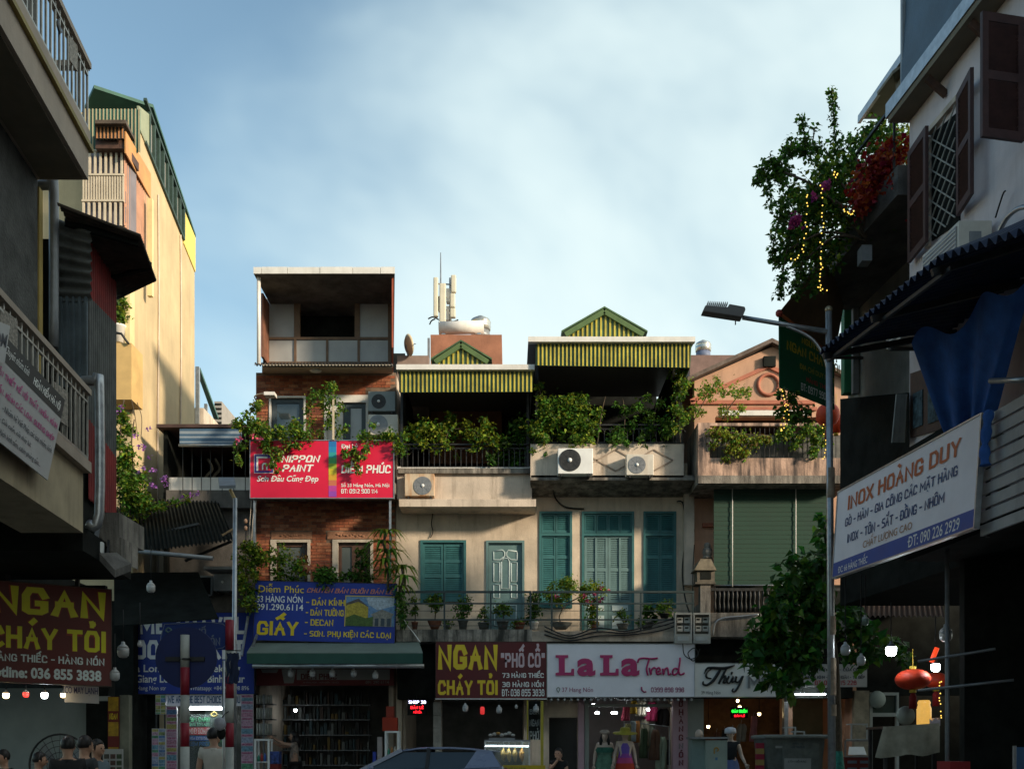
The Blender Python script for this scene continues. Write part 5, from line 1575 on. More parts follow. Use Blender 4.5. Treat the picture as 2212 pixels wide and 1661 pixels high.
# --- red paint dealer sign
s = fsign('paint_sign','crimson paint shop sign with white lettering and a rainbow bar under the top windows',541,951,850,1074,23.28,0.10,RED,frame=GALV,frame_w=0.018)
s.shape([(549,980),(591,980),(591,1021),(549,1021)],WHT,0.003,'logo_edge')
s.shape([(550,981),(590,981),(590,1020),(550,1020)],PURPLE,0.006,'logo_square')
s.shape([(554,985),(578,985),(578,989),(558,989),(558,1016),(554,1016)],WHT,0.009,'logo_stroke')
s.shape([(558,989),(586,989),(586,1016),(558,1016)],RED,0.008,'logo_field')
s.shape([(566,1014),(566,1003),(569,999),(575,999),(578,1003),(578,1014),(575,1014),(575,1004),(573,1002),(571,1002),(569,1004),(569,1014)],WHT,0.012,'logo_letter')
s.t('NIPPON',607,982.5,693,999,WHT,bold=0.04,shear=0.2)
s.t('PAINT',609,1002.5,678,1019,WHT,bold=0.04,shear=0.2)
s.t('Sơn Đâu Cũng Đẹp',555,1025,688,1043,WHT,bold=0.02,shear=0.25)
cols = [(0.02,0.16,0.42),(0.02,0.22,0.45),(0.03,0.30,0.30),(0.06,0.34,0.10),(0.30,0.40,0.03),(0.60,0.48,0.03),(0.62,0.34,0.03),(0.55,0.16,0.08),(0.45,0.05,0.30),(0.28,0.06,0.40)]
for k,c in enumerate(cols):
    s.shape([(710,952 + k * 12),(727,952 + k * 12),(727,952 + (k + 1) * 12),(710,952 + (k + 1) * 12)],M('rainbow %d' % k,c,0.5,0.04),0.004,'rainbow_bar')
s.t('Đại Lý',737,957,773,970,WHT,bold=0.02)
s.t('DIỄM PHÚC',737,994,845,1021,WHT,bold=0.03,shear=0.1)
s.t('Số 33 Hàng Nón, Hà Nội',737,1041,841,1053,WHT,bold=0.015)
s.t('ĐT: 0912 908 114',737,1055,816,1064.5,WHT,bold=0.015)
for u in (550,843):
    q = MB();q.bar(P(u,1076,23.4),P(u,1250,23.4),0.05);q.build('support_post',GALV,s.root)
    q = MB();q.bar(P(u,960,23.39),P(u,960,23.39) + Vector((0,1.02,0)),0.05);q.build('wall_tie',IRON,s.root)
q = MB();q.bar(P(720,860,23.25),P(720,949,23.25),0.04);q.build('flag_holder',M('cream pole',(0.6,0.5,0.36),0.5),s.root)
# --- blue wallpaper sign
tl,tr,bl,br = P(552,1253,23.2),P(856,1258,23.2),P(547,1381,23.2),P(852,1388,23.2)
s = Sign('wallpaper_sign','royal blue sign with yellow lettering and a street picture below the brick wall',bl,br,tl,0.10,BLUE,rect=(550,1253,854,1384),frame=IRON,frame_w=0.01)
s.t('Diễm Phúc',557.5,1258,655,1278,YEL,bold=0.005)
s.t('CHUYÊN BÁN BUÔN BÁN LẺ',661,1262,849,1277,ORP,bold=0.02,shear=0.22)
s.t('33 HÀNG NÓN',555,1280,653,1300,WHT,bold=0.01)
s.t('091.290.6114',554,1303,655,1317,WHT,bold=0.01)
s.t('GIẤY',557,1321,647,1373,YEL,bold=0.05)
s.t('- DÁN KÍNH',661,1286,744,1305,YEL,bold=0.03)
s.t('- DÁN TƯỜNG',661,1308,743,1328,YEL,bold=0.03)
s.t('- DECAN',660,1335,721,1350,YEL,bold=0.03)
s.t('- SƠN, PHỤ KIỆN CÁC LOẠI',659,1356,846,1377,YEL,bold=0.03)
pic = [('picture_sky',[(746,1282),(852,1282),(852,1348),(746,1348)],(0.16,0.30,0.50),.004),('picture_cloud',[(790,1284),(850,1284),(850,1302),(815,1312),(795,1300)],(0.48,0.55,0.62),.006),
       ('picture_house',[(747,1300),(772,1292),(795,1306),(795,1330),(747,1345)],(0.50,0.38,0.05),.008),('picture_roof',[(747,1298),(773,1287),(797,1306),(773,1294),(747,1303)],(0.12,0.10,0.09),.010),
       ('picture_trees',[(747,1348),(747,1330),(765,1322),(790,1330),(806,1326),(806,1348)],(0.08,0.14,0.03),.012),('picture_gate',[(806,1348),(806,1326),(800,1322),(825,1310),(851,1320),(846,1326),(846,1348)],(0.30,0.28,0.24),.010)]
for nm,pts,c,lf in pic:
    s.shape(pts,M(nm,c,0.6,0.3,20),lf,nm)
for k in range(3):
    s.shape([(810 + k * 13,1347),(810 + k * 13,1330),(818 + k * 13,1330),(818 + k * 13,1347)],M('picture arch',(0.06,0.08,0.10),0.6,0.2),0.013,'picture_arch')
s.shape([(745,1281),(853,1281),(853,1282.5),(746.5,1282.5),(746.5,1349),(745,1349)],YEL,0.014,'picture_edge')
for u in (575,835):
    q = MB();q.bar(P(u,1300,23.31),P(u,1300,23.31) + Vector((0,1.1,0)),0.05);q.build('wall_tie',IRON,s.root)
# --- maroon food sign in the middle
s = fsign('food_sign','maroon food sign with big yellow lettering left of the white fashion sign',942,1385,1180,1506,23.26,0.14,MAROON,frame=DKWOOD,frame_w=0.012)
s.t('NGAN',946,1391,1075,1449,YEL,bold=0.07,outline=M('red edge print',(0.30,0.02,0.01),0.5),ob=0.05)
s.t('CHÁY TỎI',946,1452,1075,1500,YEL,bold=0.06,outline=MATS['red edge print'],ob=0.04)
PKW = M('pinkish white print',(0.60,0.46,0.48),0.5,0.05)
s.t('“PHỐ CỔ”',1082,1388,1177,1440,PKW,bold=0.05,outline=MATS['red edge print'],ob=0.04)
s.t('73 HÀNG THIẾC',1085,1446,1175,1463,WHT,bold=0.03)
s.t('38 HÀNG NÓN',1085,1467,1175,1483,WHT,bold=0.03)
s.t('ĐT: 036 855 3838',1084,1487,1176,1502,WHT,bold=0.03)
q = MB();q.pbox(940,1506.8,1182,1509,23.2,0.25);q.build('foot_rail',GALV,s.root)
q = MB();q.pbox(960,1400,1160,1412,23.41,0.48);q.build('wall_tie',IRON,s.root)
# --- white fashion sign
FW = M('white acrylic sign',(0.80,0.78,0.82),0.4,0.05,2)
MG = M('magenta raised letter',(0.42,0.012,0.12),0.4,0.05)
s = fsign('fashion_sign','white fashion sign with raised magenta letters and a script word',1182.5,1390,1500,1503,23.24,0.16,FW,frame=GALV,frame_w=0.012)
for u in (1200,1296):
    mbL = MB()
    pts = [(u,1413.5),(u + 27,1413.5),(u + 27,1419),(u + 20,1420),(u + 20,1451),(u + 33,1451),(u + 34.5,1443),(u + 40,1443),(u + 40,1457.5),(u,1457.5),(u,1452),(u + 7,1451),(u + 7,1420),(u,1419)]
    f_ = [s.at(*s.fr(*p),0.03) for p in pts]
    mbL.ext(f_,(0,0.028,0));mbL.build('raised_letter',MG,s.root)
for (a_,b_) in ((1246.6,1286),(1341.5,1381)):
    s.t('a',a_,1420.6,b_,1459,MG,bold=0.035,lift=0.002,depth=0.028,name='raised_letter')
z = lambda x,y: (1036.9 + x * .33293,1107.7 + y * .33293)
tr_ = [[z(1022,968),z(1030,945),z(1060,938),z(1110,942),z(1152,938)],[z(1098,942),z(1088,975),z(1080,1010),z(1088,1050)],
       [z(1098,1000),z(1108,1045),z(1112,1015),z(1128,1000),z(1140,1008)],[z(1140,1030),z(1168,1018),z(1160,1000),z(1144,1015),z(1148,1042),z(1178,1035)],
       [z(1185,1005),z(1190,1045),z(1196,1015),z(1214,1002),z(1220,1025),z(1222,1045),z(1240,1038)],[z(1285,1010),z(1262,1005),z(1248,1025),z(1256,1046),z(1282,1030),z(1296,960),z(1296,935)],[z(1296,960),z(1288,1020),z(1300,1046),z(1326,1035)]]
for ln in tr_:
    s.stroke(ln,0.045,MG,0.02)
s.t('37 Hang Nón',1214,1482,1281,1496,M('dull magenta print',(0.32,0.03,0.12),0.5),bold=0.0)
s.stroke([(1206,1494),(1202.5,1487),(1206,1483),(1209.5,1487),(1206,1494)],0.018,M('grey green print',(0.16,0.20,0.14),0.5),0.005,'pin_mark')
s.stroke([(1386,1482),(1386,1488),(1391,1493),(1396,1492)],0.04,MATS['dull magenta print'],0.005,'telephone_mark')
s.t('0399 896 996',1406,1483,1478,1493.5,MATS['dull magenta print'],bold=0.02)
q = MB();q.pbox(1200,1400,1480,1412,23.41,0.48);q.build('wall_tie',IRON,s.root)
q = MB();q.pbox(1184,1503.8,1500,1506,23.2,0.1);rl = q.build('lamp_rail',IRON,s.root)
me = MB();me.lathe([(0,-.075),(.026,-.06),(.032,-.035),(.018,-.01),(.016,0.0),(0,0.001)],(0,0,0),8);me = me.mesh('lamp_bulb')
pieces('lamp_bulb',me,BULB,s.root,[Matrix.Translation(P(1191 + k * 14.4,1506,23.24)) for k in range(22)])
# --- white sign with black script
s = fsign('script_sign','white shop sign with black script lettering, partly behind the tree',1500.8,1431,1702,1503,23.3,0.14,M('white board sign',(0.78,0.78,0.74),0.5,0.06,2),frame=GALV,frame_w=0.01)
BKL = M('black raised letter',(0.012,0.012,0.012),0.4,0.05)
z = lambda x,y,w=0.05: (1440 + x * .333,1107.7 + y * .333,w)
for ln in ([z(243,1040,.02),z(262,1004,.05),z(300,1000,.07),z(350,1004,.08),z(400,998,.07),z(440,984,.03)],[z(352,1004,.05),z(330,1040,.08),z(300,1085,.08),z(262,1112,.06),z(236,1105,.05),z(238,1088,.03)],[z(300,1000,.03),z(262,1030,.04),z(258,1062,.05),z(290,1070,.03)],
           [z(392,996,.04),z(368,1040,.06),z(336,1104,.06)],[z(344,1082,.03),z(376,1054,.05),z(380,1066,.06),z(366,1098,.05),z(388,1092,.03)],
           [z(404,1054,.05),z(390,1090,.05),z(408,1098,.04),z(432,1056,.05),z(420,1092,.05),z(440,1088,.03)],[z(416,1036,.04),z(424,1030,.05),z(418,1044,.04)],
           [z(452,1056,.05),z(446,1090,.05),z(468,1090,.04),z(494,1052,.05),z(470,1112,.06),z(442,1154,.05),z(424,1150,.04),z(432,1134,.03)]):
    s.stroke(ln,0.05,BKL,0.02)
s.t('MƠ',1615,1453,1668,1485,M('silver raised letter',(0.30,0.31,0.32),0.35,0.05,metal=0.4),bold=0.03,depth=0.02)
s.t('39 Hàng Nón',1515,1490,1556,1500,BKL,bold=0.0)
q = MB();q.pbox(1520,1440,1690,1450,23.45,0.48);q.build('wall_tie',IRON,s.root)
# --- dark red shop board under the green awning
s = fsign('shop_board','dark red shop board with pale panels in the shade under the green awning',554,1443,851,1479,24.1,0.1,M('dark red board',(0.13,0.012,0.012),0.6,0.1))
GRP = M('grey panel print',(0.24,0.22,0.20),0.6,0.1)
s.shape([(641,1444),(842,1444),(842,1467),(641,1467)],GRP,0.003)
s.shape([(563,1444),(602,1444),(598,1452),(567,1452)],GRP,0.003)
s.shape([(608,1444),(640,1444),(634,1474),(614,1474)],GRP,0.003)
s.t('DIỄM PHÚC',650,1446,728,1466,M('dim red print',(0.10,0.01,0.01),0.6),bold=0.04)
s.t('33 HÀNG NÓN - HOÀN KIẾM - HÀ NỘI',655,1469,732,1475,GRP,bold=0.0)
s.t('091 290 6114',790,1469,840,1475,GRP,bold=0.0)
# --- blue travel agency sign
s = fsign('travel_sign','royal blue travel agency sign with white lettering behind the round road sign',249,1322,549,1497,23.7,0.14,BLUE,frame=IRON,frame_w=0.01)
BW = M('bright white print',(0.9,0.9,0.92),0.4,0.03)
s.t('TIME TRAVEL',263,1331,529,1371,BW,bold=0.06)
s.t('BOOK TICKET',263,1381,529,1424,BW,bold=0.06)
s.t('Ha Long - Sapa - Mekong',276,1434,519,1455,WHT,bold=0.02)
s.t('Ha Giang Loop - Ninh Binh Tour',266,1456,529,1478,WHT,bold=0.02)
s.t('Add: 31 Hang Non str',256,1480,359,1492,WHT,bold=0.0)
s.t('Whatsapp: +84 975 598 896',410,1480,538,1492,WHT,bold=0.0)
q = MB();q.pbox(260,1340,540,1352,23.85,0.4);q.build('wall_tie',IRON,s.root)
s = fsign('slogan_board','white board with a blue slogan directly under the travel agency sign',359,1498,521,1523,23.75,0.06,M('lilac white board',(0.8,0.77,0.84),0.5,0.05))
s.t('WE ARE THE BEST CHOICE FOR YOU',362.5,1501.5,519,1518,M('navy slogan print',(0.02,0.09,0.24),0.5),bold=0.015)
# --- maroon sign of the near left eatery
bl,br,tl = P(-62,1467,13.87),P(240,1480,14.6),P(-62,1249,13.87)
s = Sign('corner_food_sign','large maroon food sign with olive yellow lettering at the lower left edge',bl,br,tl,0.14,MAROON2,frame=DKWOOD,frame_w=0.012)
OLV = M('lime yellow print',(0.72,0.66,0.01),0.5,0.05)
fx = lambda u: (u + 62) / 302
REDG = M('red glow edge',(0.34,0.03,0.008),0.5)
s.tf('NGAN',fx(-20),0.035,fx(228),0.335,OLV,bold=0.06,outline=REDG,ob=0.05)
s.tf('CHÁY TỎI',fx(-28),0.335,fx(228),0.665,OLV,bold=0.05,outline=REDG,ob=0.04)
GW = M('greenish white print',(0.72,0.78,0.75),0.5,0.05)
s.tf('73 HÀNG THIẾC - HÀNG NÓN',fx(-55),0.675,fx(225),0.80,GW,bold=0.03)
s.tf('Hotline: 036 855 3838',fx(-34),0.845,fx(218),0.96,GW,bold=0.04)
for f in (0.25,0.75):
    q = MB();p = s.at(f,0.02,-.1);q.bar(p,p + Vector((0,0,.35)),0.05);q.build('hanger',IRON,s.root)
s = Sign('cooling_board','small white notice about air cooling hanging under the corner food sign',P(139,1515,14.9),P(214,1518,15.1),P(138,1474,14.9),0.03,M('dull white board',(0.42,0.41,0.40),0.6,0.06))
s.tf('CÓ MÁY LẠNH',0.02,0.02,0.97,0.62,M('violet navy print',(0.03,0.03,0.12),0.5),bold=0.01)
# roof-top things
rt = thing('water_tank_room','rust brown rooftop block behind the small green gable','roof block',P(1006,787,27))
q = MB();q.box((P(930,0,27).x,27,P(0,1000,27).z),(P(1084,0,27).x,29.5,P(0,722,27).z));q.build('wall',M('rust brown render',(0.34,0.15,0.09),0.9,0.2,2,0.3),rt)
q = MB();q.bar(P(926,730,26.9),P(926,787,26.9),0.06);q.build('vent_pipe',GREYM,rt)
t = thing('parapet_wall','low dull parapet wall on the roof beside the satellite dish','wall',P(892,787,26.5))
q = MB();q.box((P(858,0,26.5).x,26.5,P(0,900,26.5).z),(P(926,0,26.5).x,26.8,P(0,767,26.5).z));q.build('wall',M('dull brown render',(0.25,0.19,0.16),0.9,0.2,2),t)
t = thing('solar_heater','white solar water heater drum lying on the rust brown rooftop block','water heater',P(1000,722,27.2))
q = MB();c0,c1_ = P(948,708,27.2),P(1045,706,27.2);q.tube([c0,c1_],0.17,16);q.build('drum',WHITE,t)
for u in (958,1035):
    q = MB();q.bar(P(u,712,27.2),P(u,723,27.2),0.1);q.build('stand',GALV,t)
def tank(label,u,v0,v1,hw,d,mat,base=None):
    a,b = P(u,v1,d),P(u,v0,d);r = hw / F * d;h = b.z - a.z
    t = thing('water_tank',label,'water tank',a)
    q = MB();q.lathe([(r * .9,0),(r,.03),(r,h * .25),(r * 1.03,h * .28),(r,h * .31),(r,h * .55),(r * 1.03,h * .58),(r,h * .61),(r * .92,h * .75),(r * .55,h * .9),(r * .3,h * .94),(r * .3,h),(0,h)],a,20);q.build('body',mat,t)
    q = MB();q.lathe([(r * 1.0,-.25),(r * .9,-.001)],a,12);q.build('stand',base or GREYM,t)
STAIN = M('stainless tank',(0.62,0.60,0.55),0.25,0.1,3,metal=0.8)
tank('small steel water tank with a domed lid on the rust brown rooftop block',1038,683,715,22,28.3,STAIN)
tank('far pale water tank with a blue base on the roof right of the large gable',1519,735,760,17,31,STAIN,M('blue stand',(0.14,0.17,0.26),0.6))
t = thing('phone_mast','white phone mast with panel antennas rising above the rust brown rooftop block','antenna',P(961,722,27.6))
d = 27.6
q = MB();q.tube([P(952,725,d),P(952,545,d)],[0.05,0.012],6);q.build('pole',GALV,t)
q = MB();q.tube([P(973,725,d),P(973,600,d)],0.04,6);q.build('pole',GALV,t)
for (u0,v0,u1,v1) in ((936,597,946,682),(949,610,963,697),(974,592,985,630),(972,632,983,662),(972,664,984,684)):
    q = MB();q.pbox(u0,v0,u1,v1,d - .25,0.14);o = q.build('panel_antenna',M('cream antenna shell',(0.62,0.58,0.46),0.5,0.06),t);bv = o.modifiers.new('b','BEVEL');bv.width = .03;bv.segments = 2
for (u0,v0,u1,v1) in ((946.5,640,950,668),(964,622,971,650),(964,660,970,690)):
    q = MB();q.pbox(u0,v0,u1,v1,d - .1,.2);q.build('equipment_box',WHITE,t)
for v in (612,640,668):
    q = MB();q.bar(P(940,v,d - .05),P(980,v + 2,d - .05),0.03);q.build('cross_arm',GREYM,t)
q = MB()
for ln in ([(925,688),(935,684),(948,690)],[(960,690),(978,694),(990,690)],[(928,700),(932,692),(940,688)]):
    q.tube(smooth_path([P(x,y,d) for x,y in ln],4),0.02,5)
stuff(q.build('mast_cables',CABLE,t))
t = thing('satellite_dish','cream satellite dish on the roof right of the brick house','satellite dish',P(880,768,26.3))
c = P(877,745,26.3)
q = MB();prof = [(0,0.0),(.12,.015),(.22,.05),(.28,.09)]
n0 = len(q.v);q.lathe(prof,(0,0,0),20,0,'y');mt = Matrix.Translation(c) @ Matrix.Rotation(R(-62),4,'Z') @ Matrix.Rotation(R(15),4,'X')
q.v = [tuple(mt @ Vector(p)) for p in q.v];q.build('dish',M('cream dish',(0.60,0.52,0.34),0.5,0.05),t)
q = MB();q.bar(c,P(882,768,26.4),0.04);q.build('stand',GREYM,t)
q = MB();q.bar(c,c + Vector((.28,-.22,-.05)),0.015);q.build('feed_arm',GREYM,t)
t = thing('wall_lamp','small pale lamp on an arm beside the top left corner of the brick house windows','lamp',P(553,852,D0))
q = MB();q.tube(smooth_path([P(556,868,24.35),P(550,856,24.2),P(562,850,23.9),P(586,849,23.7)],4),0.018,5);q.build('arm',GALV,t)
q = MB();q.pbox(570,845,593,852,23.6,0.25);q.build('lamp_head',WHITE,t)
# air conditioners of the house row
ac_unit('upper of two air conditioners stacked on the brick house, dark grille',795,844,854,887,23.95,(818,866,15),M('grey green enamel',(0.22,0.25,0.25),0.5,0.1,3),0.32,blade=False,dark=True)
ac_unit('lower of two air conditioners stacked on the brick house, sunlit fan',795,894,860,938,23.95,(817,916,20),ACW,0.32)
ac_unit('rust stained air conditioner on the ledge of the cream parapet',874,1022,938,1070,23.62,(913,1048,19),M('rusty cream enamel',(0.62,0.50,0.36),0.5,0.15,3,streak=0.9,dirt=(0.40,0.17,0.05)),0.22,blade=False)
ac_unit('larger air conditioner with a dark round fan on the diamond parapet',1205,967,1281,1022,23.12,(1231,993,23),WHITEP,0.3,dark=True)
ac_unit('smaller air conditioner at the right of the diamond parapet',1353,980,1412,1025,23.15,(1376,1003,18),ACW,0.28,blade=False)
# meter boxes, small shrine, cables
for k,(u0,lb_) in enumerate(((1458,'left'),(1498,'right'))):
    t = thing('meter_box',lb_ + ' of two clear electricity meter boxes at the end of the balcony','meter box',P(u0 + 18,1388,23.2),'electricity meter boxes')
    q = MB();wall_holes(q,u0,1322,u0 + 37,1388,23.15,0.22,[(u0 + 3,1326,u0 + 34,1368)]);q.build('case',M('grey meter case',(0.38,0.37,0.33),0.5,0.12,4),t)
    part('back_plate',M('meter back',(0.20,0.19,0.16),0.7,0.2),t,(u0 + 3,1326,u0 + 34,1368,23.33,0.02))
    for (a_,b_) in ((5,1332),(20,1332),(5,1350),(20,1350)):
        part('meter',M('meter body',(0.52,0.50,0.44),0.4,0.1),t,(u0 + a_,b_,u0 + a_ + 12,b_ + 12,23.24,0.08))
        part('dial',BLACKISH,t,(u0 + a_ + 2,b_ + 3,u0 + a_ + 9,b_ + 6,23.232,0.006))
    part('terminal_cover',M('label strip',(0.45,0.46,0.44),0.5),t,(u0 + 6,1373,u0 + 30,1383,23.14,0.008))
t = thing('altar_house','small roofed wooden altar box on the pier beside the green blind','altar',P(1528,1262,23.4))
q = MB();q.pbox(1506,1228,1544,1256,23.35,0.4);q.build('box',M('grey timber',(0.14,0.12,0.09),0.8,0.3,8),t)
q = MB();q.ext([P(1500,1230,23.28),P(1548,1230,23.28),P(1536,1206,23.28),P(1513,1206,23.28)],(0,0.5,0));q.build('roof',M('roof boards',(0.20,0.17,0.12),0.8,0.3,8),t)
q = MB();q.pbox(1502,1256,1546,1260,23.3,0.45);q.build('base',MATS['grey timber'],t)
part('opening',BLACKISH,t,(1514,1234,1536,1250,23.34,0.008))
t = thing('plaster_bust','small weathered plaster figure head above the altar box','figure',P(1530,1206,23.7))
q = MB();q.ball(P(1528,1192,23.7),0.12,12,0,(1,1,1.25));q.ball(P(1528,1178,23.7),0.09,10);q.lathe([(0.13,0),(0.09,0.08),(0.08,0.1)],P(1528,1206,23.7),10);q.build('figure',CONC,t)
part('orange_bracket',ORT,ph,(1518,1128,1546,1136,24.3,0.09))
cable('black cable drooping down the wall right of the teal shutters',[P(1462,1082,24.3),P(1476,1088,24.25),P(1481,1150,24.3),P(1474,1230,24.3),P(1480,1290,24.2),P(1492,1330,23.5)],0.018)
cable('thin dark conduit beside the pink house corner',[P(1500,1175,24.15),P(1497,1230,24.15),P(1496,1300,24.1)],0.012)
cable('black hose curling from the diamond parapet to the shutters',[P(1194,1052,23.9),P(1200,1075,24.3),P(1222,1094,24.35),P(1262,1098,24.35)],0.02)
cable('dark cable hanging under the cream ledge',[P(935,1108,24.3),P(932,1130,24.36),P(935,1148,24.36),P(930,1160,24.36)],0.012)
for k,(lb_,sg) in enumerate((('upper black cable bundle slung along the front of the balcony',0),('middle black cable bundle slung along the front of the balcony',8),('lower black cable bundle slung along the front of the balcony',17))):
    cable(lb_,[P(1176,1352 + sg,23.28),P(1230,1372 + sg * .6,23.25),P(1290,1355 + sg,23.26),P(1350,1362 + sg * .5,23.25),P(1420,1345 + sg,23.24),P(1470,1330 + sg,23.3)],0.016)
cable('coiled black cable loops hanging below the meter boxes',[P(1475,1388,23.2),P(1478,1412,23.2),P(1494,1422,23.2),P(1508,1412,23.2),P(1500,1398,23.2),P(1486,1410,23.2),P(1498,1426,23.2),P(1512,1400,23.25)],0.012)
cable('pale bent hose over the concrete slab beside the meter boxes',[P(1540,1372,23.35),P(1545,1345,23.33),P(1562,1334,23.33),P(1600,1330,23.33),P(1640,1326,23.33)],0.025,mat=GALV)
cable('pale cable falling from the blue sign to the awning',[P(862,1300,23.3),P(874,1340,23.2),P(893,1365,23.1),P(908,1386,23.0)],0.012,mat=WHITE)
for k,u in enumerate((535,541,546)):
    cable(('left','middle','right')[k] + ' of three pale wires running down beside the red sign',[P(u + 8,1080,23.6),P(u + 3,1160,23.5),P(u,1240,23.5)],0.008,mat=CREAM2,group='wires beside the red sign')
t = thing('insulator_string','rusty insulator string hanging beside the left wires of the red sign','insulator',P(530,1250,23.5))
q = MB();q.tube([P(532,1110,23.5),P(530,1250,23.5)],0.015,5);q.build('rod',IRON,t)
for v in (1125,1140,1180):
    q = MB();c = P(531,v,23.5);q.lathe([(0,-.05),(.045,-.04),(.05,.03),(.02,.06),(0,.061)],c,10);q.build('insulator',M('clay insulator',(0.40,0.24,0.16),0.5,0.1),t)
# awning and bulbs over the brick house shop
aw = thing('green_awning','green retractable awning with a grey cassette over the brick house shop','awning',P(722,1440,22.4))
GA = M('grey green canvas top',(0.16,0.20,0.17),0.85,0.15,1.5);GV = M('dark green valance cloth',(0.030,0.085,0.065),0.85,0.10,2)
q = MB();q.slab(P(533,1410,22.2),P(913,1410,22.2),P(905,1386,23.4),P(547,1386,23.4),(0,0,0.02));q.build('canvas',GA,aw)
q = MB();q.grid(lambda i,j: P(533 + i * 380 / 40,1410 + j * 22,22.18 + .012 * math.sin(i * 1.4) * j),40,1);q.build('valance',GV,aw)
q = MB();q.tube([P(546,1437,22.25),P(916,1437,22.25)],0.05,10);q.build('front_bar',GALV,aw)
q = MB();q.tube([P(548,1390,23.55),P(905,1390,23.55)],0.08,10);q.build('roller',GREYM,aw)
for u in (560,900):
    q = MB();q.bar(P(u,1436,22.28),P(u,1395,24.35),0.05);q.build('arm',IRON,aw)
for u,v0,v1 in ((522,1415,1330),(541,1410,1370)):
    q = MB();q.bar(P(u,v0,22.6),P(u + 14,v1,23.2),0.05);q.build('strut',GALV,aw)
for k,u in enumerate((628,675,718,764,811)):
    bulb('unlit white bulb under the green awning, ' + ('leftmost','second from the left','middle one','second from the right','rightmost')[k] + ' of five',u,1453 + (k == 4) * 4,6.5,22.5,BULB,1437,'bulbs under the green awning')
# plants
def bush(name,label,d,clumps_,n,size,seed,mats=(G_MID,G_YEL,G_DARK),mis=(0,0,1,2),stems=(),jit=0.2,per=3,hang=0.0,flowers=None,stretch=1.9,cat='plant'):
    rg = random.Random(seed)
    u,v,r = max(clumps_,key=lambda c: c[1])
    t = thing(name,label,cat,P(u,v + r,d))
    q = MB();leaves(q,pclumps(clumps_,d,jit,rg,per),n,size,rg,mis,hang=hang,stretch=stretch);q.build('foliage',list(mats),t)
    if stems:
        q = MB()
        for ln in stems:
            q.tube(smooth_path([P(x,y,d) for x,y in ln],4),0.011,5)
        q.build('stem',M_STEM,t)
    if flowers:
        fl,fm = flowers
        q = MB()
        for (u,v) in fl: leaves(q,[(P(u,v,d - .2),0.05)],8,0.09,rg,(0,),0.2,1.3)
        stuff(q.build('flowers',fm,t))
    return t
PINKF = leafmat('pink petal',(0.55,0.10,0.22),0.3)
bush('climbing_vine','leafy climber over the left top corner of the red sign',23.2,
     [(515,920,14),(530,930,14),(545,915,16),(565,930,18),(590,945,16),(610,935,16),(635,925,18),(650,945,16),(525,960,12),(515,985,8),(510,965,8),(545,885,12),(530,895,10),(555,870,10),(520,1000,6),(575,960,10)],1100,0.13,21,
     stems=[[(548,950),(540,900),(550,865)],[(520,935),(512,980),(522,1010)],[(640,950),(600,940),(560,930)]],flowers=([(545,940),(520,945),(513,950),(562,948)],PINKF))
bush('climbing_vine','climber between the two upper windows of the brick house',23.5,
     [(670,860,12),(690,850,12),(715,845,14),(720,865,14),(668,885,10),(672,910,10),(735,880,12),(725,900,14),(712,920,12),(745,920,10),(738,940,12),(690,935,10),(665,930,10),(680,850,10),(700,875,10)],650,0.12,22,
     stems=[[(672,950),(668,890),(690,855),(718,848)],[(720,950),(722,900),(718,850)]])
bush('climbing_vine','vine spray hanging across the emblem of the red sign',23.1,[(578,968,10),(600,972,10),(625,962,10),(590,985,8),(605,990,8),(588,1005,7),(598,1015,5),(640,958,8)],260,0.12,23,stems=[[(640,950),(600,970),(592,1015)]],jit=0.05,hang=0.6)
bush('climbing_vine','vine spray hanging across the right half of the red sign',23.1,[(745,978,8),(760,975,10),(775,985,10),(790,968,8),(788,988,6),(752,1000,6),(770,1010,6),(776,1018,5)],230,0.12,24,stems=[[(795,950),(782,975),(772,1015)]],jit=0.05,hang=0.6)
bush('climbing_vine','vine at the right top corner of the red sign by the stacked air conditioners',23.3,[(780,940,10),(800,945,12),(825,942,12),(850,945,14),(862,960,14),(868,975,10),(840,940,12),(806,918,8),(872,940,10),(815,955,8)],480,0.12,25,stems=[[(780,948),(830,942),(866,968)]])
bush('terrace_vine','yellow green vine growing along the iron railing of the left terrace',23.85,[(900,940,18),(925,925,18),(950,935,20),(980,920,20),(1005,930,18),(1030,945,18),(1050,925,14),(915,955,14),(960,960,12),(890,925,12),(1020,970,10),(940,970,10),(1070,950,16),(975,905,12),(1045,905,10),(985,985,6)],1100,0.14,26,mis=(0,1,1,2),stems=[[(880,985),(930,940),(1000,925),(1060,945)],[(960,1000),(965,940),(985,910)]])
bush('terrace_shrub','dark leafy shrub at the right end of the left terrace',24.0,[(1090,960,22),(1110,935,20),(1125,960,18),(1100,985,22),(1125,990,16),(1080,985,16),(1060,995,14),(1120,915,14)],700,0.15,27,(G_DARK,G_MID),(0,0,1),jit=0.3)
bush('terrace_vine','dense tangle of vine over the left half of the right terrace railing',23.45,[(1170,860,16),(1180,890,22),(1200,880,24),(1225,870,22),(1250,880,22),(1190,915,24),(1220,910,26),(1250,915,24),(1165,925,20),(1280,925,18),(1210,945,20),(1240,945,18),(1175,945,18),(1150,930,14),(1165,835,8),(1260,855,10),(1270,950,12),(1290,890,12),(1150,975,8),(1180,975,6)],2000,0.15,28,mis=(0,0,1,2),stems=[[(1175,960),(1170,880),(1163,815)],[(1290,960),(1300,890),(1308,855)],[(1230,960),(1240,890),(1258,850)]])
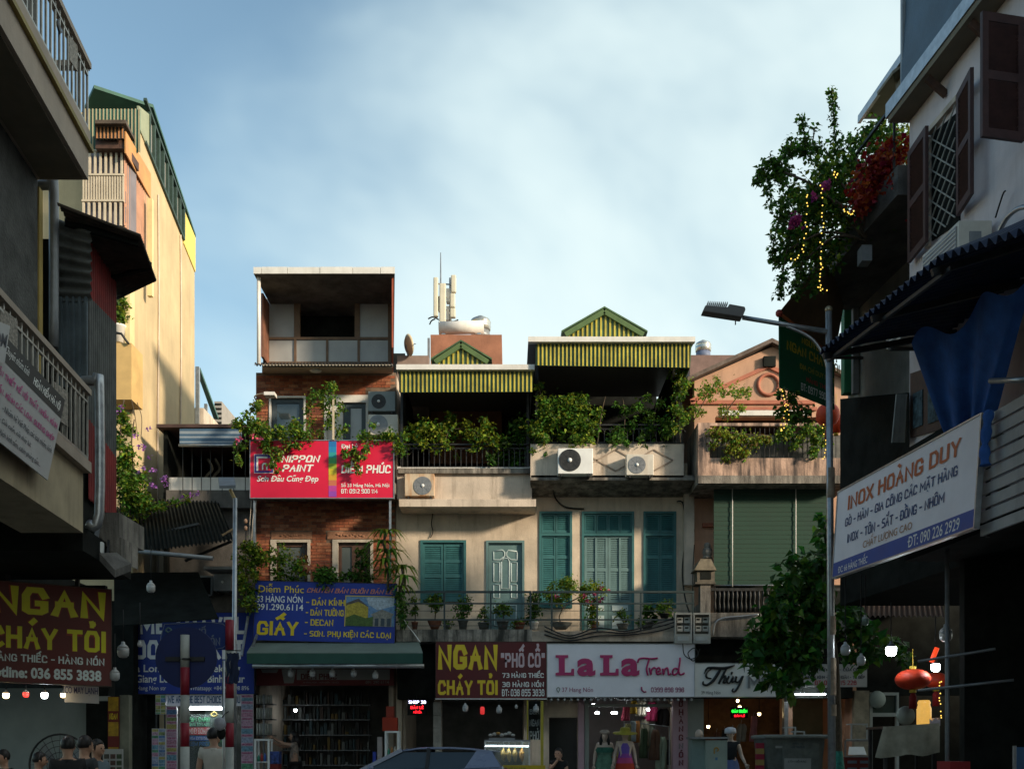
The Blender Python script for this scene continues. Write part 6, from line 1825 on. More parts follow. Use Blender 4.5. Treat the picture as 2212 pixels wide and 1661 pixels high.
bush('terrace_vine','darker vine over the right half of the right terrace railing',23.5,[(1340,930,16),(1365,920,16),(1350,890,12),(1380,880,12),(1400,930,16),(1430,940,16),(1380,945,12),(1330,945,14),(1350,960,10),(1410,900,12),(1425,870,10),(1440,915,12),(1330,870,8),(1400,860,8),(1390,962,6)],900,0.14,29,(G_DARK,G_MID),(0,1),stems=[[(1345,960),(1350,900),(1345,860)],[(1420,960),(1412,900),(1430,855)]])
bush('hanging_vine','column of vine climbing the right post of the large green awning',23.2,[(1468,800,12),(1472,830,14),(1465,860,14),(1470,890,14),(1462,920,12),(1478,845,10),(1475,780,8),(1455,880,10),(1476,910,10)],420,0.13,30,hang=0.4,stems=[[(1470,955),(1466,880),(1476,780)]])
bush('hanging_vine','wispy bright shrub in front of the salmon gable',23.3,[(1510,850,12),(1530,835,14),(1550,825,12),(1560,845,12),(1580,850,14),(1600,845,14),(1615,855,12),(1535,860,12),(1500,880,12),(1490,895,10),(1560,890,14),(1585,895,12),(1515,890,10),(1605,880,10),(1545,815,6),(1620,840,6)],650,0.11,31,(G_YEL,G_MID),(0,1),stems=[[(1500,905),(1530,850),(1555,820)],[(1560,905),(1590,860),(1620,845)]],jit=0.35)
bush('balcony_plants','yellowing trailing plant filling the left half of the salmon balcony opening',22.95,[(1550,935,14),(1565,945,16),(1585,950,18),(1605,945,16),(1625,955,16),(1575,970,14),(1605,975,12),(1640,945,12),(1570,988,8),(1655,950,10),(1545,960,8)],800,0.12,32,(G_MID,G_YEL,G_DRY),(0,1,1,2),stems=[[(1545,925),(1590,935),(1660,940)]],jit=0.06,hang=0.7)
bush('balcony_plants','green trailing plant filling the right half of the salmon balcony opening',22.95,[(1690,945,14),(1705,930,16),(1725,945,18),(1745,930,16),(1765,945,18),(1780,955,14),(1715,965,12),(1755,970,12),(1740,925,10),(1775,925,12)],750,0.12,33,(G_MID,G_YEL,G_DARK),(0,0,1,2),stems=[[(1685,930),(1730,935),(1785,935)]],jit=0.06,hang=0.7)
bush('hanging_vine','leafy spray below the green lettered valance',15.9,[(1690,850,10),(1712,865,14),(1700,885,12),(1725,890,14),(1745,885,10),(1680,890,8),(1715,905,10),(1740,905,8)],240,0.13,34,(G_DARK,G_MID),(0,1),stems=[[(1700,838),(1712,870),(1718,910)]],jit=0.1,hang=0.3)
bush('hanging_vine','bright green vine draped at the left corner of the blue wallpaper sign',23.0,[(540,1190,16),(560,1195,16),(525,1210,14),(545,1215,18),(530,1240,16),(548,1240,14),(525,1265,14),(540,1275,16),(528,1295,12),(545,1300,12),(520,1225,10),(530,1180,10),(575,1205,14),(540,1315,8)],950,0.13,35,mis=(0,1,1,2),stems=[[(535,1310),(530,1240),(545,1185)]])
bush('window_plant','leafy plant across the lower left brick window above the blue sign',23.5,[(600,1215,14),(620,1205,14),(640,1225,16),(610,1235,16),(590,1200,12),(630,1245,14),(655,1240,10),(600,1250,14),(585,1185,10),(610,1180,8)],480,0.13,36,stems=[[(600,1262),(605,1220),(590,1180)],[(640,1262),(640,1230),(622,1200)]])
bush('window_plant','rounded fern like plant between the two lower brick windows above the blue sign',23.3,[(700,1230,14),(712,1240,16),(695,1250,16),(720,1255,14),(705,1270,10),(690,1240,10)],420,0.13,37,(G_MID,G_DARK),(0,0,1),stems=[[(705,1285),(705,1235)]])
bush('window_plant','dark plant in front of the lower right brick window',23.7,[(760,1235,14),(775,1245,16),(790,1215,14),(795,1240,16),(780,1190,10),(775,1215,12),(745,1250,10)],380,0.14,38,(G_DARK,G_MID),(0,0,1),stems=[[(775,1262),(780,1200)]])
def strap_plant(label,d,tiers,seed,size):
    """dracaena: stems with rosettes of long drooping strap leaves"""
    rg = random.Random(seed)
    t = thing('dracaena',label,'plant',P(tiers[-1][0],tiers[-1][1] + 30,d))
    q = MB()
    for (u,v,n,L) in tiers:
        c = P(u,v,d + rg.uniform(-.1,.1))
        for k in range(n):
            an = 2 * math.pi * (k + rg.random() * .6) / n
            dr = Vector((math.cos(an),math.sin(an) * .7,0));l = L * rg.uniform(.75,1.15);w = 0.032 * size
            sd = Vector((-dr.y,dr.x,0)).normalized()
            pts = [c + dr * l * f + Vector((0,0,l * (1.0 * f - 1.35 * f * f))) for f in (0,.3,.6,.85,1)]
            ws = (0.5,1,1,.6,.05)
            n0 = len(q.v)
            for p,ww in zip(pts,ws): q.v += [tuple(p - sd * w * ww),tuple(p + sd * w * ww)]
            for i in range(4):
                q.f.append((n0 + 2 * i,n0 + 2 * i + 1,n0 + 2 * i + 3,n0 + 2 * i + 2));q.m.append(rg.choice((0,0,1)));q.sm.append(True)
    q.build('foliage',[G_MID,G_YEL],t)
    q = MB();q.tube(smooth_path([P(tiers[-1][0],tiers[-1][1] + 40,d)] + [P(x[0],x[1],d) for x in reversed(tiers)],3),0.03,6);q.build('stem',M_STEM,t)
strap_plant('tall dracaena at the right corner of the blue wallpaper sign',23.15,[(835,1150,16,.5),(828,1175,16,.55),(840,1195,16,.55),(832,1215,14,.5),(838,1235,12,.45)],5,1.0)
strap_plant('lower dracaena leaning right of the blue sign over the balcony rail',23.0,[(868,1228,14,.5),(872,1250,14,.5),(866,1270,12,.45)],6,1.1)
bush('hanging_vine','grey green creeper trailing at the right edge of the blue sign',22.95,[(864,1285,12),(870,1305,14),(866,1325,12),(872,1345,10),(862,1300,10)],260,0.12,41,(G_DARK,G_MID),(0,1),stems=[[(866,1360),(868,1290)]],hang=0.6,jit=.1)
# hanging clay pot at the brick windows
t = thing('hanging_pot','terracotta pot hanging by cords between the lower brick windows','pot',P(656,1240,23.6))
q = MB();c = P(656,1240,23.6);q.lathe([(0.10,0),(0.16,.12),(0.17,.20),(0.15,.20),(0.1,.08),(0,.08)],c,14);q.build('pot',CLAY,t)
q = MB()
for an in (0,2.1,4.2): q.tube([c + Vector((.16 * math.cos(an),.16 * math.sin(an),.2)),c + Vector((0,0,.75))],0.006,4)
stuff(q.build('cord',CABLE,t))
q = MB();leaves(q,[(c + Vector((0,0,.3)),0.16)],60,0.12,random.Random(8),(0,));q.build('foliage',G_DRY,t)
# potted plants along the balcony
def potted(label,u,vb,pw,phh,clumps_,n,size,seed,potm,d=23.75,mats=(G_MID,G_YEL,G_DARK),bowl=False,flowers=None,stems=None):
    rg = random.Random(seed)
    a = P(u,vb,d);r = pw / 2 / F * d;h = phh / F * d
    t = thing('potted_plant',label,'potted plant',a,'pots along the balcony')
    q = MB()
    if bowl: q.lathe([(r * .5,0),(r * .8,h * .5),(r,h * .9),(r * 1.05,h),(r * .9,h),(r * .85,h * .85),(0,h * .85)],a,16)
    else: q.lathe([(r * .7,0),(r * .95,h * .85),(r * 1.05,h * .86),(r * 1.05,h),(r * .9,h),(r * .85,h * .88),(0,h * .88)],a,16)
    q.build('pot',potm,t)
    q = MB();leaves(q,pclumps(clumps_,d,.12,rg,3),n,size,rg,(0,0,1,2));q.build('foliage',list(mats),t)
    q = MB()
    for ln in (stems or [[(u,vb - phh * .8),(u + 2,(vb - phh + clumps_[0][1]) / 2),(clumps_[0][0],clumps_[0][1])]]):
        q.tube(smooth_path([P(x,y,d) for x,y in ln],4),[0.02] * 1 + [0.014] * (4 * (len(ln) - 1)),5)
    q.build('stem',M_STEM,t)
    if flowers:
        q = MB()
        for (x,y) in flowers: leaves(q,[(P(x,y,d - .15),0.045)],8,0.08,rg,(0,),0.2,1.3)
        stuff(q.build('flowers',PINKF,t))
VB = 1358
potted('slim plant in a tiny terracotta pot at the left end of the balcony',896,VB,14,16,[(895,1295,8),(897,1312,8),(893,1325,7)],110,0.10,51,CLAY)
potted('feathery plant in a wide terracotta bowl below the louvred window',939,VB,30,18,[(938,1290,16),(948,1300,12),(928,1298,12),(940,1312,10)],300,0.11,52,CLAY,bowl=True)
potted('small bright seedling between the terracotta bowl and the grey pot',966,VB,12,10,[(965,1345,9),(970,1352,7)],70,0.09,53,GREYPOT)
potted('dark round bush in a grey pot below the right edge of the louvred window',1000,VB,22,20,[(1000,1300,13),(992,1312,12),(1008,1312,12),(1000,1325,12)],280,0.11,54,GREYPOT,mats=(G_DARK,G_MID,G_MID))
potted('thin plant in a shallow grey pot just left of the panelled door',1045,VB,26,14,[(1044,1318,9),(1040,1330,8),(1050,1335,7)],110,0.10,55,GREYPOT)
potted('flat leafed plant in a dark pot before the panelled door',1086,VB,26,18,[(1086,1312,14),(1075,1318,10),(1098,1318,10)],150,0.12,56,GREYPOT)
potted('low clump in a terracotta pot right of the panelled door',1122,VB,24,14,[(1118,1342,12),(1130,1345,9),(1110,1348,8)],130,0.10,57,CLAY)
potted('tall dark bush in a white pot between the panelled door and the first tall shutter',1153,VB,22,16,[(1150,1290,14),(1152,1310,15),(1148,1328,14),(1160,1320,10),(1148,1338,10)],380,0.11,58,WHITEP,mats=(G_DARK,G_MID,G_DARK))
potted('spreading bonsai with pink flowers in an oblong pot on the middle of the balcony',1212,VB,46,14,[(1195,1272,16),(1215,1262,16),(1240,1265,18),(1265,1270,16),(1290,1268,14),(1305,1275,10),(1200,1288,12),(1225,1285,12),(1255,1288,12),(1210,1300,8),(1185,1285,10)],1100,0.10,59,GREYPOT,bowl=True,mats=(G_MID,G_YEL,G_YEL),flowers=[(1203,1286),(1262,1284),(1285,1280),(1270,1298),(1300,1292),(1314,1274),(1296,1270)],stems=[[(1212,1346),(1208,1330),(1216,1312),(1206,1296)],[(1212,1318),(1230,1300),(1262,1285),(1295,1275)]])
potted('upright flowering bush in a clay pot before the tall double door',1284,VB,20,16,[(1282,1305,12),(1284,1320,13),(1280,1335,11),(1290,1295,9),(1278,1345,8)],300,0.11,60,CLAY,flowers=[(1288,1292),(1296,1298),(1276,1300)])
potted('small plant in a low dark pot at the right leaf of the double door',1345,VB,26,12,[(1340,1328,10),(1350,1335,9),(1346,1318,7)],120,0.10,61,GREYPOT)
potted('broad leafed plant in a dark pot below the right tall shutter',1398,VB,28,16,[(1392,1325,12),(1405,1320,12),(1412,1332,10),(1388,1340,9),(1400,1308,9)],240,0.13,62,GREYPOT,mats=(G_DARK,G_MID,G_MID))
potted('leafy plant hooked high on the rail near the meter boxes',1435,1334,22,10,[(1432,1312,11),(1445,1308,9),(1440,1322,9),(1425,1318,8)],200,0.11,63,IRON,d=23.5)
# street tree by the lamp post
tr = thing('street_tree','broad leafed street tree in front of the green blind beside the lamp post','tree',P(1806,1800,19.6))
rg = random.Random(77)
TD = 19.6
q = MB();q.tube(smooth_path([(P(1808,1600,TD).x,TD,0.0),P(1808,1640,TD),P(1806,1500,TD),P(1798,1380,TD),P(1770,1290,TD)],4),[.13 - .005 * k for k in range(17)],9);
for ln in ([(1798,1380),(1740,1340),(1690,1330),(1640,1370)],[(1790,1350),(1760,1270),(1735,1220)],[(1798,1380),(1740,1400),(1690,1440)],[(1790,1340),(1790,1230),(1780,1130)],[(1800,1390),(1840,1350),(1870,1330)]):
    q.tube(smooth_path([P(x,y,TD) for x,y in ln],4),[.05 - .0025 * k for k in range(4 * (len(ln) - 1) + 1)],6)
q.build('trunk',M_STEM,tr)
crown = [(1775,1120,12),(1780,1150,14),(1770,1165,10),(1785,1180,14),(1760,1205,24),(1730,1215,22),(1705,1205,16),(1785,1215,20),(1740,1250,34),(1775,1250,30),(1700,1255,26),(1680,1280,26),(1720,1290,36),(1765,1300,36),(1685,1320,32),(1660,1340,28),(1720,1340,38),(1765,1350,36),(1640,1370,26),(1675,1375,34),(1720,1390,36),(1765,1395,32),(1625,1395,22),(1650,1410,30),(1690,1425,32),(1730,1430,30),(1612,1420,14),(1640,1440,20),(1670,1455,22),(1700,1470,18),(1720,1465,16),(1705,1495,10),(1830,1330,24),(1850,1310,18),(1840,1360,26),(1870,1370,24),(1835,1400,20),(1890,1400,26),(1930,1390,22),(1960,1420,18),(1860,1420,20)]
q = MB();leaves(q,pclumps(crown,TD,0.7,rg,4),1600,0.31,rg,(0,0,0,1,1,2),up=0.9,stretch=1.7,hang=0.5)
q.build('crown',[leafmat('tree leaf dark',(0.026,0.090,0.014),.35),leafmat('tree leaf mid',(0.048,0.145,0.018),.4),leafmat('tree leaf light',(0.12,0.23,0.025),.45)],tr)
# street lamps and road signs
def pole_to_ground(u,vtop,d,r,ubot=None,seg=12,r2=None):
    a = P(u,vtop,d);b = P(ubot if ubot is not None else u,1661,d)
    f = (a.z - 0.0) / (a.z - b.z)
    c = a + (b - a) * f
    return [a,c],[r,r2 or r]
d = 15.2
sl = thing('street_lamp','tall street lamp with a flat finned LED head reaching left, right of the salmon house','street lamp',(P(1800,0,d).x,d,0))
pts,rs = pole_to_ground(1790,672,d,0.048,1797,r2=0.06)
q = MB();q.tube([pts[0],pts[0].lerp(pts[1],.5),pts[1]],[rs[0],.054,rs[1]],14);q.build('pole',GALV,sl)
q = MB();q.ball(P(1790,668,d),0.06,12);q.build('finial',M('brass finial',(0.35,0.28,0.18),0.4,0.1,metal=0.6),sl)
q = MB();q.tube([P(1790,716,d),P(1700,701,d),P(1604,685,d)],[.04,.034,.034],10);q.build('arm',GALV,sl)
q = MB();q.tube(smooth_path([P(1790,806,d),P(1778,765,d),P(1750,728,d),P(1700,704,d)],5),0.022,8);q.build('brace',GALV,sl)
HEADM = M('warm grey lamp casting',(0.17,0.145,0.13),0.5,0.1,4)
q = MB();q.ext([P(1518,671,d - .09),P(1524,658,d - .09),P(1572,662,d - .09),P(1576,655,d - .09),P(1609,661,d - .09),P(1611,667,d - .09),P(1604,684,d - .09),P(1590,682,d - .09)],(0,.18,0));hd = q.build('lamp_head',HEADM,sl);bv = hd.modifiers.new('b','BEVEL');bv.width = .012;bv.segments = 2
me = MB();me.hexa([Vector((0,-.08,0)),Vector((.010,-.08,0)),Vector((.012,.08,0)),Vector((0,.08,0)),Vector((.004,-.08,.04)),Vector((.012,-.08,.04)),Vector((.012,.08,.04)),Vector((.004,.08,.04))]);
pieces('cooling_fin',me.mesh('cooling_fin'),HEADM,hd,[Matrix.Translation(P(1527 + k * 4.1,660 + k * .18,d)) for k in range(11)])
q = MB();q.pbox(1588,692,1590,700,d,.02);q.build('bolt',IRON,sl)
PEEL = M('peeling paper notice',(0.36,0.27,0.19),0.9,0.35,6)
for k,(v0,v1) in enumerate(((1010,1075),(1330,1370),(1420,1500),(1520,1545))):
    q = MB();c = P(1792 + (v0 - 672) * .007,v1,d);h = P(0,v0,d).z - P(0,v1,d).z
    n0 = len(q.v);q.grid(lambda i,j: (c.x + .062 * math.sin(-1.2 + i * .3),d - .062 * math.cos(-1.2 + i * .3),c.z + h * j),8,1);q.build('notice',PEEL,sl)
d = 17.0
ll = thing('street_lamp','slim street lamp with a small tilted box head left of the brick house','street lamp',(P(505,0,d).x,d,0))
pts,rs = pole_to_ground(508,1075,d,0.04,505)
q = MB();q.tube([pts[0],pts[1]],[.036,.05],12);q.build('pole',GALV,ll)
q = MB();q.tube(smooth_path([P(508,1078,d),P(503,1068,d),P(497,1056,d)],4),0.03,8);q.build('arm',M('ochre arm',(0.4,0.28,0.12),0.6),ll)
q = MB();q.slab(P(474,1054,d - .12),P(509,1053,d - .12),P(506,1036,d + .12),P(471,1036,d + .12),(0,0,.05));hd = q.build('lamp_head',GREYM,ll)
q = MB();q.slab(P(478,1053,d - .115),P(505,1052,d - .115),P(503,1040,d + .05),P(476,1040,d + .05),(0,0,-.012));q.build('diffuser',M('milky diffuser',(0.45,0.45,0.42),0.4,0.05),ll)
q = MB();q.bar(P(480,1155,d),P(506,1140,d),.03);q.build('bracket',M('wood peg',(0.45,0.28,0.14),0.7),ll)
RDP = M('red band paint',(0.28,0.015,0.03),0.55,0.15,6,streak=0.3);WHP = M('grey white band paint',(0.42,0.42,0.38),0.6,0.15,6,streak=0.3)
def band_post(t,u,d,r,bands):
    for (v0,v1,m) in bands:
        a,b = P(u,v0,d),P(u,v1,d)
        if v1 >= 1661: b.z = 0.0
        q = MB();q.tube([a,b],r,14);q.build('band',m,t)
rs_ = thing('road_sign','round road sign seen from behind on a red and white banded post','road sign',(P(399,0,11.3).x,11.3,0))
band_post(rs_,399.5,11.3,.05,[(1370,1440,WHP),(1440,1500,RDP),(1500,1560,WHP),(1560,1611,RDP),(1611,1661,WHP)])
c = P(402,1419,11.37)
q = MB();q.lathe([(0,.0),(.352,.0),(.352,.012),(0,.012)],c,48,0,'y',False);q.build('disc',M('dark blue sign back',(0.012,0.022,0.10),0.5,0.12,3),rs_)
q = MB();q.bar(P(358,1422,11.355),P(442,1422,11.355),.03,.05);q.build('crossbar',IRON,rs_)
q = MB();q.tube([P(388,1422,11.3),P(399,1422,11.235),P(411,1422,11.3)],.014,6);q.build('clamp',IRON,rs_)
sp = thing('street_name_post','red and white banded post carrying a blue street name plate','street sign',(P(496,0,12).x,12.0,0))
band_post(sp,496,12.0,.05,[(1338,1404,RDP),(1404,1460,WHP),(1460,1507,RDP),(1507,1560,WHP),(1560,1612,RDP),(1612,1661,WHP)])
s = Sign('x','x',P(350,1403,12.0),P(487,1402,12.0),P(350,1343,12.0),.012,M('blue enamel plate',(0.010,0.03,0.15),0.4,0.08),parent=sp)
GRT = M('dull enamel lettering',(0.16,0.19,0.26),0.5)
s.tf('PHỐ',0.44,0.12,0.70,0.42,GRT,0.02);s.tf('HÀNG NÓN',0.30,0.45,0.92,0.86,GRT,0.03)
s.stroke([(0.04,0.07),(0.96,0.07),(0.96,0.93),(0.04,0.93),(0.04,0.07)],0.008,GRT,0.004,'plate_border',px=False)
s.stroke([(0.06,0.28),(0.10,0.2),(0.15,0.28),(0.10,0.36),(0.06,0.28)],0.02,M('grey green enamel mark',(0.10,0.17,0.16),0.5),0.004,'emblem',px=False)
q = MB();q.bar(P(490,1403,11.94),P(520,1404,11.94),.012);q.build('clamp',IRON,sp)
t = thing('hanging_bag','pale and black plastic bags tied to the street name post','bag',P(478,1600,11.95))
q = MB();q.ball(P(475,1562,11.9),.07,12,0,(1.1,.7,1.15));q.build('pale_bag',M('pale plastic',(0.40,0.40,0.44),0.4,0.2,12),t)
q = MB();q.ball(P(478,1582,11.95),.06,12,0,(.9,.7,1.3));q.build('black_bag',BLACKISH,t)
q = MB();q.tube([P(477,1552,11.9),P(486,1540,11.95),P(494,1535,11.94)],.006,5);q.build('tie',CABLE,t)
t = thing('dark_cloth','dark blue rag tied round the street name post below its plate','cloth',P(500,1470,11.9))
q = MB();q.grid(lambda i,j: P(489 + i * 4.4 + 2 * math.sin(j * 2.),1408 + j * 11 + (i % 2) * 2,11.93 - .03 * math.sin(i * 1.7 + j * .6)),6,6);q.build('cloth',M('dark navy cloth',(0.02,0.03,0.07),0.9,0.2,8),t)
t = thing('thin_pipe','thin grey pipe standing beside the street name post','pipe',(P(485,0,13).x,13,0))
q = MB();a = P(483,1425,13.0);q.tube([a,Vector((a.x,13,0))],.018,8);q.build('pipe',GALV,t)
# eatery at the near left corner
ne = thing('corner_eatery','dim open eatery with a grey white back wall at the lower left','eatery',(-8,16,0.12))
part('back_wall',M('grey white plaster',(0.26,0.29,0.28),0.85,0.12,1.5),ne,(-120,1485,186,1745,18.0,0.2))
part('door_opening',BLACKISH,ne,(186,1470,234,1745,17.8,0.3))
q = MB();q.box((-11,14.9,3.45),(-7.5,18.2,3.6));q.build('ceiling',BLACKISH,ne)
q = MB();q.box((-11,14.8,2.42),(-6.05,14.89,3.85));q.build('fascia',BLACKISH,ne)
part('lintel',M('grey green lintel',(0.35,0.36,0.32),0.8,0.1),ne,(180,1502,234,1512,17.6,.1))
q = MB();q.bar(P(272,1500,17.5),(P(272,0,17.5).x,17.5,0),.16);q.build('pillar',M('stained pillar',(0.20,0.20,0.15),0.9,0.25,3,streak=.5),ne)
q = MB();q.box((-14,14.9,3.62),(-7.5,18.2,4.3));q.build('upper_floor',BLACKISH,ne)
s = fsign('vertical_menu','narrow vertical yellow and dark red menu strip by the eatery door',233,1503,257,1617,17.4,.04,MAROON2,cat='sign')
YP = M('amber panel',(0.45,0.26,0.01),0.5,0.3,9)
for (v0,v1) in ((1504,1534),(1558,1588),(1612,1617)):
    s.shape([(234,v0),(256,v0),(256,v1),(234,v1)],YP,.003,'amber_panel')
s.t('NGAN',236,1539,254,1553,YEL,bold=.03)
s = fsign('price_board','pale price board with rows of dish pictures beside the eatery pillar',222,1616,265,1700,17.2,.03,M('pale board',(0.40,0.40,0.38),0.6,.08),cat='board')
for r_ in range(4):
    for c_ in range(3):
        k = r_ * 3 + c_
        s.shape([(225 + c_ * 13.5,1627 + r_ * 14),(236 + c_ * 13.5,1627 + r_ * 14),(236 + c_ * 13.5,1637 + r_ * 14),(225 + c_ * 13.5,1637 + r_ * 14)],M('dish picture %d' % (k % 3),[(0.10,0.09,0.07),(0.12,0.06,0.05),(0.07,0.10,0.05)][k % 3],.6,.4,30),.003,'dish_picture')
for nm,u,v,m,r_ in (('warm glowing bulb at the far left under the corner food sign',13,1499,LIT_WARM,6.5),('dim red tube lamp second from the left under the corner food sign',56,1497,LIT_RED,6),('cool white glowing bulb under the middle of the corner food sign',96,1499,LIT_COOL,6.5),('warm glowing bulb beside the air cooling notice',136,1499,LIT_WARM,5)):
    bulb(nm,u,v,r_,14.75,m,1478,'bulbs under the corner food sign',cap=ACW)
for nm,u,v,r_,d_ in (('unlit bulb hanging alone before the black awning',326,1268,9,19.5),('pale unlit bulb before the left end of the travel sign',266,1405,12,15.5),('small unlit bulb beside the pale one before the travel sign',302,1390,5,16.5),('pale unlit bulb at the right edge of the corner food sign',248,1457,10,14.6)):
    bulb(nm,u,v,r_,d_,BULB,v - 90)
t = thing('big_fan','large round industrial fan with a wire cage inside the eatery','fan',(P(130,0,16.5).x,16.5,.12))
c = P(130,1650,16.5);r_ = 66 / F * 16.5
q = MB()
for k in range(1,6):
    rr = r_ * k / 5
    q.tube([(c.x + rr * math.cos(x),16.5 - .06 * (1 - k / 6),c.z + rr * math.sin(x)) for x in [2 * math.pi * i / 32 for i in range(33)]],.006 if k < 5 else .018,5)
for k in range(20):
    an = 2 * math.pi * k / 20;q.bar((c.x,16.45,c.z),(c.x + r_ * math.cos(an),16.5,c.z + r_ * math.sin(an)),.006)
stuff(q.build('cage',IRON,t))
for k in range(3):
    an = 2 * math.pi * k / 3 + .4
    q = MB();q.ext([(c.x + a_ * r_ * math.cos(an + b_),16.53 + .05 * b_,c.z + a_ * r_ * math.sin(an + b_)) for a_,b_ in ((.15,0),(.5,-.3),(.92,-.3),(.92,.4),(.5,.35))],(0,.01,0));q.build('blade',GREYM,t)
q = MB();q.tube([(c.x,16.6,c.z),(c.x,16.6,.14)],.04,8);q.build('stand',IRON,t)
q = MB();q.lathe([(.3,0),(.3,.05),(.05,.07)],(c.x,16.6,.12),16);q.build('foot',IRON,t)
# travel agency shopfront
ta = thing('travel_shop','brightly lit travel agency shopfront under the blue sign','shop',P(440,1741,24.3))
part('back_wall',M('pale green interior',(0.34,0.40,0.38),0.8,0.1),ta,(395,1498,500,1745,26.0,.1))
part('fascia',BLACKISH,ta,(250,1495,550,1500,24.0,.3))
q = MB();q.box((P(249,0,24.2).x,24.3,3.35),(P(550,0,24.2).x,27.5,3.6));q.build('ceiling',DARKWALL,ta)
q = MB();q.box((P(249,0,24.2).x,24.3,.13),(P(335,0,24.2).x,24.5,3.35));q.build('left_wall',BLACKISH,ta)
q = MB();q.box((P(380,0,24.2).x,24.2,.13),(P(395,0,24.2).x,26,3.35));q.build('jamb',DARKWALL,ta)
q = MB();q.box((P(505,0,24.2).x,24.2,.13),(P(521,0,24.2).x,26,3.35));q.build('jamb',DARKWALL,ta)
def poster_column(label,u0,v0,u1,v1,d,seed,cols=1,side=None):
    rg = random.Random(seed)
    s = fsign('poster_board',label,u0,v0,u1,v1,d,.06,M('poster white',(0.52,0.50,0.54),.5,.05),cat='poster board')
    pal = [(0.50,0.24,0.34),(0.12,0.22,0.42),(0.10,0.28,0.16),(0.42,0.36,0.12),(0.30,0.34,0.46),(0.16,0.30,0.40),(0.50,0.30,0.40),(0.24,0.30,0.12)]
    v = v0 + 1
    k = 0
    while v < v1 - 3:
        h = min(rg.uniform(7,13) if k % 2 else 6.5,v1 - v)
        for c_ in range(cols):
            w_ = (u1 - u0) / cols
            col = (0.52,0.26,0.38) if k % 2 == 0 and cols == 1 else rg.choice(pal)
            s.shape([(u0 + c_ * w_ + .5,v),(u0 + (c_ + 1) * w_ - .5,v),(u0 + (c_ + 1) * w_ - .5,v + h - .7),(u0 + c_ * w_ + .5,v + h - .7)],M('poster %.2f %.2f %.2f' % col,col,.5,.35,22),.004,'poster')
        if k % 2 == 0 and cols == 1:
            s.t(rg.choice(('MONEY','HA LONG BAY','SAPA TOUR','NINH BINH','MOTORBIKE')),u0 + 3,v + 1.5,u1 - 3,v + h - 2,M('rose print',(0.32,0.04,0.12),.5),bold=.01,lift=.008)
        v += h;k += 1
    q = MB();
    for u in (u0 + 2,u1 - 2):
        q = MB();a = P(u,v1,d + .05);q.bar(a,(a.x,d + .05,.12),.03);q.build('leg',IRON,s.root)
poster_column('tall tour poster column left of the travel agency door',359.5,1524,382,1680,23.5,1)
poster_column('tall tour poster column between travel agency and brick house',521,1498,547,1680,23.4,2)
poster_column('short poster panel hung at the left under the travel agency sign',336,1499,358,1541,23.3,3,2)
poster_column('free standing price stand with coloured squares left of the travel agency',328,1572,357,1680,22.3,4,2)
t = thing('tube_lamp','lit tube lamp across the travel agency doorway','lamp',P(445,1531,24.0))
q = MB();q.tube([P(405,1529,24.0),P(484,1529,24.0)],.022,8);q.build('tube',LIT_COOL,t)
q = MB();q.pbox(402,1523,487,1526.2,24.0,.05);q.build('fitting',WHITEP,t)
q = MB();q.bar(P(410,1523,24.03),P(410,1497,24.05),.02);q.build('bracket',IRON,t)
WG = M('clear shop glass',(0.55,0.65,0.62),.05,0,trans=0.9,spec=.5)
s = fsign('lettered_window','glass shop window with coloured service lettering behind the white shirted man',408,1541,484,1680,24.15,.012,WG,cat='window')
for k,(tx,v0,v1,c,bgc) in enumerate((('SIM CARD',1547.5,1557,(0.10,0.34,0.18),None),('BUS TO LAOS',1559.5,1566,(0.12,0.34,0.22),None),('MONEY EXCHANGE',1569.5,1585.5,(0.52,0.52,0.50),(0.42,0.05,0.06)),('VISA EXTENSION',1588,1598,(0.5,0.52,0.55),(0.04,0.12,0.36)),('LOW PRICE',1600.5,1610,(0.10,0.22,0.42),None))):
    if bgc: s.shape([(408.5,v0),(454,v0),(454,v1),(408.5,v1)],M('service band %d' % k,bgc,.5),.004,'colour_band')
    s.t(tx,409.5,v0 + (1.5 if bgc else 0),453,v1 - (1.5 if bgc else 0),M('service print %d' % k,c,.5),bold=.02,lift=.008)
s.stroke([(463,1535.5),(456.5,1541),(463,1546),(469.5,1541),(463,1535.5)],.03,M('gold ring',(0.4,0.28,0.08),.5),.01,'ring_emblem')
q = MB();q.bar(P(408,1680,24.16),(P(408,0,24.16).x,24.16,.13),.03);q.build('leg',IRON,s.root)
GRN = M('green display',(0.03,0.20,0.03),.6,.2,6)
t = thing('shop_counter','green fronted counter inside the travel agency behind the man','counter',(P(470,0,24.8).x,24.8,.13))
q = MB();q.box((P(452,0,24.8).x,24.8,.13),(P(498,0,24.8).x,25.3,P(0,1590,24.8).z));q.build('body',GRN,t)
part('top',M('blue counter top',(0.06,0.16,0.28),.5),t,(450,1622,500,1626,24.7,.6))
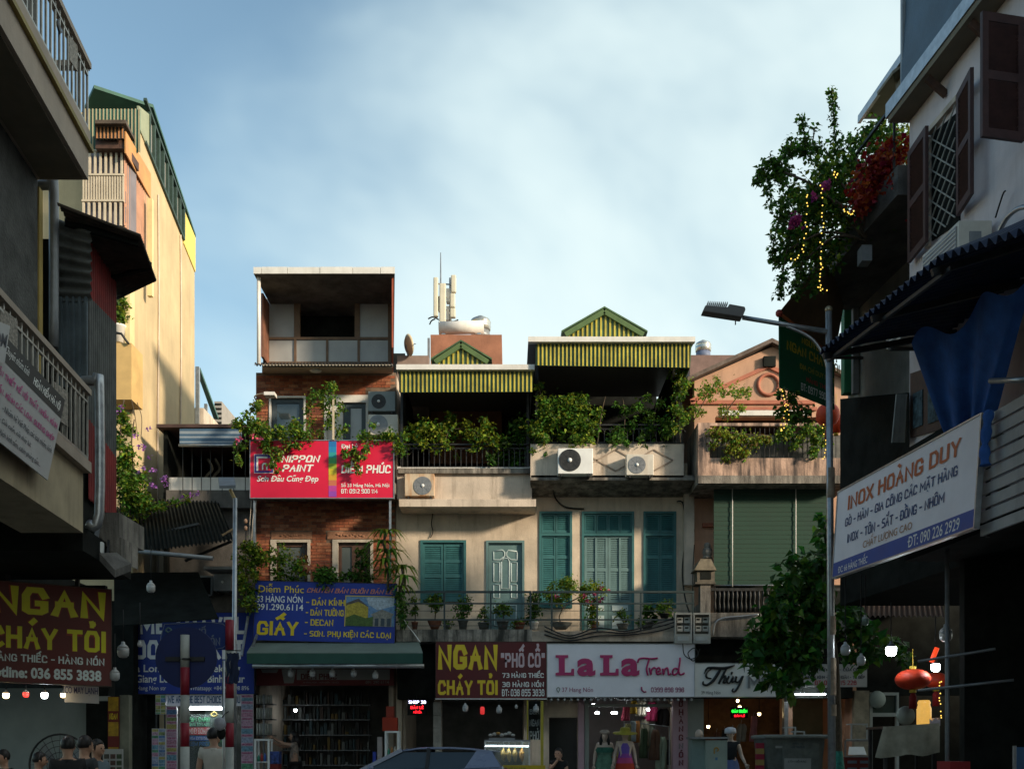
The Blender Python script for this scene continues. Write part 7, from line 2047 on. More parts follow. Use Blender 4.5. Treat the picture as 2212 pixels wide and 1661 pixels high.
# brick house shop
shop_shelf = thing('roll_rack','rack of upright white wallpaper rolls at the left of the brick house shop','rack',P(570,1741,24.0))
RO = M('wallpaper roll',(0.36,0.37,0.34),.7,.15,8)
for r_,(v0,v1) in enumerate(((1500,1518),(1527,1551),(1561,1586))):
    part('shelf',IRON,shop_shelf,(552,v1,589,v1 + 2,23.9,.4))
    me = MB();h = P(0,v0,24).z - P(0,v1,24).z;me.lathe([(.028,0),(.028,h),(0,h)],(0,0,0),8)
    pieces('wallpaper_roll',me.mesh('wallpaper_roll'),RO,shop_shelf,[Matrix.Translation(P(555 + k * 5.6 + (k > 2) * 1.5,v1,24.0) + Vector((0,.05,0))) for k in range(6)])
q = MB();q.bar(P(570,1498,23.92),(P(570,0,23.92).x,23.92,.13),.04);q.build('upright',GREYM,shop_shelf)
def glass_case(label,u0,v0,u1,d,seed,dep=.35,cols=None):
    rg = random.Random(seed)
    a,b = P(u0,1661,d),P(u1,v0,d)
    t = thing('glass_case',label,'glass case',((a.x + b.x) / 2,d,.13))
    q = MB();w = .045
    for x in (a.x,b.x - w):
        for y in (d,d + dep - w):
            q.box((x,y,.13),(x + w,y + w,b.z))
    q.box((a.x + w,d,b.z - w),(b.x - w,d + dep,b.z - .002));q.build('frame',WHITEP,t)
    n = max(2,int((b.z - .3) / .42))
    for k in range(n):
        z = .3 + k * (b.z - .45) / n
        q = MB();q.box((a.x + w,d + .01,z),(b.x - w,d + dep - .01,z + .02));q.build('shelf',WHITEP,t)
        m = int((b.x - a.x - .1) / .075)
        for j in range(m):
            c = rg.choice(cols or [(0.4,0.05,0.04),(0.45,0.35,0.03),(0.05,0.12,0.4),(0.05,0.3,0.2),(0.5,0.48,0.42),(0.45,0.18,0.04)])
            x = a.x + .08 + j * .075;hh = rg.uniform(.10,.24)
            q = MB();q.lathe([(.028,0),(.03,hh * .7),(.012,hh * .85),(.012,hh),(0,hh)],(x,d + .1,z + .021),8);q.build('bottle',M('bottle %.2f %.2f %.2f' % c,c,.4,.1),t)
glass_case('white framed glass case with coloured balls left of the brick house shop',549,1594,582,23.3,1)
glass_case('tall pale glass case with red and yellow goods right of the brick house shop',831,1577,862,23.4,2)
t = thing('red_box_pile','two orange red cartons stacked on the glass case in the brick house shop','carton',P(840,1577,23.45))
q = MB();q.pbox(826,1548,857,1576.8,23.4,.3);q.build('lower_carton',M('red carton',(0.38,0.035,0.01),.7,.1,4),t)
q = MB();q.pbox(834,1524,850,1547.8,23.45,.22);q.build('upper_carton',M('brick red carton',(0.30,0.04,0.02),.7,.1,4),t)
for nm,u0,v0,u1,m,lb_ in (('foam_board',815,1590,825,M('pinkish panel',(0.40,0.34,0.32),.6,.1),'upright pale panel leaning left of the tall glass case'),('blue_can',805,1622,812,M('blue can',(0.02,0.05,0.36),.4,.05),'blue upright can stack left of the tall glass case')):  # the first is a plain pale panel of unknown make
    a,b = P(u0,1661,23.5),P(u1,v0,23.5)
    q = MB();q.box((a.x,23.5,.13),(b.x,23.62,b.z));q.box((a.x - .01,23.49,.13),(b.x + .01,23.63,.17));tag(q.build(nm,m),lb_,'goods')
t = thing('plastic_bags','blue and white packaged goods on a low stand beside the coloured balls case','goods',(P(592,0,23.4).x,23.4,.13))
q = MB();q.pbox(582,1621,602,1648,23.4,.3);q.build('packs',M('blue packs',(0.05,0.09,0.32),.5,.5,14),t)
q = MB();q.box((P(582,0,23.4).x,23.4,.13),(P(602,0,23.4).x,23.7,P(0,1648.3,23.4).z));q.build('stand',M('dark red stand',(0.2,0.02,0.02),.6),t)
part('interior_wall',DARKWALL,nh,(556,1440,850,1745,27.2,.1))
rg = random.Random(99)
t = thing('goods_wall','crowded dim shelves of goods at the back of the brick house shop','shelves',P(704,1741,26.6))
for k in range(8):
    part('upright',IRON,t,(600 + k * 28,1490,602 + k * 28,1745,26.4,.1))
for v in (1520,1552,1585,1618,1650):
    part('shelf',GREYM,t,(596,v,800,v + 2,26.3,.3))
    for k in range(26):
        u = 598 + k * 7.8;h = rg.uniform(4,29);c = rg.choice([(0.16,0.17,0.16),(0.03,0.04,0.04),(0.05,0.03,0.02),(0.02,0.025,0.02),(0.03,0.06,0.07),(0.02,0.02,0.02),(0.16,0.10,0.02)])
        part('packet',M('packet %.2f %.2f' % c[:2],c,.6,.15),t,(u,v - h,u + rg.uniform(3.5,7),v - .2,26.35,.12))
bulb('small bright bulb glowing inside the brick house shop',739 - 101,1532,3.2,25.6,LIT_COOL,1500)
# LED panel of the passage
s = fsign('led_panel','small black LED panel with red and white glowing words left of the stone pillar',880,1508,921,1543,23.5,.08,BLACKISH)
LEDW = M('LED white',(.8,.8,1),.4,0,emis=2.2,emcol=(0.65,0.62,0.95));LEDR = M('LED red',(1,.02,.02),.4,0,emis=2.0,emcol=(1,0.01,0.02));LEDG = M('LED green',(.02,1,.05),.4,0,emis=1.6,emcol=(0.02,0.9,0.05))
s.t('SHOP 38',882.5,1511.5,920,1518,LEDW,bold=.02);s.t('BÁN LẺ',887,1521,915,1530,LEDR,bold=.03);s.t('MỞ CỬA',893,1532,911,1539,LEDR,bold=.02)
q = MB();q.bar(P(900,1508,23.55),P(900,1500,23.9),.02);q.build('bracket',IRON,s.root)
t = thing('stone_pillar','block jointed stone pillar between the passage and the food stall','pillar',P(944,1741,23.6))
for k,(v0,v1) in enumerate(((1515,1543.5),(1544.5,1570),(1571,1618.5),(1619.5,1745))):
    part('stone',M('grey ashlar',(0.30,0.28,0.24),.9,.2,6,.4),t,(936,v0,953,v1,23.6 + .004 * (k % 2),.4))
# food stall
fs_ = thing('food_stall','glass fronted food stall with a yellow base and lit tube below the maroon sign','food stall',P(1110,1741,22.9))
part('front_panel',M('yellow panel',(0.55,0.38,0.01),.5,.1),fs_,(1052,1651,1178,1745,22.8,.05))
q = MB();q.pbox(1046,1596,1146,1600,22.85,.5);q.build('case_top',GREYM,fs_)
for u in (1046,1142):
    for dd in (22.85,23.3):
        part('case_post',GALV,fs_,(u,1600,u + 3,1651,dd,.03))
part('case_glass',M('case glass',(0.5,0.6,0.6),.05,0,trans=.92,spec=.4),fs_,(1049,1600,1142,1651,22.86,.006))
q = MB();q.box((P(1052,0,22.8).x,22.85,.13),(P(1178,0,22.8).x,23.4,P(0,1651.5,22.8).z));q.build('counter',GREYM,fs_)
part('yellow_post',M('yellow post',(0.40,0.32,0.02),.5,.1),fs_,(1168,1512,1174,1651,22.95,.05))
part('yellow_post',MATS['yellow post'],fs_,(1138,1510,1141,1596,23.0,.04))
sv = Sign('x','x',P(1100,1668,22.79),P(1170,1668,22.79),P(1100,1652,22.79),.004,MATS['yellow panel'],parent=fs_,rect=(1100,1652,1170,1668))
sv.t('CHUYÊN ĐỒ ĂN SÁNG',1075,1654,1136,1660.5,M('olive print',(0.10,0.13,0.05),.5),bold=.02)
q = MB();q.tube([P(1046,1609,22.95),P(1143,1610,22.95)],.016,8);q.build('tube_lamp',LIT_COOL,fs_)
DUCK = M('roast skin',(0.40,0.22,0.04),.4,.3,14)
for k,(u,c) in enumerate(((1087,'pale'),(1099,'pale'),(1112,'broad'),(1127,'orange'))):
    t = thing('hanging_duck',('leftmost pale','second pale','broad third','orange rightmost')[k] + ' roast duck hanging in the lit food stall','roast duck',P(u,1640,23.05),'ducks hanging in the stall')
    c_ = P(u,1628,23.05)
    q = MB();q.tube(smooth_path([c_ + Vector((.01,0,.16)),c_ + Vector((0,0,.11)),c_ + Vector((0,-.02,0)),c_ + Vector((.01,0,-.12)),c_ + Vector((.015,0,-.17))],4),[.012,.012,.014,.02,.03,.042,.055,.064,.066,.062,.055,.045,.035,.028,.02,.014,.008],10);q.build('body',DUCK if k < 3 else M('orange roast skin',(0.50,0.20,0.02),.4,.3,14),t)
    q = MB();q.tube([c_ + Vector((.01,0,.15)),c_ + Vector((.01,0,.25)),P(u,1600,23.05)],.004,4);q.build('hook',GALV,t)
for k,(u,v,m) in enumerate(((1005,1528,BULB),(1078,1532,BULB),(1158,1530,BULB),(1115,1525,BULB))):
    bulb('unlit bulb before the food stall, ' + ('leftmost','second','rightmost','tiny third')[k] + ' of the row',u,v,6.5 if k < 3 else 3.2,23.0,m,1508,'bulbs before the food stall')
t = thing('small_lantern','small red cylinder lantern hanging among the food stall bulbs','lantern',P(1042,1542,23.0))
q = MB();c_ = P(1042,1533,23.0);q.lathe([(.03,-.09),(.05,-.07),(.052,.06),(.03,.09)],c_,12);q.build('shade',M('red lantern glow',(0.6,0.03,0.03),.5,.1,emis=.3,emcol=(1,.05,.05)),t)
q = MB();q.tube([c_ + Vector((0,0,.09)),P(1042,1508,23.0)],.004,4);q.build('cord',CABLE,t)
s = fsign('pillar_menu','dark vertical menu strip lettered in grey at the right of the food stall',1142,1512,1167,1596,23.1,.04,BLACKISH)
for k,tx in enumerate(('BÚN','NGAN','PHỞ')):
    s.t(tx,1144,1526 + k * 26 - (8 if k == 2 else 0),1165,1542 + k * 26 + (2 if k == 2 else 0),M('grey menu print',(0.24,0.26,0.25),.6),bold=.02)
t = thing('bread_tray','tray of paper wrapped bread on top of the food stall case','tray',P(1085,1596,23.0))
q = MB();q.pbox(1056,1592,1112,1596,22.95,.3);q.build('tray',GREYM,t)
rg = random.Random(5)
for k in range(7):
    q = MB();c_ = P(1060 + k * 8,1586 - (k % 3) * 2,23.05);q.ball(c_,.045,10,0,(1.2,.8,.75 + .2 * (k % 2)));q.build('loaf',M('paper wrap',(0.44,0.42,0.38),.7,.2,14) if k != 2 else M('orange pack',(0.45,0.24,0.06),.6),t)
part('stall_back_wall',DARKWALL,c1,(862,1440,1146,1745,27.4,.1))
part('stall_ceiling',DARKWALL,c1,(953,1508,1178,1512,24.7,2.6))
# fashion shop
part('shop_back_wall',M('grey rose interior',(0.30,0.26,0.26),.8,.12),c2,(1250,1440,1480,1745,27.2,.1))
PKC = M('rose pillar tile',(0.46,0.30,0.34),.5,.08,2)
part('shop_pillar',PKC,c2,(1249,1508,1262,1745,24.2,.19));part('shop_pillar',M('grey green pillar',(0.30,0.33,0.30),.6,.08,2),c2,(1263,1508,1272,1745,24.25,.14))
part('shop_pillar',MATS['grey green pillar'],c2,(1486,1506,1520,1745,24.2,.19))
part('door_panel',M('dark door recess',(0.03,0.032,0.03),.8),c2,(1186,1549,1248,1745,24.9,.05))
part('transom_beam',MATS['grey green pillar'],c2,(1273,1519,1452,1525,24.3,.09))
s = fsign('vertical_pillar_sign','rose coloured pillar with vertical dark red letters at the right of the fashion shop',1454,1506,1485.5,1745,24.1,.25,PKC,cat='pillar')
DRD = M('dark red raised letter',(0.16,0.015,0.03),.5)
for k,ch in enumerate('ỞHÀNGNÓN'):
    s.t(ch,1466,1512 + k * 18.2 - (4 if ch in 'ÀÓỞ' else 0),1476,1525 + k * 18.2,DRD if k != 5 else M('grey worn letter',(0.25,0.22,0.22),.6),bold=.03,depth=.01)
q = MB();q.pbox(1453,1740,1487,1745,24.05,.35);q.build('plinth',GREYM,s.root)
for k,(u,w_) in enumerate(((1290,9),(1327,13))):
    t = thing('spot_tube',('short','longer')[k] + ' lit tube in the fashion shop window ' + ('left','centre'),'lamp',P(u,1538,24.6)) if False else thing('spot_tube','short lit tube over the green dress' if k == 0 else 'longer lit tube over the yellow hat','lamp',P(u,1538,24.6))
    q = MB();q.tube([P(u - w_ / 2,1538,24.6),P(u + w_ / 2,1538,24.6)],.02,8);q.build('tube',LIT_COOL,t)
    q = MB();q.bar(P(u,1536.5,24.6),P(u,1525,24.45),.015);q.build('holder',IRON,t)
bulb('bright round bulb among the hanging clothes of the fashion shop',1400,1530,3.2,24.9,LIT_COOL,1508)
bulb('bright small bulb left among the dark red banners of the fashion shop',1282,1520,2.8,24.9,LIT_COOL,1508)
def garment(label,u0,v0,u1,v1,d,col,group='clothes hung in the fashion shop'):
    t = thing('garment',label,'garment',P((u0 + u1) / 2,v1,d),group)
    n = 10;rg = random.Random(int(u0 * 7 + v0))
    def g(i,j):
        f,h = i / n,j / 8
        w = .72 + .28 * min(1,h * 3) if h < .34 else 1.0
        u = (u0 + u1) / 2 + (f - .5) * (u1 - u0) * (w if j else .45)
        return P(u,v0 + (v1 - v0) * h,d + .03 * math.sin(f * 14 + h * 2) * (.3 + h))
    q = MB();q.grid(g,n,8);o = q.build('cloth',M('cloth %.2f %.2f %.2f' % col,col,.85,.15,6),t)
    sm = o.modifiers.new('s','SOLIDIFY');sm.thickness = .05
    q = MB();c_ = P((u0 + u1) / 2,v0,d);q.tube(smooth_path([c_ + Vector((0,0,-.01)),c_ + Vector((0,0,.05)),c_ + Vector((.02,0,.08)),c_ + Vector((0,0,.10))],3),.004,4);q.build('hanger',GALV,t)
GL = [('dark red blouse',1345,1520,1360,1555,(0.20,0.02,0.04)),('mustard top',1364,1512,1374,1540,(0.45,0.28,0.03)),('beige top',1375,1512,1396,1545,(0.42,0.36,0.28)),('crimson blouse',1394,1515,1420,1556,(0.34,0.02,0.08)),('black jacket',1418,1530,1446,1566,(0.012,0.010,0.010)),
      ('olive shirt',1350,1562,1362,1600,(0.22,0.20,0.08)),('pale blue shirt',1362,1556,1372,1600,(0.30,0.36,0.38)),('rust cardigan',1371,1556,1380,1602,(0.30,0.12,0.03)),('long cream coat',1382,1552,1402,1610,(0.42,0.38,0.28)),('grey sage coat',1398,1560,1412,1622,(0.26,0.28,0.22)),
      ('dark leaf print dress',1384,1572,1398,1636,(0.05,0.08,0.04)),('brown coat',1405,1575,1425,1640,(0.16,0.09,0.06)),('mint long dress',1418,1590,1440,1661,(0.34,0.42,0.32)),('charcoal trousers',1440,1596,1450,1650,(0.04,0.04,0.04)),('pale yellow dress',1330,1600,1342,1655,(0.38,0.36,0.12)),('tan trousers',1318,1632,1334,1690,(0.30,0.14,0.07))]
for k,(lb_,u0,v0,u1,v1,c_) in enumerate(GL):
    garment(lb_ + ' on a hanger in the fashion shop',u0,v0,u1,v1,24.75 + (k % 5) * .18,c_)
t = thing('clothes_rail','steel clothes rail running back through the fashion shop','clothes rail',P(1400,1741,25))
q = MB();q.tube([P(1348,1556,25.6),P(1446,1568,24.7)],.014,6);q.tube([P(1340,1510,24.9),P(1450,1510,24.9)],.014,6);q.build('rail',GALV,t)
for (u,dd,v) in ((1446,24.7,1568),(1348,25.6,1556)):
    q = MB();a = P(u,v,dd);q.bar(a,(a.x,dd,.13),.025);q.build('post',GALV,t)
# script shop
part('shop_back_wall',M('amber lit interior',(0.20,0.11,0.05),.8,.45,2),ph,(1518,1440,1700,1745,26.8,.1))
part('shop_pillar',GALV,ph,(1694,1505,1703,1745,24.1,.2))
part('side_room_wall',M('olive grey plaster',(0.20,0.22,0.15),.85,.15),ph,(1706,1440,1850,1745,26.4,.1))
s = fsign('led_panel','LED panel glowing green over red in the script sign shop window',1579,1526,1616,1549,24.2,.05,BLACKISH)
s.t('BÁN BUÔN',1581,1529,1614,1538,LEDG,bold=.03);s.t('BÁN LẺ',1586,1540.5,1609,1547,LEDR,bold=.02)
q = MB();q.bar(P(1590,1526,24.22),P(1590,1506,24.22),.012);q.build('cord',CABLE,s.root)
for k,(u,v) in enumerate(((1593,1511),(1530,1567),(1640,1540),(1598,1525))):
    bulb(('warm ceiling lamp of the script sign shop','small amber lamp at the left of the script sign shop','warm lamp over the pink dress of the script sign shop','warm lamp behind the LED panel of the script sign shop')[k],u,v,3.4,25.4,LIT_WARM,1500)
for k,(lb_,u0,v0,u1,v1,c_) in enumerate((('pink frilled dress',1622,1545,1634,1600,(0.42,0.18,0.2)),('brown sweater',1540,1580,1556,1630,(0.14,0.06,0.03)),('black dress',1557,1575,1572,1650,(0.02,0.02,0.02)),('grey skirt',1590,1562,1612,1600,(0.26,0.24,0.20)),('rust jumper',1574,1572,1590,1620,(0.30,0.11,0.03)))):
    garment(lb_ + ' hanging in the script sign shop',u0,v0,u1,v1,25.0,c_,'clothes in the script sign shop')
for k,(u0,u1) in enumerate(((1718,1749),(1753,1783))):
    t = thing('tube_lamp',('left' if k == 0 else 'right') + ' of two lit tubes behind the tree over the grey bin','lamp',P(u0,1498,23.8))
    q = MB();q.tube([P(u0,1498,23.8),P(u1,1498,23.8)],.018,8);q.build('tube',LIT_COOL,t)
    q = MB();q.bar(P((u0 + u1) / 2,1497,23.82),P((u0 + u1) / 2,1490,23.95),.015);q.build('holder',IRON,t)
s = fsign('trade_notice','white notice with navy and red lines behind the lamp post',1737,1433,1873,1482,23.5,.05,M('dull white notice',(0.45,0.44,0.42),.6,.1))
s.t('CỬA THỦY LỰC - CỬA CUỐN',1741,1438,1868,1450,TXTK,bold=.03);s.t('NHÔM KÍNH - VÁCH NGĂN - TỦ BẾP',1741,1454,1868,1465,TXTK,bold=.02);s.t('ĐT: 0904 115 228',1760,1468,1850,1478,M('notice red',(0.45,0.04,0.06),.5),bold=.02)
q = MB();q.bar(P(1800,1440,23.56),P(1800,1440,23.94),.03);q.build('bracket',IRON,s.root)
# house at the far right, seen under the workshop sign
fr_ = thing('side_shop_house','dark shop house behind the tree with a pale pillar and a framed doorway','house',P(2000,1741,24.4))
q = MB();wall_holes(q,1852,1100,2400,1745,D0,.2,[(1884,1545,1935,1745),(1945,1500,2300,1745)]);q.build('wall',BLACKISH,fr_)
part('pillar',M('mottled pale pillar',(0.30,0.27,0.20),.9,.3,4),fr_,(1846,1490,1878,1745,24.2,.19))
q = MB();wall_holes(q,1879,1494,1942,1745,24.25,.12,[(1885,1500,1937,1538),(1885,1546,1937,1746)]);q.build('door_frame',M('pale grey frame',(0.36,0.40,0.38),.6,.1),fr_)
part('transom_pane',M('dark green glass',(0.03,0.06,0.05),.2),fr_,(1885,1500,1937,1538,24.32,.02))
part('rear_wall',BLACKISH,fr_,(1850,1440,2420,1745,27,.1))
t = thing('wall_clock','round pale disc in the transom of the framed doorway','disc',P(1895,1515,24.2))
q = MB();q.lathe([(0,-.03),(.20,-.03),(.21,0),(0,0)],P(1895,1509,24.22),24,0,'y');q.build('disc',M('dull disc',(0.28,0.34,0.31),.6,.1),t)
t = thing('rust_canopy','rust brown sheet canopy behind the tree on the far right','canopy',P(1950,1335,23))
q = MB();q.corr(P(1860,1330,22.4),P(2040,1330,22.4),P(2030,1278,24.35),P(1865,1278,24.35),16,.03);q.build('sheet',M('rust sheet',(0.05,0.024,0.014),.8,.3,3),t)
# bin, cabinet, marker post
t = thing('waste_container','grey wheeled waste container with a lid beside the lamp post','bin',(P(1718,0,21.5).x,21.5,0))
a,b = P(1655,1661,21.5),P(1782,1594,21.5)
q = MB();q.hexa([(a.x + .12,21.6,.25),(b.x - .12,21.6,.25),(b.x - .12,22.5,.25),(a.x + .12,22.5,.25),(a.x,21.5,b.z),(b.x,21.5,b.z),(b.x,22.6,b.z),(a.x,22.6,b.z)]);q.build('body',M('grey bin paint',(0.13,0.155,0.15),.6,.25,4,streak=.4),t)
q = MB();q.box((a.x - .06,21.42,b.z + .004),(b.x + .06,22.65,b.z + .09));o = q.build('lid',M('pale grey lid',(0.22,0.25,0.24),.5,.2,4),t);bv = o.modifiers.new('b','BEVEL');bv.width = .03;bv.segments = 2
for x in (a.x + .25,b.x - .25):
    for y in (21.75,22.35):
        q = MB();q.lathe([(0,-.04),(.12,-.04),(.12,.04),(0,.04)],(x,y,.125),12,0,'x');q.build('wheel',BLACKISH,t)
sv = Sign('x','x',P(1690,1661,21.49),P(1770,1661,21.49),P(1690,1600,21.49),.004,MATS['grey bin paint'],parent=t,rect=(1690,1600,1770,1661))
BNT = M('faded bin print',(0.04,0.06,0.09),.6);BNW = M('faded bin paper',(0.30,0.33,0.33),.7,.1)
sv.t('BẢO VỆ',1712,1602,1735,1606.5,BNT,bold=.02);sv.t('MÔI TRƯỜNG',1708,1608,1738,1614.5,BNT,bold=.03);sv.shape([(1675,1609),(1690,1609),(1690,1614),(1675,1614)],BNW);sv.shape([(1694,1636),(1752,1636),(1752,1661),(1694,1661)],BNW);sv.t('CẤM ĐỔ RÁC',1702,1639,1742,1645,BNT,bold=.02,lift=.008)
t = thing('power_cabinet','pale green power cabinet with small stickers before the script sign shop','cabinet',(P(1543,0,21.6).x,21.6,0))
for (u0,u1,v0,dd,m) in ((1495,1523,1594,21.75,M('teal grey cabinet',(0.20,0.28,0.26),.5,.1)),(1524,1571,1597,21.6,M('pale green cabinet',(0.30,0.37,0.32),.5,.1))):
    a,b = P(u0,1661,dd),P(u1,v0,dd)
    q = MB();q.box((a.x,dd,.0),(b.x,dd + .4,b.z));q.build('cabinet_body',m,t)
q = MB();q.pbox(1492,1590,1574,1594,21.55,.6);q.build('cap',GREYM,t)
q = MB();q.pbox(1530,1602,1566,1661,21.592,.006);q.build('door',MATS['pale green cabinet'],t)
sv = Sign('x','x',P(1530,1661,21.588),P(1566,1661,21.588),P(1530,1602,21.588),.003,MATS['pale green cabinet'],parent=t,rect=(1530,1602,1566,1661))
sv.stroke([(1543,1626),(1543,1616),(1548,1613),(1552,1617),(1549,1621)],.03,M('amber sticker',(0.45,0.25,0.03),.5),.004,'warning_mark')
sv.shape([(1545,1634),(1550,1634),(1550,1640),(1545,1640)],M('blue sticker',(0.08,0.2,0.35),.5),.004,'sticker')
t = thing('marker_post','red and yellow chequered marker post left of the waste container','post',(P(1642,0,21.7).x,21.7,0))
for k in range(6):
    v0 = 1603 + k * 12
    a,b = P(1634,v0 + 11.7,21.7),P(1651,v0,21.7)
    if k == 5: a.z = 0
    q = MB();q.box((a.x,21.7,a.z),(b.x,21.82,b.z));q.build('band',M('red marker',(0.36,0.02,0.05),.6,.1) if k % 2 == 0 else M('ochre marker',(0.42,0.28,0.08),.6,.1),t)
# goods at the far right
t = thing('aluminium_cabinet','small aluminium framed display cabinet with a slanting white sheet, right of the lamp post','cabinet',(P(1848,0,20.5).x,20.5,0))
q = MB()
for u in (1826,1878):
    for dd in (20.5,20.9): q.bar(P(u,1598,dd),P(u,1632,dd),.03)
for v in (1598,1632): q.bar(P(1826,v,20.5),P(1878,v,20.5),.03);q.bar(P(1826,v,20.9),P(1878,v,20.9),.03)
q.build('frame',GALV,t)
q = MB();q.slab(P(1832,1629,20.55),P(1872,1629,20.55),P(1866,1612,20.8),P(1834,1612,20.8),(0,0,.01));q.build('slanting_sheet',WHITEP,t)
a,b = P(1826,1661,20.5),P(1884,1633.5,20.5)
q = MB();q.box((a.x,20.5,.0),(b.x,20.95,b.z));q.build('red_base',M('dark red base',(0.16,0.02,0.018),.6,.15),t)
for (u0,v0) in ((1831,1641),(1858,1641),(1831,1656),(1858,1656)): part('drawer_slot',M('blue grey slot',(0.14,0.18,0.24),.6),t,(u0,v0,u0 + 20,v0 + 6,20.488,.01))
def al_frame(label,u0,v0,u1,v1,d,seat):
    t = thing('aluminium_frame',label,'aluminium frame',P((u0 + u1) / 2,v1,d),'empty aluminium frames')  # open aluminium frame, nothing displayed in it
    q = MB();w_ = 3
    for dd in (d,d + .3): wall_holes(q,u0,v0,u1,v1,dd,.03,[(u0 + w_,v0 + w_,u1 - w_,v1 - w_)])
    for (u,v) in ((u0 + 1.5,v0 + 1.5),(u1 - 1.5,v0 + 1.5),(u0 + 1.5,v1 - 1.5),(u1 - 1.5,v1 - 1.5)): q.bar(P(u,v,d + .02),P(u,v,d + .02) + Vector((0,.29,0)),.028)
    q.build('frame',M('white aluminium',(0.46,0.49,0.50),.4,.08),t)
al_frame('empty white aluminium frame box standing on the display cabinet',1838,1561,1875,1597,20.55,None)
al_frame('larger empty aluminium frame on the lid of the waste container',1697,1568,1720,1590.5,21.7,None)
al_frame('smaller bright aluminium frame on the lid of the waste container',1716,1577,1739,1590.5,21.6,None)
t = thing('net_bag','turquoise green net bag slumped at the foot of the lamp post','bag',(P(1815,0,19).x,19,0))
q = MB();c_ = P(1812,1650,19.0);q.grid(lambda i,j: (c_.x + (.20 + .03 * math.sin(i * 1.9)) * math.cos(i * math.pi / 8) * (1.15 - .10 * j),19.0 + (.18) * math.sin(i * math.pi / 8) * (1.15 - .10 * j),.02 + j * .17),16,8);q.build('net',M('turquoise net',(0.03,0.24,0.18),.7,.4,16,.5),t)
# shop table and lanterns under the workshop sign
t = thing('cloth_table','table under a drooping grey white cloth in the dark right shop','table',(P(1975,0,15.5).x,15.5,.12))
TDD = 15.5
q = MB();q.grid(lambda i,j: P(1908 + i * 12.2 - (j * 6 if i < 3 else 0),1568 - i * .8 + (j * 22 if j else 0) + 3 * math.sin(i * 1.1) * (j > 0),TDD - .05 - .04 * math.sin(i * 2.) * (j > 0)),10,3);q.build('cloth',M('grey white table cloth',(0.30,0.30,0.24),.9,.2,5),t)
q = MB();q.box((P(1910,0,TDD).x,TDD,P(0,1572,TDD).z),(P(2030,0,TDD).x,TDD + .8,P(0,1567,TDD).z));q.build('top',DKWOOD,t)
for u in (1915,2020):
    for dd in (TDD + .05,TDD + .7): q = MB();a = P(u,1572,TDD);q.bar((a.x,dd,a.z),(a.x,dd,.12),.05);q.build('leg',IRON,t)
t = thing('golden_jar','tall glowing golden jar standing on the cloth covered table','jar',P(1996,1567,15.7))
q = MB();q.lathe([(.10,0),(.11,.02),(.11,.28),(.09,.34),(.10,.37),(.08,.41),(0,.41)],P(1996,1567,15.7),16);q.build('jar',M('golden glowing glaze',(0.55,0.30,0.05),.25,.2,8,emis=.35,emcol=(1,.55,.12)),t)  # glow put into the glaze; the jar holds no lamp
t = thing('round_plate','round pale plate on a stand at the left of the golden jar','plate',P(1955,1567,15.6))
q = MB();q.lathe([(0,-.02),(.14,-.015),(.15,.01),(0,.01)],P(1957,1544,15.6),24,0,'y');q.build('plate',M('pale glaze',(0.30,0.34,0.30),.4,.1),t)
q = MB();q.bar(P(1957,1560,15.62),P(1957,1568,15.62),.06);q.build('stand',DKWOOD,t)
t = thing('white_box','torn white carton at the right end of the cloth covered table','carton',P(2020,1565,15.6))
q = MB();q.ext([P(2008,1566,15.6),P(2008,1550,15.6),P(2014,1556,15.6),P(2020,1549,15.6),P(2027,1554,15.6),P(2031,1548,15.6),P(2031,1566,15.6)],(0,.2,0));q.build('carton',M('lilac white card',(0.42,0.40,0.46),.7,.1),t)
def lantern(label,u,v,ru,rv,d,top,body=RED_LAN,tassel=True):
    c = P(u,v,d);rx,rz = ru / F * d,rv / F * d
    t = thing('red_lantern',label,'lantern',c - Vector((0,0,rz)),'red lanterns')
    q = MB();n = 24
    prof = [(math.sin(x) * rx * (1 + .0) + .03,-math.cos(x) * rz) for x in [.25 + (math.pi - .5) * k / 12 for k in range(13)]]
    n0 = len(q.v);q.lathe(prof,c,n)
    q.v = [(c.x + (p[0] - c.x) * (1 - .03 * (k % 2)),c.y + (p[1] - c.y) * (1 - .03 * (k % 2)),p[2]) for k,p in enumerate(q.v)]
    q.build('shade',body,t)
    for s_ in (1,-1):
        q = MB();q.lathe([(.045,0),(.05,.02 * s_),(.05,.05 * s_),(0,.05 * s_)],c + Vector((0,0,s_ * rz * .97)),14);q.build('collar',GOLD,t)
    q = MB();q.tube([c + Vector((0,0,rz)),P(u,top,d)],.006,5);q.build('cord',GOLD,t)
    if tassel:
        q = MB();q.lathe([(.03,0),(.055,-.05),(.06,-.24),(0,-.24)],c - Vector((0,0,rz + .05)),10);q.build('tassel',M('dark red tassel',(0.24,0.01,0.01),.8,.2),t)
lantern('large flattened red lantern hanging in the dark right shop',1972,1466,33,22,15.2,1400)
lantern('half lit red lantern behind the large one at the dark shop post',2022,1468,20,17,16.2,1420)
lantern('upper red lantern half hidden by the lamp post',1788,895,22,24,19.5,840,M('bright lantern silk',(0.75,0.07,0.015),.6,.12,8),True)
lantern('second red lantern just behind the lamp post on its right',1806,915,14,20,20.2,850,MATS['bright lantern silk'],False)
t = thing('red_tube','slanting red tube above the lit bulb in the dark right shop','tube',P(2015,1430,15))
q = MB();q.tube([P(2012,1428,15.0),P(2024,1398,15.0)],.035,10);q.build('tube',M('glowing red tube',(0.7,0.04,0.01),.5,0,emis=.5,emcol=(1,.08,.02)),t)
bulb('brightly lit bulb hanging left of the dark shop post',1925,1402,11,15.0,LIT_COOL,1300,cap=GREYM)
bulb('brightly lit bulb just left of the dark shop post',2021,1438,9,15.0,LIT_COOL,1330,cap=GREYM)
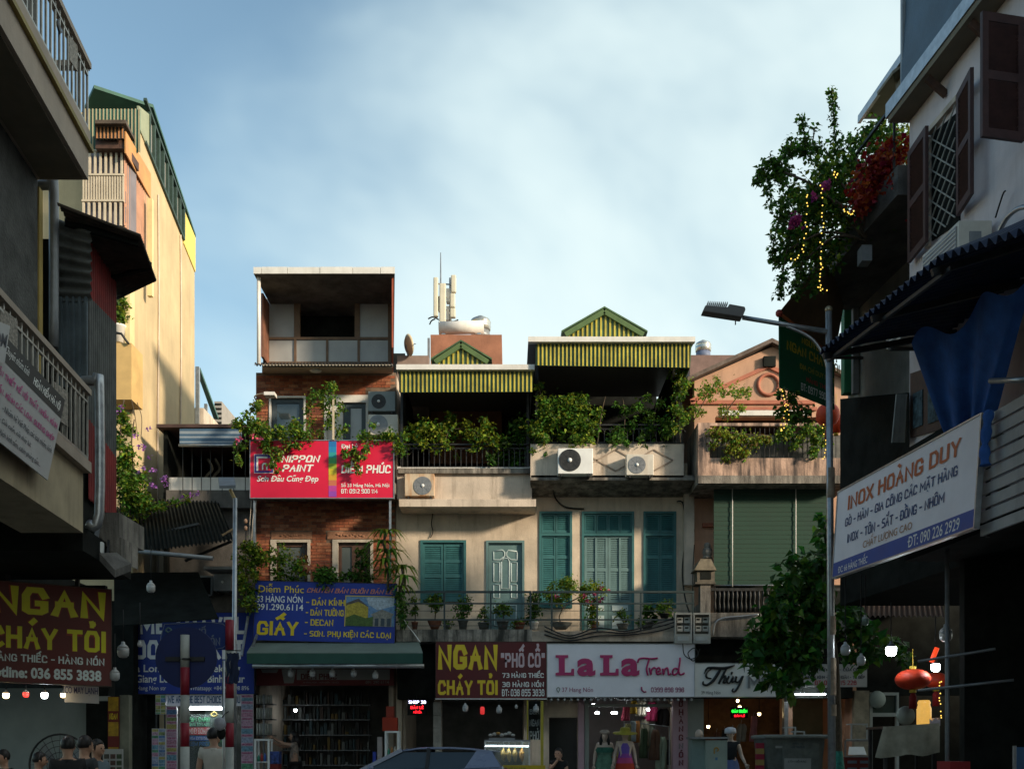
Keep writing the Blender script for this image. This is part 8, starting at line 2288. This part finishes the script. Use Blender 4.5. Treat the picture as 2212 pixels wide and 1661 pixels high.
for k,(u,v,r_) in enumerate(((1826,1402,10),(1860,1425,9),(2043,1369,13),(1869,1340,8))):
    bulb(('unlit pale bulb right behind the lamp post','unlit pale bulb second right of the lamp post','large unlit bulb at the dark shop post','long greenish glass bulb under the workshop sign')[k],u,v,r_,14.6,BULB if k != 3 else M('greenish glass',(0.14,0.2,0.16),.3),1240 if k != 2 else 1300)
t = thing('shop_post','thin grey post with two long rods at the front of the dark right shop','post',(P(2046,0,13.2).x,13.2,.12))
q = MB();a = P(2046,1300,13.2);q.tube([(a.x,13.2,4.05),(a.x,13.2,.12)],.03,8);q.build('post',GREYM,t)
for (ua,va,ub,vb) in ((1983,1427,2150,1400),(1983,1490,2190,1467)):
    q = MB();q.tube([P(ua,va,13.15),P(ub,vb,12.6)],.018,7);q.build('rod',GREYM,t)
t = thing('notice_board','blue framed panel at the lower right edge','board',P(2208,1680,11))  # plain blue panel in a frame, without notices
q = MB();q.pbox(2196,1612,2240,1740,11.0,.04);q.build('panel',M('blue panel',(0.04,0.10,0.2),.5,.1),t)
q = MB();q.pbox(2193,1609,2196,1740,10.98,.06);q.build('frame',GALV,t)
t = thing('red_carton','dull red carton on the floor of the dark right shop','carton',(P(2075,0,13).x,13,.12))
a,b = P(2052,1661,13.0),P(2096,1643,13.0)
q = MB();q.box((a.x,13.0,.12),(b.x,13.4,b.z));q.build('carton',M('dull red card',(0.30,0.02,0.02),.7,.1),t)
q = MB();q.box((a.x,12.995,.5),(b.x,13.0,.56));q.build('tape',M('tape',(0.3,0.24,0.15),.5),t)
# people and shop dummies
SKIN = M('skin',(0.42,0.24,0.16),.55,.08,8);HAIR = M('black hair',(0.012,0.010,0.010),.5,.2,20);DUM = M('dummy shell',(0.52,0.40,0.32),.4,.06)
def skin_graph(V,E,RAD,root):
    me = bpy.data.meshes.new('body');me.from_pydata([tuple(v) for v in V],E,[]);me.update()
    o = bpy.data.objects.new('body',me);COL.objects.link(o)
    sk = o.modifiers.new('skin','SKIN');sk.use_smooth_shade = True
    for i,sv in enumerate(me.skin_vertices[0].data):
        r = RAD[i];sv.radius = r if isinstance(r,tuple) else (r,r);sv.use_root = (i == root)
    o.modifiers.new('sub','SUBSURF').levels = 1
    dg = bpy.context.evaluated_depsgraph_get()
    m2 = bpy.data.meshes.new_from_object(o.evaluated_get(dg))
    out = ([v.co.copy() for v in m2.vertices],[tuple(p.vertices) for p in m2.polygons])
    bpy.data.objects.remove(o);bpy.data.meshes.remove(m2)
    return out
STAND = dict(pelvis=(0,0,.93),spine=(0,.01,1.12),chest=(0,0,1.30),neck=(0,-.005,1.45),h1=(0,.015,1.53),h2=(0,.02,1.62),sl=(-.17,0,1.39),el=(-.22,-.03,1.11),wl=(-.23,.05,.87),sr=(.17,0,1.39),er=(.22,-.03,1.11),wr=(.23,.05,.87),
             hl=(-.09,0,.90),kl=(-.10,.03,.49),al=(-.10,-.02,.09),tl=(-.12,.13,.05),hr=(.09,0,.90),kr=(.10,.03,.49),ar=(.10,-.02,.09),tr=(.12,.13,.05))
RADS = dict(pelvis=(.15,.11),spine=(.14,.10),chest=(.155,.11),neck=.055,h1=(.07,.08),h2=(.078,.092),sl=.062,el=.045,wl=.03,sr=.062,er=.045,wr=.03,hl=.085,kl=.058,al=.042,tl=.035,hr=.085,kr=.058,ar=.042,tr=.035)
LINKS = [('pelvis','spine'),('spine','chest'),('chest','neck'),('neck','h1'),('h1','h2'),('chest','sl'),('sl','el'),('el','wl'),('chest','sr'),('sr','er'),('er','wr'),('pelvis','hl'),('hl','kl'),('kl','al'),('al','tl'),('pelvis','hr'),('hr','kr'),('kr','ar'),('ar','tr')]
SIT = dict(pelvis=(0,0,.52),spine=(0,.02,.70),chest=(0,.04,.88),neck=(0,.04,1.03),h1=(0,.06,1.11),h2=(0,.07,1.20),sl=(-.17,.04,.97),el=(-.21,.10,.70),wl=(-.14,.32,.66),sr=(.17,.04,.97),er=(.21,.10,.70),wr=(.14,.32,.66),hl=(-.09,.03,.50),kl=(-.12,.42,.50),al=(-.12,.40,.10),tl=(-.12,.55,.05),hr=(.09,.03,.50),kr=(.12,.42,.50),ar=(.12,.40,.10),tr=(.12,.55,.05))
def person(name,label,pos,rot,pose=None,top=None,low=None,cat='person',skin=SKIN,hair='short',sit=False,sleeve=.55,scale=1.0,group=None,hat=None,dress=None,headturn=0.0,hairm=HAIR):
    J = dict(SIT if sit else STAND);J.update(pose or {})
    mw = Matrix.Translation(Vector(pos)) @ Matrix.Rotation(rot,4,'Z') @ Matrix.Scale(scale,4)
    t = thing(name,label,cat,pos,group)
    def graph(keys,grow,cut=None):
        idx = {k: i for i,k in enumerate(keys)}
        V = [Vector(J[k]) for k in keys];rad = []
        for k in keys:
            r = RADS[k];rad.append(tuple(x + grow for x in r) if isinstance(r,tuple) else r + grow)
        if cut:
            for (k,par,f) in cut:
                if k in idx: V[idx[k]] = Vector(J[par]).lerp(Vector(J[k]),f);rad[idx[k]] = .052 + grow
        E = [(idx[a],idx[b]) for a,b in LINKS if a in idx and b in idx]
        vs,fs = skin_graph(V,E,rad,0)
        q = MB();q.v = [tuple(mw @ v) for v in vs];q.f = fs;q.m = [0] * len(fs);q.sm = [True] * len(fs)
        return q
    q = graph(list(J.keys()),0.0)
    hd = Vector(J['h2']);hm = Matrix.Translation(hd) @ Matrix.Rotation(headturn,4,'Z')
    def add(fn):
        z_ = MB();fn(z_);n0 = len(q.v)
        q.v += [tuple(mw @ hm @ Vector(p)) for p in z_.v];q.f += [tuple(n0 + i for i in f) for f in z_.f];q.m += [0] * len(z_.f);q.sm += [True] * len(z_.f)
    add(lambda z_: (z_.ball((0,.005,-.02),.088,14,0,(.92,1.1,1.3)),z_.ball((0,.108,-.035),.016,8,0,(.8,1,1.3)),z_.ball((-.083,0,-.03),.02,8,0,(.5,.8,1.4)),z_.ball((.083,0,-.03),.02,8,0,(.5,.8,1.4)),z_.ball((0,.085,-.085),.022,8,0,(1.3,.6,.5))))
    for sd in ('l','r'):
        w_,e_ = Vector(J['w' + sd]),Vector(J['e' + sd])
        dr = (w_ - e_).normalized();s0 = dr.orthogonal().normalized();s0 = dr.cross(Vector((0,1,0)));s0 = s0.normalized() if s0.length > .1 else Vector((1,0,0))
        z_ = MB();z_.tube([w_,w_ + dr * .05,w_ + dr * .09],[.026,.036,.034],8)
        for k in range(4):
            o_ = s0 * (k - 1.5) * .019;L = (.065,.078,.074,.058)[k];cv = s0.cross(dr) * .02
            z_.tube([w_ + dr * .08 + o_,w_ + dr * (.08 + L * .55) + o_ + cv * .4,w_ + dr * (.08 + L) + o_ + cv],[.0095,.0085,.0065],6)
        z_.tube([w_ + dr * .03 - s0 * .03,w_ + dr * .065 - s0 * .052,w_ + dr * .095 - s0 * .055],[.012,.010,.008],6)
        n0 = len(q.v);q.v += [tuple(mw @ Vector(p)) for p in z_.v];q.f += [tuple(n0 + i for i in f) for f in z_.f];q.m += [0] * len(z_.f);q.sm += [True] * len(z_.f)
    q.build('body',skin,t,fix=False)
    if cat == 'person':
        q = MB()
        for x in (-.032,.032): q.ball((x,.092,-.01),.011,8)
        q.v = [tuple(mw @ hm @ Vector(p)) for p in q.v];q.build('eyes',M('dark eyes',(0.02,0.015,0.01),.2),t)
    if hair:
        q = MB();q.ball((0,-.012,.012),.098,16,0,(.95,1.08,1.2))
        q.v = [v if not (v[1] > .045 and v[2] < .055) else (v[0] * .8,.045,v[2]) for v in q.v]
        q.v = [(v[0],v[1],max(v[2],-.05 if hair == 'short' else -.30)) for v in q.v]
        if hair == 'long': q.tube([(0,-.05,.02),(0,-.07,-.1),(0,-.07,-.28)],[.08,.11,.09],12);q.tube([(-.07,0,0),(-.095,.02,-.12),(-.1,.03,-.24)],[.03,.04,.03],8);q.tube([(.07,0,0),(.095,.02,-.12),(.1,.03,-.24)],[.03,.04,.03],8)
        q.v = [tuple(mw @ hm @ Vector(p)) for p in q.v];q.build('hair',hairm,t)
    if top is not None:
        q = graph(['pelvis','spine','chest','sl','el','sr','er','neck'],.022,[('el','sl',sleeve),('er','sr',sleeve),('neck','chest',.62)]);q.build('shirt',top,t,fix=False)
        q = MB();c_ = Vector(J['chest']).lerp(Vector(J['neck']),.72);q.lathe([(.085,-.02),(.075,.03),(.068,.03),(.078,-.02)],c_,14);q.v = [tuple(mw @ Vector(p)) for p in q.v];q.build('collar',top,t)
    if low is not None:
        q = graph(['pelvis','hl','kl','al','hr','kr','ar'],.02);q.build('trousers',low,t,fix=False)
        for k in ('l','r'):
            q = MB();a,b = Vector(J['a' + k]),Vector(J['t' + k]);q.tube([a + Vector((0,-.05,-.04)),a + Vector((0,0,-.03)),b + Vector((0,.02,0))],[.04,.05,.038],8);q.v = [tuple(mw @ Vector(p)) for p in q.v];q.build('shoe',BLACKISH,t)
    if dress is not None:
        prof,mats = dress
        q = MB();n = 28
        for k,(rx,z_,mi) in enumerate(prof):
            for i in range(n):
                an = 2 * math.pi * i / n;pl = 1 + .05 * math.sin(an * 9) * (k / len(prof))
                q.v.append(tuple(mw @ Vector((rx * pl * math.cos(an),rx * .68 * pl * math.sin(an),z_))))
        for k in range(len(prof) - 1):
            for i in range(n):
                a = k * n + i;b = k * n + (i + 1) % n
                q.f.append((a,b,b + n,a + n));q.m.append(prof[k][2]);q.sm.append(True)
        q.build('dress',mats,t,fix=False)
    if hat:
        prof,m = hat
        q = MB();q.lathe(prof,(0,0,.03),24);q.v = [tuple(mw @ hm @ Matrix.Rotation(R(-8),4,'X') @ Vector(p)) for p in q.v];q.build('hat',m,t)
    return t
BLK = M('black cloth',(0.015,0.015,0.016),.85,.2,8);NAV = M('dark navy denim',(0.03,0.04,0.07),.85,.2,8)
OFFW = M('off white knit',(0.52,0.48,0.42),.9,.08,8)
pz = lambda u,d,z=0.0: (P(u,0,d).x,d,z)
person('person','man in an off white short sleeved shirt seen from behind between the banded posts',pz(462,15),0.12,None,OFFW,NAV,headturn=-0.75,scale=1.0)
person('person','man in black seated with a hand to his mouth before the dark door',pz(1208,23.3,.13),math.pi - .35,dict(wr=(-.02,.17,1.04),er=(.16,.22,.80)),BLK,NAV,sit=True,hair='short',scale=1.0)
t = thing('plastic_stool','dark plastic stool under the seated man in black','stool',pz(1208,23.3,.13))
x,y,_ = pz(1208,23.3);q = MB();q.lathe([(.19,.40),(.2,.42),(0,.42)],(x,y,.13),16);q.build('seat',BLACKISH,t)
for an in (.8,2.4,3.9,5.5): q = MB();q.bar((x + .14 * math.cos(an),y + .14 * math.sin(an),.53),(x + .2 * math.cos(an),y + .2 * math.sin(an),.13),.035);q.build('leg',BLACKISH,t)
person('person','woman in a printed beige top reaching up to the left in the brick house shop',pz(636,23.9,.13),math.pi / 2 + .3,dict(el=(-.12,.26,1.42),wl=(-.08,.50,1.56),er=(.16,.28,1.36),wr=(.10,.52,1.48)),M('beige floral top',(0.30,0.24,0.20),.85,.4,14),BLK,scale=.99,hair='long')
for k,(u,d,z,lb_,top,sc,rt_) in enumerate(((15,15.6,.12,'seated diner in dark clothes at the far left of the eatery',BLK,.98,2.6),(76,15.2,.12,'seated diner in a dark brown top left of the big fan',M('dark brown cloth',(0.05,0.035,0.03),.85,.2),.95,-1.2),(146,14.6,.12,'dark clad diner in front of the middle of the big fan',BLK,1.13,.4),(175,15.0,.12,'dark haired diner just right of the middle of the fan',M('charcoal cloth',(0.04,0.045,0.05),.85,.2),1.14,-.5),(202,15.4,.12,'fair skinned diner in a grey blue jacket at the right of the eatery',M('grey blue jacket',(0.12,0.16,0.19),.85,.15),1.1,-1.9))):
    person('person',lb_,pz(u,d,z),rt_,None,top,NAV,sit=True,scale=sc,hair='short',group='diners in the eatery')
    t = thing('low_stool',('blue','second blue','black','dark','rightmost')[k] + ' low stool under the ' + ('far left diner','diner left of the fan','diner before the fan','dark haired diner','diner in the grey blue jacket')[k],'stool',pz(u,d,z),'low stools in the eatery')
    x,y,_ = pz(u,d);q = MB();q.box((x - .17,y - .17,z + .36),(x + .17,y + .17,z + .40));q.build('seat',M('blue plastic',(0.02,0.04,0.2),.5) if k < 2 else BLACKISH,t)
    for (a,b) in ((-.14,-.14),(.14,-.14),(.14,.14),(-.14,.14)): q = MB();q.bar((x + a,y + b,z + .36),(x + a * 1.15,y + b * 1.15,z),.03);q.build('leg',BLACKISH,t)
# dummies
G1,G2 = M('green tulle',(0.10,0.22,0.15),.85,.35,5),M('deep green ruffle',(0.03,0.14,0.10),.85,.3,8)
RB = [M('dress violet',(0.14,0.08,0.36),.8,.1),M('dress purple',(0.26,0.06,0.32),.8,.1),M('dress pink',(0.48,0.06,0.20),.8,.1),M('dress red',(0.50,0.045,0.02),.8,.1),M('dress orange',(0.52,0.18,0.03),.8,.1)]
DOWN = dict(wl=(-.27,.04,.88),wr=(.27,.04,.88),el=(-.24,-.02,1.12),er=(.24,-.02,1.12))
person('shop_dummy','shop dummy in a green off shoulder dress and pale beret in the fashion window',pz(1306,24.0,.16),math.pi,DOWN,None,None,'dummy',DUM,'long',dress=([(.20,1.33,1),(.235,1.26,1),(.20,1.20,0),(.17,1.1,0),(.22,.95,0),(.30,.6,0),(.36,.2,0)],[G1,G2]),hat=([(.06,.0),(.12,.02),(.125,.06),(.08,.1),(0,.11)],M('pale beret',(0.50,0.42,0.36),.8)),scale=.98)
person('shop_dummy','shop dummy in a violet to red dress and broad yellow hat in the fashion window',pz(1350,23.9,.16),math.pi,dict(DOWN,wr=(.30,.10,.90)),None,None,'dummy',DUM,'short',dress=([(.10,1.40,0),(.155,1.30,0),(.15,1.15,1),(.17,1.05,2),(.21,.92,3),(.26,.70,3),(.32,.4,4),(.36,.2,4)],RB),hat=([(.30,-.02),(.29,.0),(.13,.02),(.12,.10),(.09,.13),(0,.13)],M('yellow straw',(0.36,0.32,0.04),.85,.2,20)),scale=1.0)
person('shop_dummy','bald shop dummy in a pale blue dress left of the power cabinet',pz(1508,23.2,.13),math.pi + .7,DOWN,None,None,'dummy',DUM,None,dress=([(.14,1.38,0),(.17,1.28,0),(.14,1.1,0),(.19,.9,0),(.27,.5,0),(.3,.25,0)],[M('pale blue cloth',(0.26,0.32,0.46),.85,.12,5)]),scale=1.02)
person('shop_dummy','shop dummy in a white cap and black top right of the power cabinet',pz(1578,23.2,.13),math.pi - .4,dict(DOWN,wl=(-.36,.10,.92)),BLK,None,'dummy',DUM,'short',sleeve=.12,dress=([(.14,1.05,0),(.19,.92,0),(.25,.5,0),(.28,.3,0)],[M('blue skirt',(0.12,0.15,0.30),.85,.15,5)]),hat=([(.05,-.03),(.135,-.02),(.13,.03),(.12,.08),(.06,.11),(0,.115)],M('white cap',(0.55,0.56,0.60),.7)),scale=1.02)
# car
CARP = M('grey blue car paint',(0.16,0.19,0.29),.28,.03,2,spec=.6);CGL = M('car glass',(0.015,0.03,0.045),.08,0,spec=.45);TRIM = M('black car trim',(0.015,0.015,0.016),.5,.1)
car = thing('car','grey blue hatchback passing left in front of the food stall','car',(-2.1,21.2,0))
Y0,YW = 20.35,1.74
def ysec(f): return Y0 + YW * f
def loft(secs,name,mat,par,capped=True):
    """secs: list of (x, [(f, z), ...]) rings across the car"""
    q = MB();n = len(secs[0][1])
    for x,ring in secs:
        for f,z_ in ring: q.v.append((x,ysec(f),z_))
    for i in range(len(secs) - 1):
        for k in range(n):
            a = i * n + k;b = i * n + (k + 1) % n
            q.f.append((a,b,b + n,a + n));q.m.append(0);q.sm.append(True)
    if capped:
        q.f.append(tuple(range(n)));q.f.append(tuple(range((len(secs) - 1) * n,len(secs) * n)));q.m += [0,0];q.sm += [False,False]
    return q.build(name,mat,par)
def ring(zb,zm,zt,ins): return [(.04,zb),(.96,zb),(1.0,zm),(.985,zt - .05),(1 - ins,zt),(ins,zt),(.015,zt - .05),(0,zm)]
body = loft([(-4.25,ring(.40,.50,.62,.12)),(-4.15,ring(.28,.55,.74,.10)),(-3.6,ring(.22,.58,.90,.08)),(-3.1,ring(.22,.60,.985,.06)),(-2.4,ring(.22,.60,1.0,.05)),(-1.2,ring(.22,.60,1.02,.05)),(-.55,ring(.24,.62,1.06,.05)),(-.22,ring(.30,.66,1.06,.07)),(-.12,ring(.38,.60,.92,.10))],'body',CARP,car)
roofx = [(-2.30,1.40),(-1.9,1.455),(-1.3,1.465),(-.85,1.44),(-.55,1.40),(-.42,1.385)]
loft([(x,[(.14,z_ - .05),(.86,z_ - .05),(.88,z_ - .03),(.80,z_),(.2,z_),(.12,z_ - .03)]) for x,z_ in roofx],'roof',CARP,car)
def pil(a,b,w,nm,m=CARP):
    for f0,f1 in ((.03,.13),(.97,.87)):
        q = MB();q.bar((a[0],ysec(f0),a[1]),(b[0],ysec(f1),b[1]),w,.06,0,(0,1,0));q.build(nm,m,car)
pil((-3.12,.97),(-2.28,1.40),.08,'front_pillar');pil((-1.75,1.0),(-1.72,1.43),.07,'door_pillar',TRIM)
for f0,f1 in ((.02,.13),(.98,.87)):
    q = MB();q.ext([(-.98,ysec(f0),1.02),(-.22,ysec(f0),1.05),(-.42,ysec(f1),1.38),(-.72,ysec(f1),1.41)],(0,.03 if f0 < .5 else -.03,0));q.build('rear_quarter',CARP,car)
    for (xa,xb,ya,yb) in ((-3.02,-1.79,-2.28,-1.76),(-1.71,-.98,-1.68,-.72)):
        q = MB();q.ext([(xa,ysec(f0 + (.015 if f0 < .5 else -.015)),1.0),(xb,ysec(f0 + (.015 if f0 < .5 else -.015)),1.02),(yb,ysec(f1),1.355),(ya - .06,ysec(f1),1.355)],(0,.008,0));q.build('side_window',CGL,car)
q = MB();q.poly([(-3.14,ysec(.06),.985),(-3.14,ysec(.94),.985),(-2.3,ysec(.85),1.40),(-2.3,ysec(.15),1.40)]);q.build('windscreen',CGL,car)
q = MB();q.poly([(-.2,ysec(.08),1.06),(-.2,ysec(.92),1.06),(-.43,ysec(.85),1.37),(-.43,ysec(.15),1.37)]);q.build('rear_window',CGL,car)
q = MB();q.hexa([(-.5,ysec(.16),1.37),(-.26,ysec(.18),1.355),(-.26,ysec(.82),1.355),(-.5,ysec(.84),1.37),(-.5,ysec(.16),1.40),(-.26,ysec(.18),1.375),(-.26,ysec(.82),1.375),(-.5,ysec(.84),1.40)]);q.build('spoiler',CARP,car)
for x in (-3.45,-.95):
    for f in (0.0,.90):
        q = MB();c_ = (x,ysec(f) + .0,.31);q.lathe([(.2,-.01),(.30,-.01),(.31,.03),(.31,.16),(.2,.17)],c_,22,0,'y');w_ = q.build('wheel',M('tyre rubber',(0.02,0.02,0.02),.9),car)
        q = MB();q.lathe([(0,.01),(.19,.0),(.2,.05),(0,.06)],c_,18,0,'y');q.build('rim',GALV,w_)
for f in (.03,.85):
    q = MB();q.box((-4.24,ysec(f),.60),(-4.0,ysec(f + .12),.72));q.build('headlight',WHITEP,car)
    q = MB();q.box((-.2,ysec(f),.86),(-.10,ysec(f + .12),1.0));q.build('tail_light',M('tail lamp red',(0.3,0.02,0.02),.3),car)
q = MB();q.ball((-2.88,Y0 - .06,1.03),.09,12,0,(.7,1,.7));q.build('wing_mirror',CARP,car)
q = MB();q.box((-2.0,Y0 - .02,.86),(-1.82,Y0 + .01,.89));q.build('door_handle',GALV,car)
person('person','driver in dark clothes dimly seen behind the car window',(-2.25,20.85,.12),math.pi / 2,None,BLK,NAV,sit=True,scale=.95)
